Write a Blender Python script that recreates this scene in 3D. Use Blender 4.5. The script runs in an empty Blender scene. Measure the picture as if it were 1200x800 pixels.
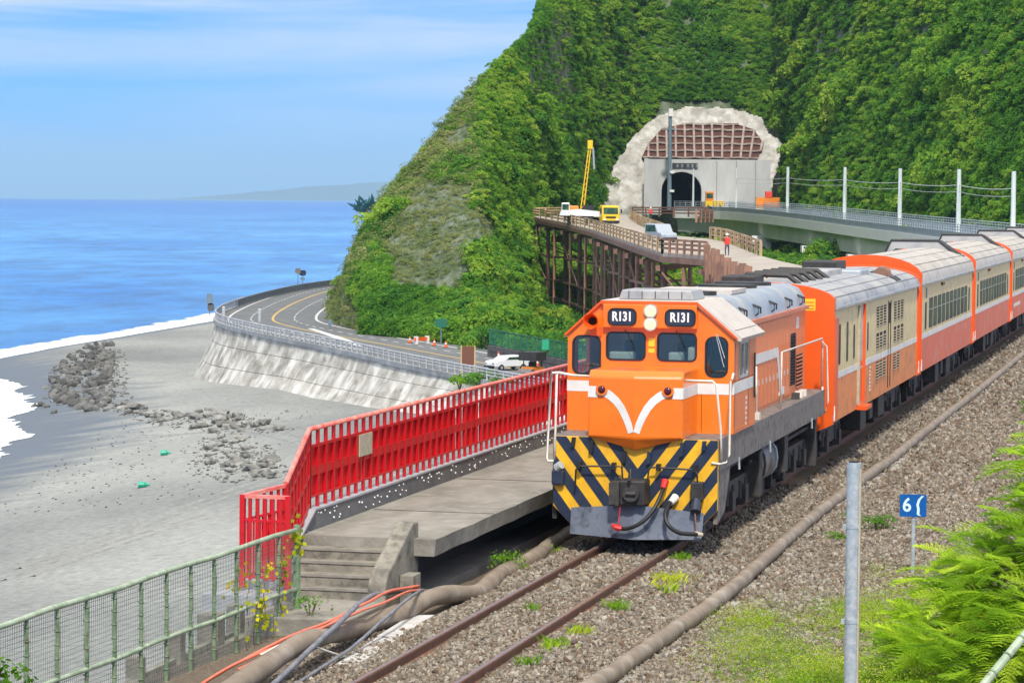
import bpy, bmesh, math, random
import numpy as np
from mathutils import Vector, Matrix, noise
random.seed(7); np.random.seed(7)
SC = bpy.context.scene
COL = SC.collection

# ------------------------------------------------------------------ camera
F_PX, PITCH, ROLL = 3350.0, math.atan(168/3350.0), math.atan(.0093)
cd = bpy.data.cameras.new('camera'); cam = bpy.data.objects.new('camera', cd); COL.objects.link(cam)
cd.sensor_width = 36; cd.lens = F_PX*36/1200; cd.clip_start = .5; cd.clip_end = 40000
cam.matrix_world = (Matrix.Translation((0, 0, 5.5)) @ Matrix.Rotation(math.pi/2-PITCH, 4, 'X') @ Matrix.Rotation(ROLL, 4, 'Z'))
SC.camera = cam
SC.view_settings.view_transform = 'Standard'; SC.view_settings.look = 'None'
SC.view_settings.gamma = 1; SC.view_settings.exposure = .62
SC.cycles.max_bounces = 6; SC.cycles.transparent_max_bounces = 12; SC.cycles.volume_bounces = 0

# ------------------------------------------------------------------ sun and sky
SUN = Vector((.02, -.64, .77)).normalized()
elev = math.asin(SUN.z); azim = math.atan2(SUN.x, SUN.y)
ld = bpy.data.lights.new('sun', 'SUN'); ld.energy = 2.8; ld.angle = math.radians(4); ld.color = (1, .95, .87)
sun = bpy.data.objects.new('sun', ld); COL.objects.link(sun)
sun.rotation_euler = (-SUN).to_track_quat('-Z', 'Y').to_euler(); sun.location = (-30, -40, 80)
W = bpy.data.worlds.new('World'); SC.world = W; W.use_nodes = True
nt = W.node_tree; nt.nodes.clear()
def N(t, typ, **k):
    n = t.nodes.new(typ)
    for a, b in k.items():
        if a.startswith('i_'): n.inputs[int(a[2:])].default_value = b
        else: setattr(n, a, b)
    return n
sky = N(nt, 'ShaderNodeTexSky', sky_type='NISHITA', sun_disc=False, sun_elevation=elev, sun_rotation=azim,
        altitude=0, air_density=1.0, dust_density=.4, ozone_density=4.0)
tint = N(nt, 'ShaderNodeMix', data_type='RGBA', blend_type='MULTIPLY'); tint.inputs[0].default_value = 1
tr0 = N(nt, 'ShaderNodeMapRange'); tr0.inputs[1].default_value = .0; tr0.inputs[2].default_value = .075
tm = N(nt, 'ShaderNodeMix', data_type='RGBA'); tm.inputs[6].default_value = (.185, .43, 1.0, 1); tm.inputs[7].default_value = (.085, .31, .76, 1)
nt.links.new(tr0.outputs[0], tm.inputs[0]); nt.links.new(tm.outputs[2], tint.inputs[7])
nt.links.new(sky.outputs[0], tint.inputs[6])
tc = N(nt, 'ShaderNodeTexCoord'); mp = N(nt, 'ShaderNodeMapping'); mp.inputs['Scale'].default_value = (2.2, 2.2, 26)
mp.inputs['Rotation'].default_value = (0.05, .03, 0)
nt.links.new(tc.outputs['Generated'], mp.inputs[0])
cn = N(nt, 'ShaderNodeTexNoise'); cn.inputs['Scale'].default_value = 2.0; cn.inputs['Detail'].default_value = 7; cn.inputs['Roughness'].default_value = .55; cn.inputs['Distortion'].default_value = .35
nt.links.new(mp.outputs[0], cn.inputs[0])
cr = N(nt, 'ShaderNodeMapRange'); cr.inputs[1].default_value = .40; cr.inputs[2].default_value = .66; cr.inputs[3].default_value = .0; cr.inputs[4].default_value = .75
nt.links.new(cn.outputs[0], cr.inputs[0])
sx = N(nt, 'ShaderNodeSeparateXYZ'); nt.links.new(tc.outputs['Generated'], sx.inputs[0]); nt.links.new(sx.outputs[2], tr0.inputs[0])
hr = N(nt, 'ShaderNodeMapRange'); hr.inputs[1].default_value = .01; hr.inputs[2].default_value = .065; hr.inputs[3].default_value = .22; hr.inputs[4].default_value = 1.35
nt.links.new(sx.outputs[2], hr.inputs[0])
mu = N(nt, 'ShaderNodeMath', operation='MULTIPLY'); nt.links.new(cr.outputs[0], mu.inputs[0]); nt.links.new(hr.outputs[0], mu.inputs[1])
cm = N(nt, 'ShaderNodeMix', data_type='RGBA'); hc = N(nt, 'ShaderNodeMapRange'); hc.inputs[1].default_value = .08; hc.inputs[2].default_value = .5; hc.inputs[3].default_value = 0; hc.inputs[4].default_value = .80; nt.links.new(sx.outputs[2], hc.inputs[0])
mx_ = N(nt, 'ShaderNodeMath', operation='MAXIMUM'); nt.links.new(mu.outputs[0] if False else hc.outputs[0], mx_.inputs[1])
ccl = N(nt, 'ShaderNodeMix', data_type='RGBA'); ccl.inputs[6].default_value = (3.2, 3.85, 4.7, 1); ccl.inputs[7].default_value = (7.0, 6.8, 6.2, 1); nt.links.new(hc.outputs[0], ccl.inputs[0]); nt.links.new(ccl.outputs[2], cm.inputs[7])
nt.links.new(mu.outputs[0], mx_.inputs[0]); nt.links.new(mx_.outputs[0], cm.inputs[0]); nt.links.new(tint.outputs[2], cm.inputs[6])
bg = N(nt, 'ShaderNodeBackground'); bg.inputs[1].default_value = .14
nt.links.new(cm.outputs[2], bg.inputs[0]); wo = N(nt, 'ShaderNodeOutputWorld'); nt.links.new(bg.outputs[0], wo.inputs[0])

# ------------------------------------------------------------------ frames
TH = math.atan(.2438); X0 = -9.12
TF = Matrix.Translation((X0, 0, 0)) @ Matrix.Rotation(-TH, 4, 'Z')       # railway frame: x across the track, y along it
def TW(l, s, z=0): return TF @ Vector((l, s, z))

# ------------------------------------------------------------------ materials
def lin(h):
    h = h.lstrip('#'); v = [int(h[i:i+2], 16)/255 for i in (0, 2, 4)]
    return tuple(c/12.92 if c <= .04045 else ((c+.055)/1.055)**2.4 for c in v)
def mat(name, c1, c2=None, rough=.6, metal=0., scale=3., lo=.35, hi=.65, bump=0., bscale=20., vary=0., stretch=None, c3=None, s3=1., coat=0., world=False, t3=(.5, .7), emit=None, estr=0., detail=5, spec=.5, bdist=.02):
    m = bpy.data.materials.new(name); m.use_nodes = True; t = m.node_tree
    p = t.nodes['Principled BSDF']; p.inputs['Roughness'].default_value = rough; p.inputs['Metallic'].default_value = metal
    p.inputs['Specular IOR Level'].default_value = spec
    if coat: p.inputs['Coat Weight'].default_value = coat; p.inputs['Coat Roughness'].default_value = .15
    p.inputs['Base Color'].default_value = (*c1, 1)
    if emit: p.inputs['Emission Color'].default_value = (*emit, 1); p.inputs['Emission Strength'].default_value = estr
    if world: src = N(t, 'ShaderNodeNewGeometry').outputs['Position']
    else: src = N(t, 'ShaderNodeTexCoord').outputs['Object']
    if stretch:
        q = N(t, 'ShaderNodeMapping'); q.inputs['Scale'].default_value = stretch; t.links.new(src, q.inputs[0]); src2 = q.outputs[0]
    else: src2 = src
    out = None
    if c2:
        n = N(t, 'ShaderNodeTexNoise'); n.inputs['Scale'].default_value = scale; n.inputs['Detail'].default_value = detail; n.inputs['Roughness'].default_value = .6
        t.links.new(src2, n.inputs[0])
        r = N(t, 'ShaderNodeMapRange'); r.inputs[1].default_value = lo; r.inputs[2].default_value = hi; t.links.new(n.outputs[0], r.inputs[0])
        x = N(t, 'ShaderNodeMix', data_type='RGBA'); x.inputs[6].default_value = (*c1, 1); x.inputs[7].default_value = (*c2, 1)
        t.links.new(r.outputs[0], x.inputs[0]); out = x.outputs[2]
    if c3:
        n = N(t, 'ShaderNodeTexNoise'); n.inputs['Scale'].default_value = s3; n.inputs['Detail'].default_value = 6; t.links.new(src, n.inputs[0])
        r = N(t, 'ShaderNodeMapRange'); r.inputs[1].default_value = t3[0]; r.inputs[2].default_value = t3[1]; t.links.new(n.outputs[0], r.inputs[0])
        x = N(t, 'ShaderNodeMix', data_type='RGBA'); x.inputs[7].default_value = (*c3, 1)
        if out: t.links.new(out, x.inputs[6])
        else: x.inputs[6].default_value = (*c1, 1)
        t.links.new(r.outputs[0], x.inputs[0]); out = x.outputs[2]
    if vary:
        o = N(t, 'ShaderNodeObjectInfo'); r = N(t, 'ShaderNodeMapRange'); r.inputs[3].default_value = 1-vary; r.inputs[4].default_value = 1+vary
        t.links.new(o.outputs['Random'], r.inputs[0]); h = N(t, 'ShaderNodeHueSaturation')
        t.links.new(r.outputs[0], h.inputs['Value'])
        if out: t.links.new(out, h.inputs['Color'])
        else: h.inputs['Color'].default_value = (*c1, 1)
        out = h.outputs[0]
    if out: t.links.new(out, p.inputs['Base Color'])
    if bump:
        n = N(t, 'ShaderNodeTexNoise'); n.inputs['Scale'].default_value = bscale; n.inputs['Detail'].default_value = 6; t.links.new(src, n.inputs[0])
        b = N(t, 'ShaderNodeBump'); b.inputs['Strength'].default_value = bump; b.inputs['Distance'].default_value = bdist
        t.links.new(n.outputs[0], b.inputs['Height']); t.links.new(b.outputs[0], p.inputs['Normal'])
    return m
def leafmat(name, ca, cb, cc, pscale=.08, trans=.35, vary=.3):
    m = bpy.data.materials.new(name); m.use_nodes = True; t = m.node_tree; t.nodes.clear()
    g = N(t, 'ShaderNodeNewGeometry'); n = N(t, 'ShaderNodeTexNoise'); n.inputs['Scale'].default_value = pscale; n.inputs['Detail'].default_value = 4
    t.links.new(g.outputs['Position'], n.inputs[0])
    rp = N(t, 'ShaderNodeValToRGB'); e = rp.color_ramp.elements
    e[0].position = .36; e[0].color = (*ca, 1); e[1].position = .66; e[1].color = (*cc, 1); k = e.new(.5); k.color = (*cb, 1)
    o = N(t, 'ShaderNodeObjectInfo'); a = N(t, 'ShaderNodeMath', operation='MULTIPLY_ADD'); a.inputs[1].default_value = .22; a.inputs[2].default_value = -.11
    t.links.new(o.outputs['Random'], a.inputs[0]); ad = N(t, 'ShaderNodeMath', operation='ADD'); t.links.new(a.outputs[0], ad.inputs[0]); t.links.new(n.outputs[0], ad.inputs[1])
    t.links.new(ad.outputs[0], rp.inputs[0])
    r = N(t, 'ShaderNodeMapRange'); r.inputs[3].default_value = 1-vary; r.inputs[4].default_value = 1+vary
    w = N(t, 'ShaderNodeTexWhiteNoise', noise_dimensions='1D'); t.links.new(g.outputs['Random Per Island'], w.inputs['W']); t.links.new(w.outputs['Value'], r.inputs[0])
    h = N(t, 'ShaderNodeHueSaturation'); t.links.new(r.outputs[0], h.inputs['Value']); t.links.new(rp.outputs[0], h.inputs['Color'])
    d = N(t, 'ShaderNodeBsdfDiffuse'); tr = N(t, 'ShaderNodeBsdfTranslucent'); mx = N(t, 'ShaderNodeMixShader'); mx.inputs[0].default_value = trans
    t.links.new(h.outputs[0], d.inputs[0]); t.links.new(h.outputs[0], tr.inputs[0]); t.links.new(d.outputs[0], mx.inputs[1]); t.links.new(tr.outputs[0], mx.inputs[2])
    out = N(t, 'ShaderNodeOutputMaterial'); t.links.new(mx.outputs[0], out.inputs[0])
    return m
def glassmat(name, tintc, refl=.16):
    m = bpy.data.materials.new(name); m.use_nodes = True; t = m.node_tree; t.nodes.clear()
    a = N(t, 'ShaderNodeBsdfTransparent'); a.inputs[0].default_value = (*tintc, 1); b = N(t, 'ShaderNodeBsdfGlossy'); b.inputs['Roughness'].default_value = .03
    f = N(t, 'ShaderNodeLayerWeight'); f.inputs[0].default_value = .35; r = N(t, 'ShaderNodeMapRange'); r.inputs[3].default_value = refl*.6; r.inputs[4].default_value = .8
    t.links.new(f.outputs['Facing'], r.inputs[0]); mx = N(t, 'ShaderNodeMixShader'); t.links.new(r.outputs[0], mx.inputs[0])
    t.links.new(a.outputs[0], mx.inputs[1]); t.links.new(b.outputs[0], mx.inputs[2]); o = N(t, 'ShaderNodeOutputMaterial'); t.links.new(mx.outputs[0], o.inputs[0]); return m

M = {}
M['orange'] = mat('orange_paint', (.88, .205, .008), (.84, .17, .007), .32, scale=1.2, coat=.5, c3=(.70, .14, .02), s3=5, t3=(.6, .85))
M['orange_side'] = mat('weathered_shaded_orange_paint', (.85, .205, .03), (.74, .19, .055), .42, scale=2.0, stretch=(3, 3, .5), c3=(.50, .15, .06), s3=6, t3=(.58, .85), coat=.15)  # duller tone paints side shading into the weathered orange
M['orange_old'] = mat('faded_orange_paint', (.72, .17, .06), (.52, .19, .10), .5, scale=2.2, stretch=(3, 3, .5), c3=(.62, .30, .17), s3=3)
M['baggage_low'] = mat('tan_orange_paint', (.88, .26, .045), (.72, .25, .08), .5, scale=2.2, stretch=(3, 3, .4), c3=(.38, .18, .09), s3=4)
M['red_low'] = mat('salmon_red_paint', (.86, .14, .045), (.62, .13, .07), .45, scale=2.0, stretch=(3, 3, .5), c3=(.68, .26, .18), s3=2)
M['redorange'] = mat('red_orange_paint', (.84, .115, .008), (.76, .10, .012), .4, scale=2)
M['cream'] = mat('cream_paint', (.78, .64, .33), (.64, .50, .26), .5, scale=2.4, stretch=(3, 3, .4), c3=(.40, .30, .17), s3=4, t3=(.55, .8))
M['white'] = mat('white_paint', (.80, .79, .76), (.66, .64, .60), .45, scale=3)
M['rail_white'] = mat('cream_white_tube_paint', (.80, .76, .68), (.62, .52, .42), .45, scale=6)
M['yellow'] = mat('hazard_yellow_paint', (.86, .48, .015), (.70, .36, .02), .4, scale=4, c3=(.35, .20, .04), s3=14, t3=(.62, .78))
M['navy'] = mat('hazard_blue_black_paint', (.012, .022, .055), (.03, .04, .06), .4, scale=4)
M['plow'] = mat('worn_grey_plough_paint', (.10, .12, .16), (.17, .19, .23), .5, scale=3, c3=(.045, .05, .07), s3=6, bump=.2)
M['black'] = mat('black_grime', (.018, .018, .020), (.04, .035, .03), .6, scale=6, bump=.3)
M['bogie'] = mat('bogie_grime', (.028, .026, .026), (.07, .06, .05), .65, scale=4, bump=.4)
M['sill'] = mat('dusty_grey_steel', (.14, .13, .125), (.23, .20, .17), .65, scale=3, stretch=(2, 2, .6), c3=(.08, .07, .07), s3=6)
M['tank'] = mat('worn_tank_metal', (.12, .115, .11), (.25, .22, .19), .5, scale=2, c3=(.04, .04, .04), s3=3)
M['roof_grey'] = mat('blue_grey_roof', (.30, .36, .43), (.42, .44, .44), .42, metal=.2, scale=1.6, c3=(.55, .50, .42), s3=1.3)
M['roof_cream'] = mat('beige_roof_paint', (.60, .53, .45), (.50, .45, .40), .5, scale=3, c3=(.38, .33, .28), s3=8, t3=(.6, .8))
M['roof_car'] = mat('car_roof', (.34, .34, .34), (.47, .45, .42), .5, metal=.1, scale=1.5, c3=(.22, .22, .23), s3=1.5, stretch=(1, .3, 1))
M['roof_warm'] = mat('warm_car_roof', (.46, .41, .34), (.55, .51, .45), .5, scale=1.5, c3=(.33, .29, .25), s3=2)
M['rubber'] = mat('rubber', (.015, .015, .016), rough=.5)
M['redbit'] = mat('red_cap_paint', (.65, .02, .02), rough=.4)
M['marker'] = mat('dark_red_lens', (.09, .012, .02), rough=.15)
M['lamp'] = mat('lit_headlight', (.4, .3, .12), rough=.3, emit=(1, .86, .50), estr=.72)
M['glass'] = glassmat('cab_glass', (.80, .88, .86))
M['pane'] = mat('dark_window_glass', (.010, .030, .024), (.06, .13, .08), .35, scale=1.0, spec=.04)  # green mottling paints in reflections, the gloss is nearly off
M['interior'] = mat('cab_interior', (.80, .80, .76), (.66, .67, .62), .7)
M['seatgreen'] = mat('dark_green_seat', (.02, .05, .05), rough=.6)
M['gap'] = mat('dark_recess', (.015, .014, .013), rough=.9)
M['placard'] = mat('yellow_placard', (.85, .55, .03), rough=.5)
M['ink'] = mat('orange_ink', (.75, .16, .02), rough=.5)
M['redfence'] = mat('red_fence_paint', (.60, .006, .010), (.50, .006, .010), .35, scale=3, c3=(.33, .01, .01), s3=7, t3=(.6, .8))
M['redmesh'] = mat('red_panel_paint', (.60, .004, .008), (.46, .004, .008), .4, scale=2)
M['redtop'] = mat('pale_red_rail', (.72, .10, .08), (.74, .30, .24), .4, scale=5)  # paler, pinker mottled red for the top rails
M['green'] = mat('pale_green_paint', (.105, .165, .085), (.22, .29, .17), .5, scale=6, c3=(.12, .09, .05), s3=14, t3=(.56, .72))
M['greentop'] = mat('bleached_green_rail_paint', (.42, .50, .35), (.24, .32, .19), .5, scale=5, c3=(.16, .14, .08), s3=13, t3=(.6, .75))
M['wire'] = mat('mesh_wire', (.20, .23, .20), rough=.6)
M['concrete'] = mat('old_concrete', (.29, .265, .21), (.17, .155, .125), .85, scale=2.5, c3=(.09, .085, .07), s3=5, bump=.5, bscale=26, t3=(.5, .75))
M['slab'] = mat('platform_concrete', (.30, .28, .235), (.185, .17, .14), .85, scale=1.4, stretch=(1, .35, 1), c3=(.34, .32, .28), s3=3, bump=.5, bscale=18, t3=(.52, .75))
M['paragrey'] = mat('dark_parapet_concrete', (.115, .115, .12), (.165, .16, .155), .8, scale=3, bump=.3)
M['capgrey'] = mat('parapet_cap', (.36, .37, .38), (.28, .28, .29), .7, scale=3)
M['shell'] = mat('white_shell', (.8, .76, .70), rough=.4, vary=.2)
M['rail'] = mat('rusty_rail', (.15, .062, .032), (.22, .10, .055), .6, scale=8, bump=.3)
M['railhead'] = mat('worn_rail_head', (.30, .24, .22), (.22, .15, .12), .35, metal=.5, scale=5)
M['ballast'] = mat('brown_ballast_bed', (.17, .125, .085), (.10, .075, .05), .95, scale=14, c3=(.24, .195, .14), s3=30, bump=1, bscale=30, bdist=.04)
M['stone_a'] = mat('ballast_stone', (.235, .195, .145), (.155, .125, .09), .9, scale=8, vary=.45)
M['stone_b'] = mat('ballast_stone_grey', (.32, .285, .23), (.20, .175, .14), .9, scale=8, vary=.45)
M['stone_c'] = mat('ballast_stone_rust', (.18, .12, .075), (.12, .085, .055), .9, scale=8, vary=.4)
M['conduit'] = mat('muddy_brown_conduit', (.27, .21, .15), (.19, .145, .10), .6, scale=3, c3=(.38, .33, .27), s3=2.5, t3=(.5, .8))
M['cable_o'] = mat('orange_cable', (.75, .14, .06), (.62, .20, .12), .5, scale=9)
M['cable_g'] = mat('grey_cable', (.13, .135, .15), (.22, .22, .24), .5, scale=8)
M['white_slab'] = mat('pale_concrete_slab', (.44, .43, .40), (.30, .28, .25), .8, scale=4, bump=.3)
M['capwhite'] = mat('clean_pale_slab', (.58, .57, .54), (.48, .46, .43), .8, scale=4, bump=.2)
M['galv'] = mat('galvanised_steel', (.52, .57, .58), (.36, .42, .44), .45, metal=.35, scale=12, c3=(.62, .62, .58), s3=20)
M['bluesign'] = mat('blue_sign', (.003, .085, .32), (.004, .11, .38), .35, scale=8)
M['signwhite'] = mat('sign_lettering', (.62, .80, .82), rough=.4)
M['letter'] = mat('white_lettering', (.85, .85, .82), rough=.4)
M['beige'] = mat('weathered_notice_plate', (.40, .35, .24), (.50, .44, .32), .6, scale=9)
M['asphalt'] = mat('asphalt', (.145, .15, .15), (.105, .11, .112), .85, scale=.25, c3=(.19, .19, .185), s3=.5, world=True)
M['lineyellow'] = mat('yellow_road_paint', (.62, .40, .08), (.5, .34, .1), .7, scale=.8)
M['linewhite'] = mat('white_road_paint', (.66, .66, .64), (.5, .5, .5), .7, scale=.8)
M['walla'] = mat('stained_seawall', (.50, .475, .41), (.25, .225, .18), .85, scale=.5, stretch=(.45, .45, 1.5), c3=(.70, .67, .60), s3=.40, world=True, t3=(.46, .66), bump=.3, bscale=1.2, bdist=.08, detail=9)
M['wallb'] = mat('grey_seawall', (.33, .34, .34), (.21, .22, .225), .85, scale=.5, stretch=(.45, .45, 1.5), c3=(.42, .42, .41), s3=.5, world=True, t3=(.5, .7), bump=.3, bscale=1.2, bdist=.08, detail=9)
M['parapet_far'] = mat('bluish_parapet', (.17, .20, .24), (.12, .14, .17), .8, scale=1)
M['guard'] = mat('pale_guard_rail', (.50, .51, .52), (.34, .35, .36), .6, scale=1)
M['rockd'] = mat('dark_boulder', (.075, .073, .07), (.15, .145, .13), .9, scale=1.4, vary=.45, bump=.6, bscale=3, bdist=.1)
M['rockl'] = mat('pale_boulder', (.26, .255, .225), (.13, .125, .115), .9, scale=1.4, vary=.35, bump=.6, bscale=3, bdist=.1)
M['shot'] = mat('shotcrete', (.50, .48, .43), (.33, .31, .27), .9, scale=.35, c3=(.62, .60, .56), s3=.5, world=True, bump=1, bscale=.9, bdist=.5)
M['portal'] = mat('portal_concrete', (.50, .50, .49), (.42, .42, .42), .85, scale=.4, world=True, stretch=(1, 1, .4))
M['lattice'] = mat('lattice_beam', (.42, .35, .30), (.28, .20, .17), .9, scale=.8, world=True)
M['recess'] = mat('red_earth', (.075, .032, .027), (.13, .05, .035), .95, scale=.7, world=True)
M['girder'] = mat('viaduct_concrete_shaded', (.72, .72, .70), (.62, .62, .60), .8, scale=.2, world=True)  # greyer copy, the shade below the deck is put into its colour
M['girder_lit'] = mat('viaduct_concrete_lit', (.86, .86, .84), (.80, .80, .78), .8, scale=.2, world=True)  # whiter copy of the same concrete, its lit look put into the colour
M['vrail'] = mat('blue_grey_railing', (.36, .42, .47), (.28, .34, .40), .6, scale=.5)
M['rust'] = mat('rusty_steel', (.30, .16, .11), (.17, .09, .065), .8, scale=.8, world=True, c3=(.22, .13, .08), s3=.6)
M['rustd'] = mat('dark_rusty_steel', (.09, .055, .045), (.14, .07, .05), .8, scale=.8, world=True)
M['timber'] = mat('bleached_timber', (.52, .36, .20), (.40, .27, .15), .8, scale=1, vary=.25)
M['timberd'] = mat('brown_timber', (.30, .16, .10), (.22, .11, .07), .8, scale=1, vary=.25)
M['deck'] = mat('dusty_deck', (.42, .37, .31), (.34, .30, .25), .9, scale=.4, world=True)
M['catpole'] = mat('pale_pole', (.62, .67, .66), (.52, .58, .58), .5, scale=1)
M['darkpole'] = mat('slate_pole', (.13, .19, .24), (.17, .23, .27), .5, scale=1)
M['vyellow'] = mat('vehicle_yellow', (.80, .52, .015), rough=.35)
M['vwhite'] = mat('vehicle_white', (.75, .76, .76), rough=.3)
M['vsilver'] = mat('vehicle_silver', (.42, .46, .50), rough=.35, metal=.3)
M['vorange'] = mat('machine_orange', (.72, .22, .02), rough=.5)
M['red'] = mat('work_vest_red', (.75, .05, .03), rough=.7)
M['skin'] = mat('skin', (.45, .26, .18), rough=.6)
M['trousers'] = mat('dark_trousers', (.05, .06, .10), rough=.8)
M['helmet'] = mat('helmet', (.8, .8, .75), rough=.4)
M['brown'] = mat('brown_board', (.16, .06, .03), rough=.6)
M['wallrock'] = mat('dark_block_wall', (.075, .072, .07), (.12, .115, .11), .9, scale=1.2, world=True, bump=.5, bscale=2)
M['greenmesh'] = mat('green_fence_paint', (.015, .13, .075), rough=.5)
M['bark'] = mat('bark', (.11, .085, .06), (.16, .13, .09), .9, scale=6)
M['headland'] = mat('far_headland', (.018, .045, .05), (.03, .06, .06), .9, scale=.002, world=True)
M['leaf_hill'] = leafmat('hill_foliage', (.085, .23, .030), (.18, .39, .042), (.34, .50, .065), .05, .56, .22)
M['leaf_dark'] = leafmat('dark_foliage', (.06, .19, .035), (.115, .30, .045), (.20, .39, .055), .09, .54, .22)
M['leaf_light'] = leafmat('light_foliage', (.15, .32, .035), (.26, .46, .05), (.42, .56, .08), .07, .56, .22)
M['leaf_bush'] = leafmat('bush_foliage', (.06, .15, .015), (.11, .26, .02), (.24, .40, .03), .5, .4, .35)
M['leaf_acacia'] = leafmat('feathery_foliage', (.26, .46, .035), (.46, .68, .05), (.72, .86, .09), .9, .58, .25)
M['leaf_yellow'] = leafmat('yellow_vine_leaves', (.30, .36, .02), (.65, .55, .02), (.80, .50, .03), 3, .4, .3)
M['grass'] = leafmat('grass_blades', (.14, .30, .02), (.30, .48, .03), (.54, .60, .06), .8, .4, .35)
M['drygrass'] = leafmat('pale_scrub', (.14, .20, .06), (.24, .29, .09), (.34, .35, .13), .2, .4, .35)
M['haze_plant'] = leafmat('haze_tinted_fronds', (.05, .14, .16), (.07, .18, .19), (.09, .2, .2), .2, .3, .2)  # blue green puts the distance haze into the leaf colour

# ------------------------------------------------------------------ mesh helpers
class B:
    """collects faces; coordinates are given in the frame of the thing's surroundings, org is taken off"""
    def __init__(s, org=(0, 0, 0)): s.v = []; s.f = []; s.mi = []; s.o = Vector(org); s.k = 0
    def add(s, vs, fs):
        n = len(s.v); s.v += [tuple(Vector(v)-s.o) for v in vs]; s.f += [tuple(i+n for i in f) for f in fs]; s.mi += [s.k]*len(fs); return s
    def box(s, x0, x1, y0, y1, z0, z1):
        return s.add([(x0, y0, z0), (x1, y0, z0), (x1, y1, z0), (x0, y1, z0), (x0, y0, z1), (x1, y0, z1), (x1, y1, z1), (x0, y1, z1)],
                     [(0, 3, 2, 1), (4, 5, 6, 7), (0, 1, 5, 4), (1, 2, 6, 5), (2, 3, 7, 6), (3, 0, 4, 7)])
    def bar(s, p, q, w, h=None, up=(0, 0, 1)):
        h = w if h is None else h; p = Vector(p); q = Vector(q); d = (q-p).normalized(); u = Vector(up)
        if abs(d.dot(u)) > .98: u = Vector((0, 1, 0))
        a = d.cross(u).normalized()*w/2; b = a.cross(d).normalized()*h/2
        vs = [p-a-b, p+a-b, p+a+b, p-a+b, q-a-b, q+a-b, q+a+b, q-a+b]
        return s.add(vs, [(0, 3, 2, 1), (4, 5, 6, 7), (0, 1, 5, 4), (1, 2, 6, 5), (2, 3, 7, 6), (3, 0, 4, 7)])
    def tube(s, pts, r, n=8, cap=True):
        pts = [Vector(p) for p in pts]; vs = []; m = len(pts); rr = r if isinstance(r, (list, tuple)) else [r]*m
        for i, p in enumerate(pts):
            d = (pts[min(i+1, m-1)]-pts[max(i-1, 0)]).normalized(); u = Vector((0, 0, 1)) if abs(d.z) < .95 else Vector((1, 0, 0))
            a = d.cross(u).normalized(); b = a.cross(d).normalized()
            for k in range(n): t = 2*math.pi*k/n; vs.append(p+(a*math.cos(t)+b*math.sin(t))*rr[i])
        fs = [(i*n+k, i*n+(k+1) % n, (i+1)*n+(k+1) % n, (i+1)*n+k) for i in range(m-1) for k in range(n)]
        if cap: fs += [tuple(range(n-1, -1, -1)), tuple(range((m-1)*n, m*n))]
        return s.add(vs, fs)
    def cyl(s, c, r, h, axis='z', n=16, r2=None):
        d = {'x': Vector((1, 0, 0)), 'y': Vector((0, 1, 0)), 'z': Vector((0, 0, 1))}[axis]; c = Vector(c)
        return s.tube([c, c+d*h], [r, r if r2 is None else r2], n)
    def prism(s, poly, a, b, axis='y'):
        """poly in the two other axes (x,z)|(y,z)|(x,y), extruded from a to b"""
        f = {'y': lambda p, t: (p[0], t, p[1]), 'x': lambda p, t: (t, p[0], p[1]), 'z': lambda p, t: (p[0], p[1], t)}[axis]
        n = len(poly); vs = [f(p, a) for p in poly]+[f(p, b) for p in poly]
        return s.add(vs, [tuple(range(n-1, -1, -1)), tuple(range(n, 2*n))]+[(i, (i+1) % n, n+(i+1) % n, n+i) for i in range(n)])
    def strip(s, A, Bp):
        n = len(A); return s.add(list(A)+list(Bp), [(i, i+1, n+i+1, n+i) for i in range(n-1)])
    def build(s, name, m, parent=None, frame=None, smooth=False, loc=None):
        me = bpy.data.meshes.new(name); me.from_pydata(s.v, [], s.f); me.validate(clean_customdata=False)
        ms = m if isinstance(m, (list, tuple)) else [m]
        for x in ms: me.materials.append(x)
        if len(ms) > 1 and len(s.mi) == len(me.polygons): me.polygons.foreach_set('material_index', s.mi)
        bm = bmesh.new(); bm.from_mesh(me); bmesh.ops.recalc_face_normals(bm, faces=bm.faces); bm.to_mesh(me); bm.free()
        if smooth:
            me.polygons.foreach_set('use_smooth', [True]*len(me.polygons))
            if smooth is not True: me.set_sharp_from_angle(angle=math.radians(smooth))
        o = bpy.data.objects.new(name, me); COL.objects.link(o)
        if parent: o.parent = parent
        elif frame == 'T': o.matrix_world = TF @ Matrix.Translation(s.o)
        else: o.location = s.o
        if loc is not None: o.location = loc
        return o
def meta(o, label=None, cat=None, group=None, kind=None):
    for k, v in (('label', label), ('category', cat), ('group', group), ('kind', kind)):
        if v: o[k] = v
    return o
def empty(name, org, label, cat, group=None, frame='T', rz=0):
    o = bpy.data.objects.new(name, None); COL.objects.link(o); o.empty_display_size = .3
    o.matrix_world = (TF if frame == 'T' else Matrix()) @ Matrix.Translation(org) @ Matrix.Rotation(rz, 4, 'Z')
    return meta(o, label, cat, group)
def copy_tree(o, parent=None, name=None):
    c = o.copy(); COL.objects.link(c)
    if parent: c.parent = parent
    for ch in list(o.children): copy_tree(ch, c)
    return c
def child(src, parent, loc=None, rot=None):
    c = src.copy(); COL.objects.link(c); c.parent = parent
    if loc is not None: c.location = loc
    if rot is not None: c.rotation_euler = rot
    return c
def struct(o): o['kind'] = 'structure'; return o
def stuff(o): o['kind'] = 'stuff'; return o
def bevel(o, w=.02, seg=2):
    md = o.modifiers.new('bevel', 'BEVEL'); md.width = w; md.segments = seg; md.limit_method = 'ANGLE'; md.angle_limit = R(35); return o
def R(d): return math.radians(d)
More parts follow.
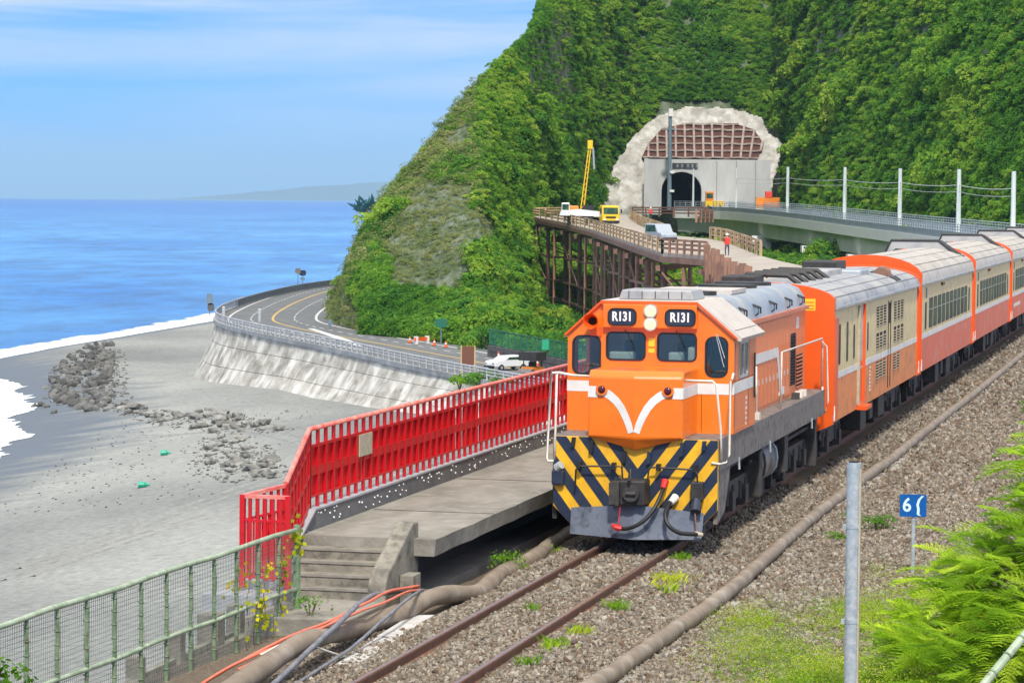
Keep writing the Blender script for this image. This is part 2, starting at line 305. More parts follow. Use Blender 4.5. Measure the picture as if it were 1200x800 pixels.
def cut(o, cutter):
    c = cutter.build('cutter', M['gap'], parent=o.parent); c.location = o.location
    md = o.modifiers.new('cut', 'BOOLEAN'); md.object = c; md.solver = 'EXACT'
    bpy.context.view_layer.update(); dg = bpy.context.evaluated_depsgraph_get()
    me = bpy.data.meshes.new_from_object(o.evaluated_get(dg)); o.modifiers.clear(); o.data = me
    bpy.data.objects.remove(c); return o
def rrect(x0, x1, y0, y1, r, n=4):
    p = []
    for cx, cy, a in ((x1-r, y1-r, 0), (x0+r, y1-r, 90), (x0+r, y0+r, 180), (x1-r, y0+r, 270)):
        for k in range(n+1): t = R(a+90*k/n); p.append((cx+r*math.cos(t), cy+r*math.sin(t)))
    return p
def ring(b, inner, outer, a, c, axis='y'):
    """frame between two like-numbered outlines"""
    f = {'y': lambda p, t: (p[0], t, p[1]), 'x': lambda p, t: (t, p[0], p[1]), 'z': lambda p, t: (p[0], p[1], t)}[axis]; n = len(inner)
    vs = [f(p, a) for p in inner]+[f(p, a) for p in outer]+[f(p, c) for p in inner]+[f(p, c) for p in outer]; fs = []
    for i in range(n):
        j = (i+1) % n; fs += [(i, j, n+j, n+i), (2*n+i, 3*n+i, 3*n+j, 2*n+j), (i, 2*n+i, 2*n+j, j), (n+i, n+j, 3*n+j, 3*n+i)]
    b.add(vs, fs)
def clip(poly, a, b, c):
    """keep a*x+b*y<=c"""
    out = []
    for i, p in enumerate(poly):
        q = poly[(i+1) % len(poly)]; dp = a*p[0]+b*p[1]-c; dq = a*q[0]+b*q[1]-c
        if dp <= 0: out.append(p)
        if (dp < 0 < dq) or (dq < 0 < dp): t = dp/(dp-dq); out.append((p[0]+t*(q[0]-p[0]), p[1]+t*(q[1]-p[1])))
    return out
def catmull(P, step):
    P = [Vector(p) for p in P]; out = []
    for i in range(len(P)-1):
        a = P[max(i-1, 0)]; b = P[i]; c = P[i+1]; d = P[min(i+2, len(P)-1)]; n = max(1, int((c-b).length/step))
        for k in range(n):
            t = k/n; out.append(.5*((2*b)+(c-a)*t+(2*a-5*b+4*c-d)*t*t+(3*b-3*c+d-a)*t**3))
    out.append(P[-1]); return out
def offset(P, d):
    out = []
    for i, p in enumerate(P):
        t = (P[min(i+1, len(P)-1)]-P[max(i-1, 0)]); n = Vector((t.y, -t.x, 0)).normalized(); out.append(p+n*d)
    return out
def textobj(s, size, m, parent, loc, rot, name='lettering', ext=.003, sx=1., bold=.0):
    c = bpy.data.curves.new(name, 'FONT'); c.body = s; c.size = size; c.extrude = ext; c.offset = bold; c.align_x = 'CENTER'; c.align_y = 'CENTER'; c.resolution_u = 3
    t = bpy.data.objects.new(name, c); COL.objects.link(t); bpy.context.view_layer.update()
    me = bpy.data.meshes.new_from_object(t.evaluated_get(bpy.context.evaluated_depsgraph_get())); bpy.data.objects.remove(t)
    me.materials.clear(); me.materials.append(m); o = bpy.data.objects.new(name, me); COL.objects.link(o); o.parent = parent; o.location = loc; o.rotation_euler = rot; o.scale = (sx, 1, 1); return o

# ---- instancing for things nobody could count
def protos(name, objs):
    c = bpy.data.collections.new(name)
    for o in objs:
        COL.objects.unlink(o); c.objects.link(o)
    return c
def scatter(name, P, S, coll, nproto, m, rot='z', parent=None):
    P = np.asarray(P, float); n = len(P); me = bpy.data.meshes.new(name); me.vertices.add(n); me.vertices.foreach_set('co', P.ravel())
    rs = np.random.RandomState(len(P)); S = np.asarray(S, float)
    a = me.attributes.new('scl', 'FLOAT_VECTOR', 'POINT'); sv = np.stack([S*rs.uniform(.8, 1.25, n), S*rs.uniform(.8, 1.25, n), S*rs.uniform(.7, 1.15, n)], 1); a.data.foreach_set('vector', sv.ravel())
    a = me.attributes.new('rot', 'FLOAT_VECTOR', 'POINT'); rv = rs.uniform(0, 6.283, (n, 3))
    if rot == 'z': rv[:, 0] = rs.normal(0, .18, n); rv[:, 1] = rs.normal(0, .18, n)
    a.data.foreach_set('vector', rv.ravel())
    a = me.attributes.new('idx', 'INT', 'POINT'); a.data.foreach_set('value', rs.randint(0, nproto, n))
    me.materials.append(m)
    o = bpy.data.objects.new(name, me); COL.objects.link(o); o.parent = parent
    g = bpy.data.node_groups.new(name, 'GeometryNodeTree'); g.interface.new_socket('Geometry', in_out='INPUT', socket_type='NodeSocketGeometry'); g.interface.new_socket('Geometry', in_out='OUTPUT', socket_type='NodeSocketGeometry')
    gi = g.nodes.new('NodeGroupInput'); go = g.nodes.new('NodeGroupOutput'); ip = g.nodes.new('GeometryNodeInstanceOnPoints'); ci = g.nodes.new('GeometryNodeCollectionInfo')
    ci.inputs['Collection'].default_value = coll; ci.inputs['Separate Children'].default_value = True; ci.inputs['Reset Children'].default_value = True
    def at(nm, ty):
        k = g.nodes.new('GeometryNodeInputNamedAttribute'); k.data_type = ty; k.inputs[0].default_value = nm; return k.outputs[0]
    L = g.links.new; L(gi.outputs[0], ip.inputs['Points']); L(ci.outputs[0], ip.inputs['Instance']); ip.inputs['Pick Instance'].default_value = True
    L(at('idx', 'INT'), ip.inputs['Instance Index']); L(at('scl', 'FLOAT_VECTOR'), ip.inputs['Scale']); L(at('rot', 'FLOAT_VECTOR'), ip.inputs['Rotation']); L(ip.outputs[0], go.inputs[0])
    md = o.modifiers.new('scatter', 'NODES'); md.node_group = g
    return stuff(o)
def leafball(name, n, size, m, seed, flat=.8, lobes=5, asp=1.0, hemi=True):
    rs = np.random.RandomState(seed); b = B(); cs = rs.normal(0, .38, (lobes, 3)); cs[:, 2] = np.abs(cs[:, 2])*.8+.15; rr = rs.uniform(.38, .62, lobes)
    for i in range(n):
        k = rs.randint(lobes); d = rs.normal(0, 1, 3); d /= np.linalg.norm(d)
        if hemi and d[2] < -.3: d[2] *= -1
        p = cs[k]+d*rr[k]*rs.uniform(.7, 1.08)*np.array([1, 1, flat])
        if p[2] < -.25: p[2] = -.25
        nrm = Vector(d*.8+rs.normal(0, .45, 3)+np.array([0, 0, .25])).normalized(); u = nrm.orthogonal().normalized(); u = Matrix.Rotation(rs.uniform(0, 6.28), 3, nrm) @ u; v = nrm.cross(u)
        s = size*rs.uniform(.6, 1.3); P = Vector(p); u = u*s; v = v*s*asp
        b.add([P-u*.5, P-v*.35, P+u*.5, P+v*.35], [(0, 1, 2, 3)])
    return b.build(name, m)
def rock(name, m, seed, sub=1, rough=.28, flat=.75):
    bm = bmesh.new(); bmesh.ops.create_icosphere(bm, subdivisions=sub, radius=.5); rs = random.Random(seed)
    for v in bm.verts:
        k = 1+rs.uniform(-rough, rough); v.co = Vector((v.co.x*k*1.15, v.co.y*k*.95, v.co.z*k*flat))
    me = bpy.data.meshes.new(name); bm.to_mesh(me); bm.free(); me.materials.append(m); o = bpy.data.objects.new(name, me); COL.objects.link(o); return o

# ================================================================== THE SETTING
SHORE = [(-45, 1100), (-56, 760), (-64.3, 614), (-76, 530), (-80.6, 500), (-83.8, 467), (-83.5, 443), (-75.5, 410), (-71.5, 401), (-67.5, 384), (-62.5, 357), (-59.5, 330), (-55.5, 316), (-53, 286), (-51.3, 255), (-52, 200), (-58, 100), (-62, -60), (-62, -300)]
SX = np.array([p[0] for p in SHORE], float)[::-1]; SY = np.array([p[1] for p in SHORE], float)[::-1]
def shore_x(y): return np.interp(y, SY, SX)
def beach_z(x, y):
    d = x-shore_x(y); pl = -13.4+.13*x
    z = np.where(d < 0, -21.5+d*.10, -21.5+d*.14)
    return np.minimum(np.minimum(z, np.maximum(pl, -19.5+0*x)), np.where(d > 14, np.maximum(pl, -19.6), 99))
def grid(name, xs, ys, zf, m, attr=None, smooth=True):
    XX, YY = np.meshgrid(xs, ys); ZZ = zf(XX, YY); v = np.stack([XX, YY, ZZ], -1).reshape(-1, 3); nx = len(xs); ny = len(ys)
    i = np.arange(nx*ny).reshape(ny, nx); f = np.stack([i[:-1, :-1], i[:-1, 1:], i[1:, 1:], i[1:, :-1]], -1).reshape(-1, 4)
    me = bpy.data.meshes.new(name); me.from_pydata(v.tolist(), [], f.tolist()); me.materials.append(m)
    if attr is not None:
        a = me.attributes.new('shore', 'FLOAT', 'POINT'); a.data.foreach_set('value', attr(XX, YY).ravel().astype(np.float32))
    me.polygons.foreach_set('use_smooth', [smooth]*len(me.polygons)); o = bpy.data.objects.new(name, me); COL.objects.link(o); return struct(o)
def noise2(x, y, s, o=3, seed=0):
    r = 0; a = 1
    for k in range(o):
        r += a*noise.noise(Vector((x*s+seed, y*s-seed*.7, seed*.3))); s *= 2.05; a *= .5
    return r

# beach -------------------------------------------------------------
def beach_material():
    m = bpy.data.materials.new('grey_beach_sand'); m.use_nodes = True; t = m.node_tree; L = t.links.new; p = t.nodes['Principled BSDF']; p.inputs['Roughness'].default_value = .9
    g = N(t, 'ShaderNodeNewGeometry'); pos = g.outputs['Position']
    n1 = N(t, 'ShaderNodeTexNoise'); n1.inputs['Scale'].default_value = .035; n1.inputs['Detail'].default_value = 10; mp = N(t, 'ShaderNodeMapping'); mp.inputs['Scale'].default_value = (1, .6, 1); L(pos, mp.inputs[0]); L(mp.outputs[0], n1.inputs[0])
    r = N(t, 'ShaderNodeValToRGB'); e = r.color_ramp.elements; e[0].position = .35; e[0].color = (.19, .197, .185, 1); e[1].position = .68; e[1].color = (.35, .355, .325, 1); L(n1.outputs[0], r.inputs[0])
    n2 = N(t, 'ShaderNodeTexNoise'); n2.inputs['Scale'].default_value = 1.6; n2.inputs['Detail'].default_value = 8; n2.inputs['Roughness'].default_value = .75; L(pos, n2.inputs[0])
    r2 = N(t, 'ShaderNodeMapRange'); r2.inputs[1].default_value = .3; r2.inputs[2].default_value = .7; r2.inputs[3].default_value = .62; r2.inputs[4].default_value = 1.32; L(n2.outputs[0], r2.inputs[0])
    x = N(t, 'ShaderNodeMix', data_type='RGBA', blend_type='MULTIPLY'); x.inputs[0].default_value = 1; L(r.outputs[0], x.inputs[6]); L(r2.outputs[0], x.inputs[7])
    at = N(t, 'ShaderNodeAttribute', attribute_name='shore'); nm = N(t, 'ShaderNodeTexNoise'); nm.inputs['Scale'].default_value = .10; nm.inputs['Detail'].default_value = 5; mq = N(t, 'ShaderNodeMapping'); mq.inputs['Scale'].default_value = (1, 2.2, 1); L(pos, mq.inputs[0]); L(mq.outputs[0], nm.inputs[0])
    a = N(t, 'ShaderNodeMath', operation='MULTIPLY_ADD'); a.inputs[1].default_value = 26; a.inputs[2].default_value = -13; L(nm.outputs[0], a.inputs[0])
    s = N(t, 'ShaderNodeMath', operation='ADD'); L(a.outputs[0], s.inputs[0]); L(at.outputs['Fac'], s.inputs[1])
    # the damp stretch left by the last wave
    sp = N(t, 'ShaderNodeSeparateXYZ'); L(pos, sp.inputs[0])
    wy = N(t, 'ShaderNodeMapRange'); wy.inputs[1].default_value = 250; wy.inputs[2].default_value = 300; wy.inputs[3].default_value = 7; wy.inputs[4].default_value = 15; L(sp.outputs[1], wy.inputs[0])
    wz = N(t, 'ShaderNodeMapRange'); wz.inputs[1].default_value = 420; wz.inputs[2].default_value = 470; wz.inputs[3].default_value = 0; wz.inputs[4].default_value = -6.5; L(sp.outputs[1], wz.inputs[0])
    ws = N(t, 'ShaderNodeMath', operation='ADD'); L(wy.outputs[0], ws.inputs[0]); L(wz.outputs[0], ws.inputs[1])
    df = N(t, 'ShaderNodeMath', operation='SUBTRACT'); L(s.outputs[0], df.inputs[0]); L(ws.outputs[0], df.inputs[1])
    wt = N(t, 'ShaderNodeMapRange'); wt.inputs[1].default_value = -7; wt.inputs[2].default_value = 4; wt.inputs[3].default_value = 1; wt.inputs[4].default_value = 0; L(df.outputs[0], wt.inputs[0])
    y = N(t, 'ShaderNodeMix', data_type='RGBA'); y.inputs[7].default_value = (.105, .12, .13, 1); L(wt.outputs[0], y.inputs[0]); L(x.outputs[2], y.inputs[6]); L(y.outputs[2], p.inputs['Base Color'])
    rg = N(t, 'ShaderNodeMapRange'); rg.inputs[3].default_value = .9; rg.inputs[4].default_value = .45; L(wt.outputs[0], rg.inputs[0]); L(rg.outputs[0], p.inputs['Roughness'])
    n3 = N(t, 'ShaderNodeTexNoise'); n3.inputs['Scale'].default_value = .5; n3.inputs['Detail'].default_value = 10; n3.inputs['Roughness'].default_value = .7; L(pos, n3.inputs[0])
    wv = N(t, 'ShaderNodeTexWave'); wv.inputs['Scale'].default_value = .10; wv.inputs['Distortion'].default_value = 7; wv.inputs['Detail'].default_value = 2; wv.inputs['Detail Scale'].default_value = .4; L(pos, wv.inputs[0])
    ad = N(t, 'ShaderNodeMath', operation='MULTIPLY_ADD'); ad.inputs[1].default_value = .12; L(wv.outputs['Fac'], ad.inputs[0]); L(n3.outputs[0], ad.inputs[2])
    bp = N(t, 'ShaderNodeBump'); bp.inputs['Strength'].default_value = .7; bp.inputs['Distance'].default_value = .35; L(ad.outputs[0], bp.inputs['Height']); L(bp.outputs[0], p.inputs['Normal'])
    return m
beach = grid('beach', np.arange(-125, 62, 1.5), np.arange(-60, 760, 2.5), beach_z, beach_material(), attr=lambda x, y: x-shore_x(y), smooth=True)

# sea ---------------------------------------------------------------
def sea_material():
    m = bpy.data.materials.new('blue_sea'); m.use_nodes = True; t = m.node_tree; L = t.links.new; p = t.nodes['Principled BSDF']; p.inputs['Roughness'].default_value = .28; p.inputs['IOR'].default_value = 1.33; p.inputs['Specular IOR Level'].default_value = .35
    pos = N(t, 'ShaderNodeNewGeometry').outputs['Position']
    def nz(sc, st, det, rough=.6):
        q = N(t, 'ShaderNodeMapping'); q.inputs['Scale'].default_value = st; L(pos, q.inputs[0]); n = N(t, 'ShaderNodeTexNoise'); n.inputs['Scale'].default_value = sc; n.inputs['Detail'].default_value = det; n.inputs['Roughness'].default_value = rough; L(q.outputs[0], n.inputs[0]); return n.outputs[0]
    c = N(t, 'ShaderNodeValToRGB'); e = c.color_ramp.elements; e[0].position = .34; e[0].color = (.003, .13, .40, 1); e[1].position = .68; e[1].color = (.08, .31, .60, 1); L(nz(.012, (.45, .16, 1), 9, .68), c.inputs[0])
    c2 = N(t, 'ShaderNodeMapRange'); c2.inputs[1].default_value = .38; c2.inputs[2].default_value = .62; c2.inputs[3].default_value = .66; c2.inputs[4].default_value = 1.3; L(nz(.06, (1, .35, 1), 9, .75), c2.inputs[0])
    x = N(t, 'ShaderNodeMix', data_type='RGBA', blend_type='MULTIPLY'); x.inputs[0].default_value = 1; L(c.outputs[0], x.inputs[6]); L(c2.outputs[0], x.inputs[7])
    # deep water far out is darker
    sp = N(t, 'ShaderNodeSeparateXYZ'); L(pos, sp.inputs[0]); dr = N(t, 'ShaderNodeMapRange'); dr.inputs[1].default_value = 3000; dr.inputs[2].default_value = 6000; L(sp.outputs[1], dr.inputs[0])
    xd = N(t, 'ShaderNodeMix', data_type='RGBA'); xd.inputs[7].default_value = (.0, .13, .46, 1); L(dr.outputs[0], xd.inputs[0]); L(x.outputs[2], xd.inputs[6])
    # surf: white water along the shore
    at = N(t, 'ShaderNodeAttribute', attribute_name='shore')
    wd = N(t, 'ShaderNodeMapRange'); wd.inputs[1].default_value = 405; wd.inputs[2].default_value = 500; wd.inputs[3].default_value = 24; wd.inputs[4].default_value = 7.5; L(sp.outputs[1], wd.inputs[0])
    s = N(t, 'ShaderNodeMath', operation='ADD'); L(at.outputs['Fac'], s.inputs[0]); L(wd.outputs[0], s.inputs[1])
    nn = N(t, 'ShaderNodeMath', operation='MULTIPLY_ADD'); nn.inputs[1].default_value = 16; nn.inputs[2].default_value = -8; L(nz(.11, (1, .5, 1), 7, .7), nn.inputs[0])
    s2 = N(t, 'ShaderNodeMath', operation='ADD'); L(s.outputs[0], s2.inputs[0]); L(nn.outputs[0], s2.inputs[1])
    fm = N(t, 'ShaderNodeMapRange'); fm.inputs[1].default_value = -.6; fm.inputs[2].default_value = 1.2; L(s2.outputs[0], fm.inputs[0])
    y = N(t, 'ShaderNodeMix', data_type='RGBA'); y.inputs[7].default_value = (.86, .88, .90, 1); L(fm.outputs[0], y.inputs[0]); L(xd.outputs[2], y.inputs[6]); L(y.outputs[2], p.inputs['Base Color'])
    rg = N(t, 'ShaderNodeMapRange'); rg.inputs[3].default_value = .28; rg.inputs[4].default_value = .8; L(fm.outputs[0], rg.inputs[0]); L(rg.outputs[0], p.inputs['Roughness'])
    bp = N(t, 'ShaderNodeBump'); bp.inputs['Strength'].default_value = .9; bp.inputs['Distance'].default_value = 1.2; L(nz(.16, (1, .55, 1), 8, .65), bp.inputs['Height']); L(bp.outputs[0], p.inputs['Normal'])
    return m
ysea = np.concatenate([np.arange(-60, 760, 6), np.geomspace(760, 15000, 70)])
XS = np.concatenate([np.linspace(-9000, -300, 16)[:-1], np.arange(-300, -30, 3.), np.linspace(-30, 9000, 30)])
# the sheet of water ends under the beach; far from the shore only its own flat level
sea = grid('sea', XS, ysea, lambda x, y: -21.5+0*x, sea_material(), attr=lambda x, y: x-shore_x(np.minimum(y, 1100)))
# swash: thin white water that has run up the sand, cut into fingers
def swash():
    b = B(); a = []; c = []
    for y in np.arange(236, 640, .8):
        near = 1 if y < 425 else .35
        k = max(0, noise2(0, y, .055, 4, 3)*.9+.45)*3.4*near + max(0, noise2(0, y, .35, 2, 5))*1.6*near
        k = max(.3, min(k, 13*near)); x = float(shore_x(y)); a.append((x-1.5, y, -21.49)); c.append((x+k, y, float(beach_z(np.array(x+k), np.array(float(y))))+.05))
    mid = [((p[0]*2+q[0])/3, p[1], 0) for p, q in zip(a, c)]; mid = [(p[0], p[1], max(-21.48, float(beach_z(np.array(p[0]), np.array(p[1])))+.06)) for p in mid]
    mid2 = [((p[0]+2*q[0])/3, p[1], 0) for p, q in zip(a, c)]; mid2 = [(p[0], p[1], float(beach_z(np.array(p[0]), np.array(p[1])))+.06) for p in mid2]
    b.strip(a, mid); b.strip(mid, mid2); b.strip(mid2, c)
    return struct(b.build('surf_foam', mat('white_foam', (.86, .88, .90), (.72, .78, .84), .8, scale=.3, world=True), smooth=True))
swash()

# hillside ----------------------------------------------------------
HP = {  # azimuth as px of a 3350 px lens: (distance, height) from the toe up, over the crest and on
 376: [(396, -12.2), (397, -11.9), (398, -11.8), (399, -11.8), (440, -26)],
 386: [(392, -11.6), (396, -10.4), (402, -10), (408, -11), (440, -26)],
 400: [(374, -11.6), (380, -9), (390, -7.5), (402, -7), (440, -26)],
 430: [(354, -11.6), (366, -6.5), (384, -1), (402, 2.0), (440, -26)],
 465: [(347, -11.6), (360, -6.5), (384, 2), (408, 7.6), (444, -25)],
 500: [(341, -11.6), (358, -6.5), (386, 5), (415, 12.7), (450, -12)],
 560: [(326, -11.6), (350, -6.5), (392, 9), (430, 22.6), (465, 8)],
 610: [(312, -11.6), (370, -8), (430, 6), (462, 31), (500, 27)],
 629: [(306, -11.6), (392, -11.0), (462, -4), (490, 34), (520, 42)],
 650: [(300, -11.6), (412, -11.0), (485, -5), (520, 40), (555, 56)],
 674: [(292, -11.6), (412, -11), (520, -4), (562, 38), (606, 78)],
 690: [(290, -11.6), (410, -10.5), (562, -3), (604, 36), (655, 80)],
 708: [(288, -11.6), (415, -9.5), (596, -3), (630, 35), (685, 84)],
 742: [(285, -11.6), (420, -7), (640, -3), (666, 34), (720, 88)],
 800: [(285, -11.6), (440, -7), (645, -2.6), (670, 34), (730, 90)],
 905: [(285, -11.6), (440, -7), (645, -2.5), (670, 34), (730, 90)],
 932: [(285, -11.6), (430, -7), (565, -3), (600, 30), (660, 84)],
 985: [(280, -11.6), (420, -7), (515, -3), (550, 28), (610, 80)],
 1051: [(270, -11.6), (400, -7), (472, -3), (505, 26), (570, 80)],
 1120: [(230, -11), (360, -6.5), (430, -3), (462, 24), (530, 78)],
 1200: [(200, -10), (330, -6), (388, -3), (420, 22), (490, 76)],
 1400: [(180, -9), (270, -5), (310, -3), (345, 24), (420, 78)],
 1700: [(160, -9), (220, -5), (250, -3), (290, 24), (370, 78)]}
HU = np.array(sorted(HP), float); HR = np.array([[p[0] for p in HP[int(u)]] for u in HU], float); HZ = np.array([[p[1] for p in HP[int(u)]] for u in HU], float)
def hill(u, t, rough=True):
    r = [np.interp(u, HU, HR[:, k]) for k in range(5)]; z = [np.interp(u, HU, HZ[:, k]) for k in range(5)]
    k = min(int(t), 3); f = t-k; f2 = f if k != 3 else f
    rr = r[k]+(r[k+1]-r[k])*f; zz = z[k]+(z[k+1]-z[k])*f2
    x = (u-600)/3350*rr
    if rough:
        w = min(1, t*1.5)*(1 if u > 420 else .35); q = noise2(x*.9, zz+rr*.2, .07, 4, 2)
        gate = 1-(0 if not (735 < u < 925 and 1.7 < t < 3.2) else 1)
        rr = rr - q*2.3*w*gate; x = (u-600)/3350*rr
        if 1 < t < 3.2: zz += noise2(x*1.3, rr, .05, 3, 8)*1.6*w*gate*(0.3 if u < 665 and t > 2.7 else 1)
    return x, rr, zz
def hillside():
    us = np.concatenate([np.arange(376, 700, 3), np.arange(700, 1700, 7)]); ts = np.concatenate([np.arange(0, 3.0, .05), np.arange(3, 4.01, .1)])
    v = [hill(u, t) for t in ts for u in us]; nx = len(us); ny = len(ts); i = np.arange(nx*ny).reshape(ny, nx)
    f = np.stack([i[:-1, :-1], i[:-1, 1:], i[1:, 1:], i[1:, :-1]], -1).reshape(-1, 4)
    me = bpy.data.meshes.new('hillside'); me.from_pydata(v, [], f.tolist())
    m = mat('hill_rock_and_soil', (.065, .095, .05), (.20, .225, .165), .95, scale=.45, stretch=(1.6, 1, .30), world=True, c3=(.07, .10, .04), s3=.16, t3=(.45, .6), bump=1, bscale=.55, bdist=1.2, lo=.36, hi=.62, detail=10)
    me.materials.append(m); me.polygons.foreach_set('use_smooth', [True]*len(me.polygons)); o = bpy.data.objects.new('hillside', me); COL.objects.link(o); struct(o)
hillside()
def rocky(u, t, x, z):
    """bare rock shows on the seaward nose and in a few chutes"""
    n = noise2(x, z, .11, 3, 12)
    if u < 475 and t < 2.8 and not (u > 428 and t < 1.05): return n > -.32+(u-385)/90*.40
    if 455 < u < 556 and 1.0 < t < 2.75: return n > (-.05 if t > 1.5 else .2)
    return n > .66
hp = protos('hill_plants', [leafball('shrub_crown', 420, .24, M['leaf_hill'], 1), leafball('shrub_crown', 420, .22, M['leaf_hill'], 2, flat=1.0), leafball('shrub_crown', 360, .26, M['leaf_hill'], 3, flat=.6), leafball('shrub_crown', 380, .24, M['leaf_dark'], 4), leafball('shrub_crown', 380, .25, M['leaf_dark'], 5, flat=1.1)])
hs = protos('hill_scrub', [leafball('scrub_tuft', 150, .20, M['drygrass'], 6, flat=.9), leafball('scrub_tuft', 150, .20, M['drygrass'], 7, flat=.7)])
rs = np.random.RandomState(3); P = []; S = []; P2 = []; S2 = []; P3 = []; S3 = []; P4 = []; S4 = []; tries = 0
while len(P) < 62000:
    u = rs.uniform(386, 1640); t = rs.uniform(.02, 3.98)
    if u > 665 and t < 1 and rs.rand() < .6: continue
    if u > 1230 and rs.rand() < .55: continue
    x, y, z = hill(u, t); ey = 232-(z-5.5)/y*3350
    if ey < -60 and rs.rand() < .6: continue
    if 672 < u < 915 and 1.85 < t and ey > 118+max(0, (770-u))*1.75+max(0, (u-850))*.5: continue      # cleared slope round the tunnel
    if 628 < u < 800 and t < 2 and rs.rand() < .4: continue
    n1 = noise2(x, z+y*.3, .045, 3, 31); n2 = noise2(x*1.2, z+y*.4, .10, 3, 47)
    if rocky(u, t, x, z):
        if rs.rand() < .24: P2.append((x, y, z)); S2.append(rs.uniform(.3, .75))
        continue
    spur = u < 600
    if spur and u < 560 and t > 1.4 and rs.rand() < .62:       # low grassy growth over the shoulder
        P2.append((x, y, z)); S2.append(rs.uniform(.5, 1.1)); continue
    big = (rs.uniform(.5, 1.15) if spur else rs.uniform(.6, 1.5))*(1.4 if n2 > .28 else 1)
    if ey < -60 or u > 1230: big *= 1.7
    if u < 665 and t > 2.6: big = rs.uniform(.4, .85)
    if t < .25: big = rs.uniform(.6, 1.3)
    if 612 < u < 760 and t < 2: big = min(big, 1.1)
    q = (x, y, z-.2*big)
    if n1 > .22 and rs.rand() < .5: P3.append(q); S3.append(big*1.05)
    elif n2 > .45 and rs.rand() < .5: P4.append((x, y, z+.3*big)); S4.append(big*1.5)
    P.append(q); S.append(big)
scatter('hillside_foliage', P, S, hp, 5, M['leaf_hill']); scatter('cliff_scrub', P2, S2, hs, 2, M['drygrass'])
hb = protos('light_plants', [leafball('light_crown', 380, .24, M['leaf_light'], 8, flat=.8), leafball('light_crown', 380, .20, M['leaf_light'], 9, flat=1.0)])
ht = protos('tall_plants', [leafball('tall_crown', 420, .22, M['leaf_dark'], 10, flat=1.3), leafball('tall_crown', 420, .24, M['leaf_light'], 12, flat=1.2)])
scatter('light_hillside_foliage', P3, S3, hb, 2, M['leaf_light']); scatter('taller_hillside_foliage', P4, S4, ht, 2, M['leaf_dark'])

# low ground behind the road, under the trestle and the viaduct
b = B(); b.box(-12, 190, 120, 330, -14, -11.75)
g0 = B().add([(-6, 275, -11.7), (4, 250, -11.7), (16, 225, -11.7), (30, 180, -11.7), (60, 130, -11.9), (180, 130, -11.9), (180, 345, -11.9), (40, 345, -11.7), (-8, 345, -11.7), (-3, 318, -11.7)], [tuple(range(10))])
struct(g0.build('lower_ground', mat('scrubby_ground', (.11, .12, .07), (.19, .17, .13), .95, scale=.3, world=True, c3=(.06, .10, .03), s3=.2, bump=.6, bscale=2)))

# far headland over the sea
b = B(); top = []; base = []; back = []
for i in range(0, 61):
    x = -3750+i*70; k = i/60; h = 300*math.sin(min(1, k*1.02)*math.pi*.5)**1.4*(1+.16*noise2(x, 0, .0009, 4, 1))+25*noise2(x, 3, .003, 3, 6)*k
    base.append((x, 29200, -40)); top.append((x, 29800, -40+max(0, h))); back.append((x, 30400, -40))
b.strip(base, top); b.strip(top, back); struct(b.build('headland', M['headland'], smooth=True))

# railway formation ---------------------------------------------------
def embankment():
    prof = [(-20, -20.5), (-9.5, -18), (-5.6, -10.0), (-4.4, -5.0), (-3.95, -2.4), (-3.62, -.9), (-3.45, -.30), (-3.3, -.25), (-1.7, -.22), (-1.1, -.13), (-.45, -.12), (.45, -.12), (1.2, -.14), (1.75, -.24), (2.6, -.30), (4.2, -.34), (7, -.36), (14, -.40), (34, -.6), (60, -8)]
    ss = np.concatenate([np.arange(-20, 30, 5.), np.arange(30, 66, .5), np.arange(66, 150, 3.), np.arange(150, 330, 10.)]); v = []; nx = 0
    ls = []
    for (a, za), (c, zc) in zip(prof, prof[1:]):
        n = max(1, int(abs(c-a)/(.25 if abs(a) < 8 else 3))); ls += [(a+(c-a)*k/n, za+(zc-za)*k/n) for k in range(n)]
    ls.append(prof[-1]); nx = len(ls)
    for s in ss:
        for l, z in ls: v.append((l, s, z+(.035*noise2(l, s, 1.1, 3, 4) if -4 < l < 12 else .5*noise2(l, s, .25, 3, 4))))
    i = np.arange(nx*len(ss)).reshape(len(ss), nx); f = np.stack([i[:-1, :-1], i[:-1, 1:], i[1:, 1:], i[1:, :-1]], -1).reshape(-1, 4)
    me = bpy.data.meshes.new('railway_embankment'); me.from_pydata(v, [], f.tolist()); me.materials.append(M['ballast']); me.polygons.foreach_set('use_smooth', [True]*len(me.polygons))
    o = bpy.data.objects.new('railway_embankment', me); COL.objects.link(o); o.matrix_world = TF; struct(o)
embankment()
st = protos('ballast_stones', [rock('stone', M[k], i, 1, .3, .7) for i, k in enumerate(['stone_a', 'stone_b', 'stone_c', 'stone_a', 'stone_b'])])
rs = np.random.RandomState(5); P = []; S = []
def bed(l): return np.interp(l, [-3.4, -1.7, -1.1, -.45, .45, 1.2, 1.75, 2.6, 4.2, 7], [-.25, -.22, -.13, -.12, -.12, -.14, -.24, -.30, -.34, -.36])
for (l0, l1, s0, s1, dens, sz) in ((-1.8, 6.2, 24, 30.5, 300, .055), (-2.0, 6.2, 30.5, 42, 560, .048), (-2.0, 5.6, 42, 58, 330, .058), (1.0, 5.4, 58, 84, 120, .075), (1.0, 5.0, 84, 125, 45, .10)):
    n = int((l1-l0)*(s1-s0)*dens); l = rs.uniform(l0, l1, n); s = rs.uniform(s0, s1, n)
    if s0 > 42: keep = (l > -.2); l = l[keep]; s = s[keep]
    ok = ~((np.abs(np.abs(l-.07)-.555) < .075)) & ~((l < -1.15) & (s > 38.8)); l = l[ok]; s = s[ok]
    for a, c in zip(l, s): P.append((a, c, float(bed(a))+.035*noise2(a, c, 1.1, 3, 4)+rs.uniform(-.01, .015))); S.append(sz*rs.choice([.6, .8, 1, 1.25, 1.6]))
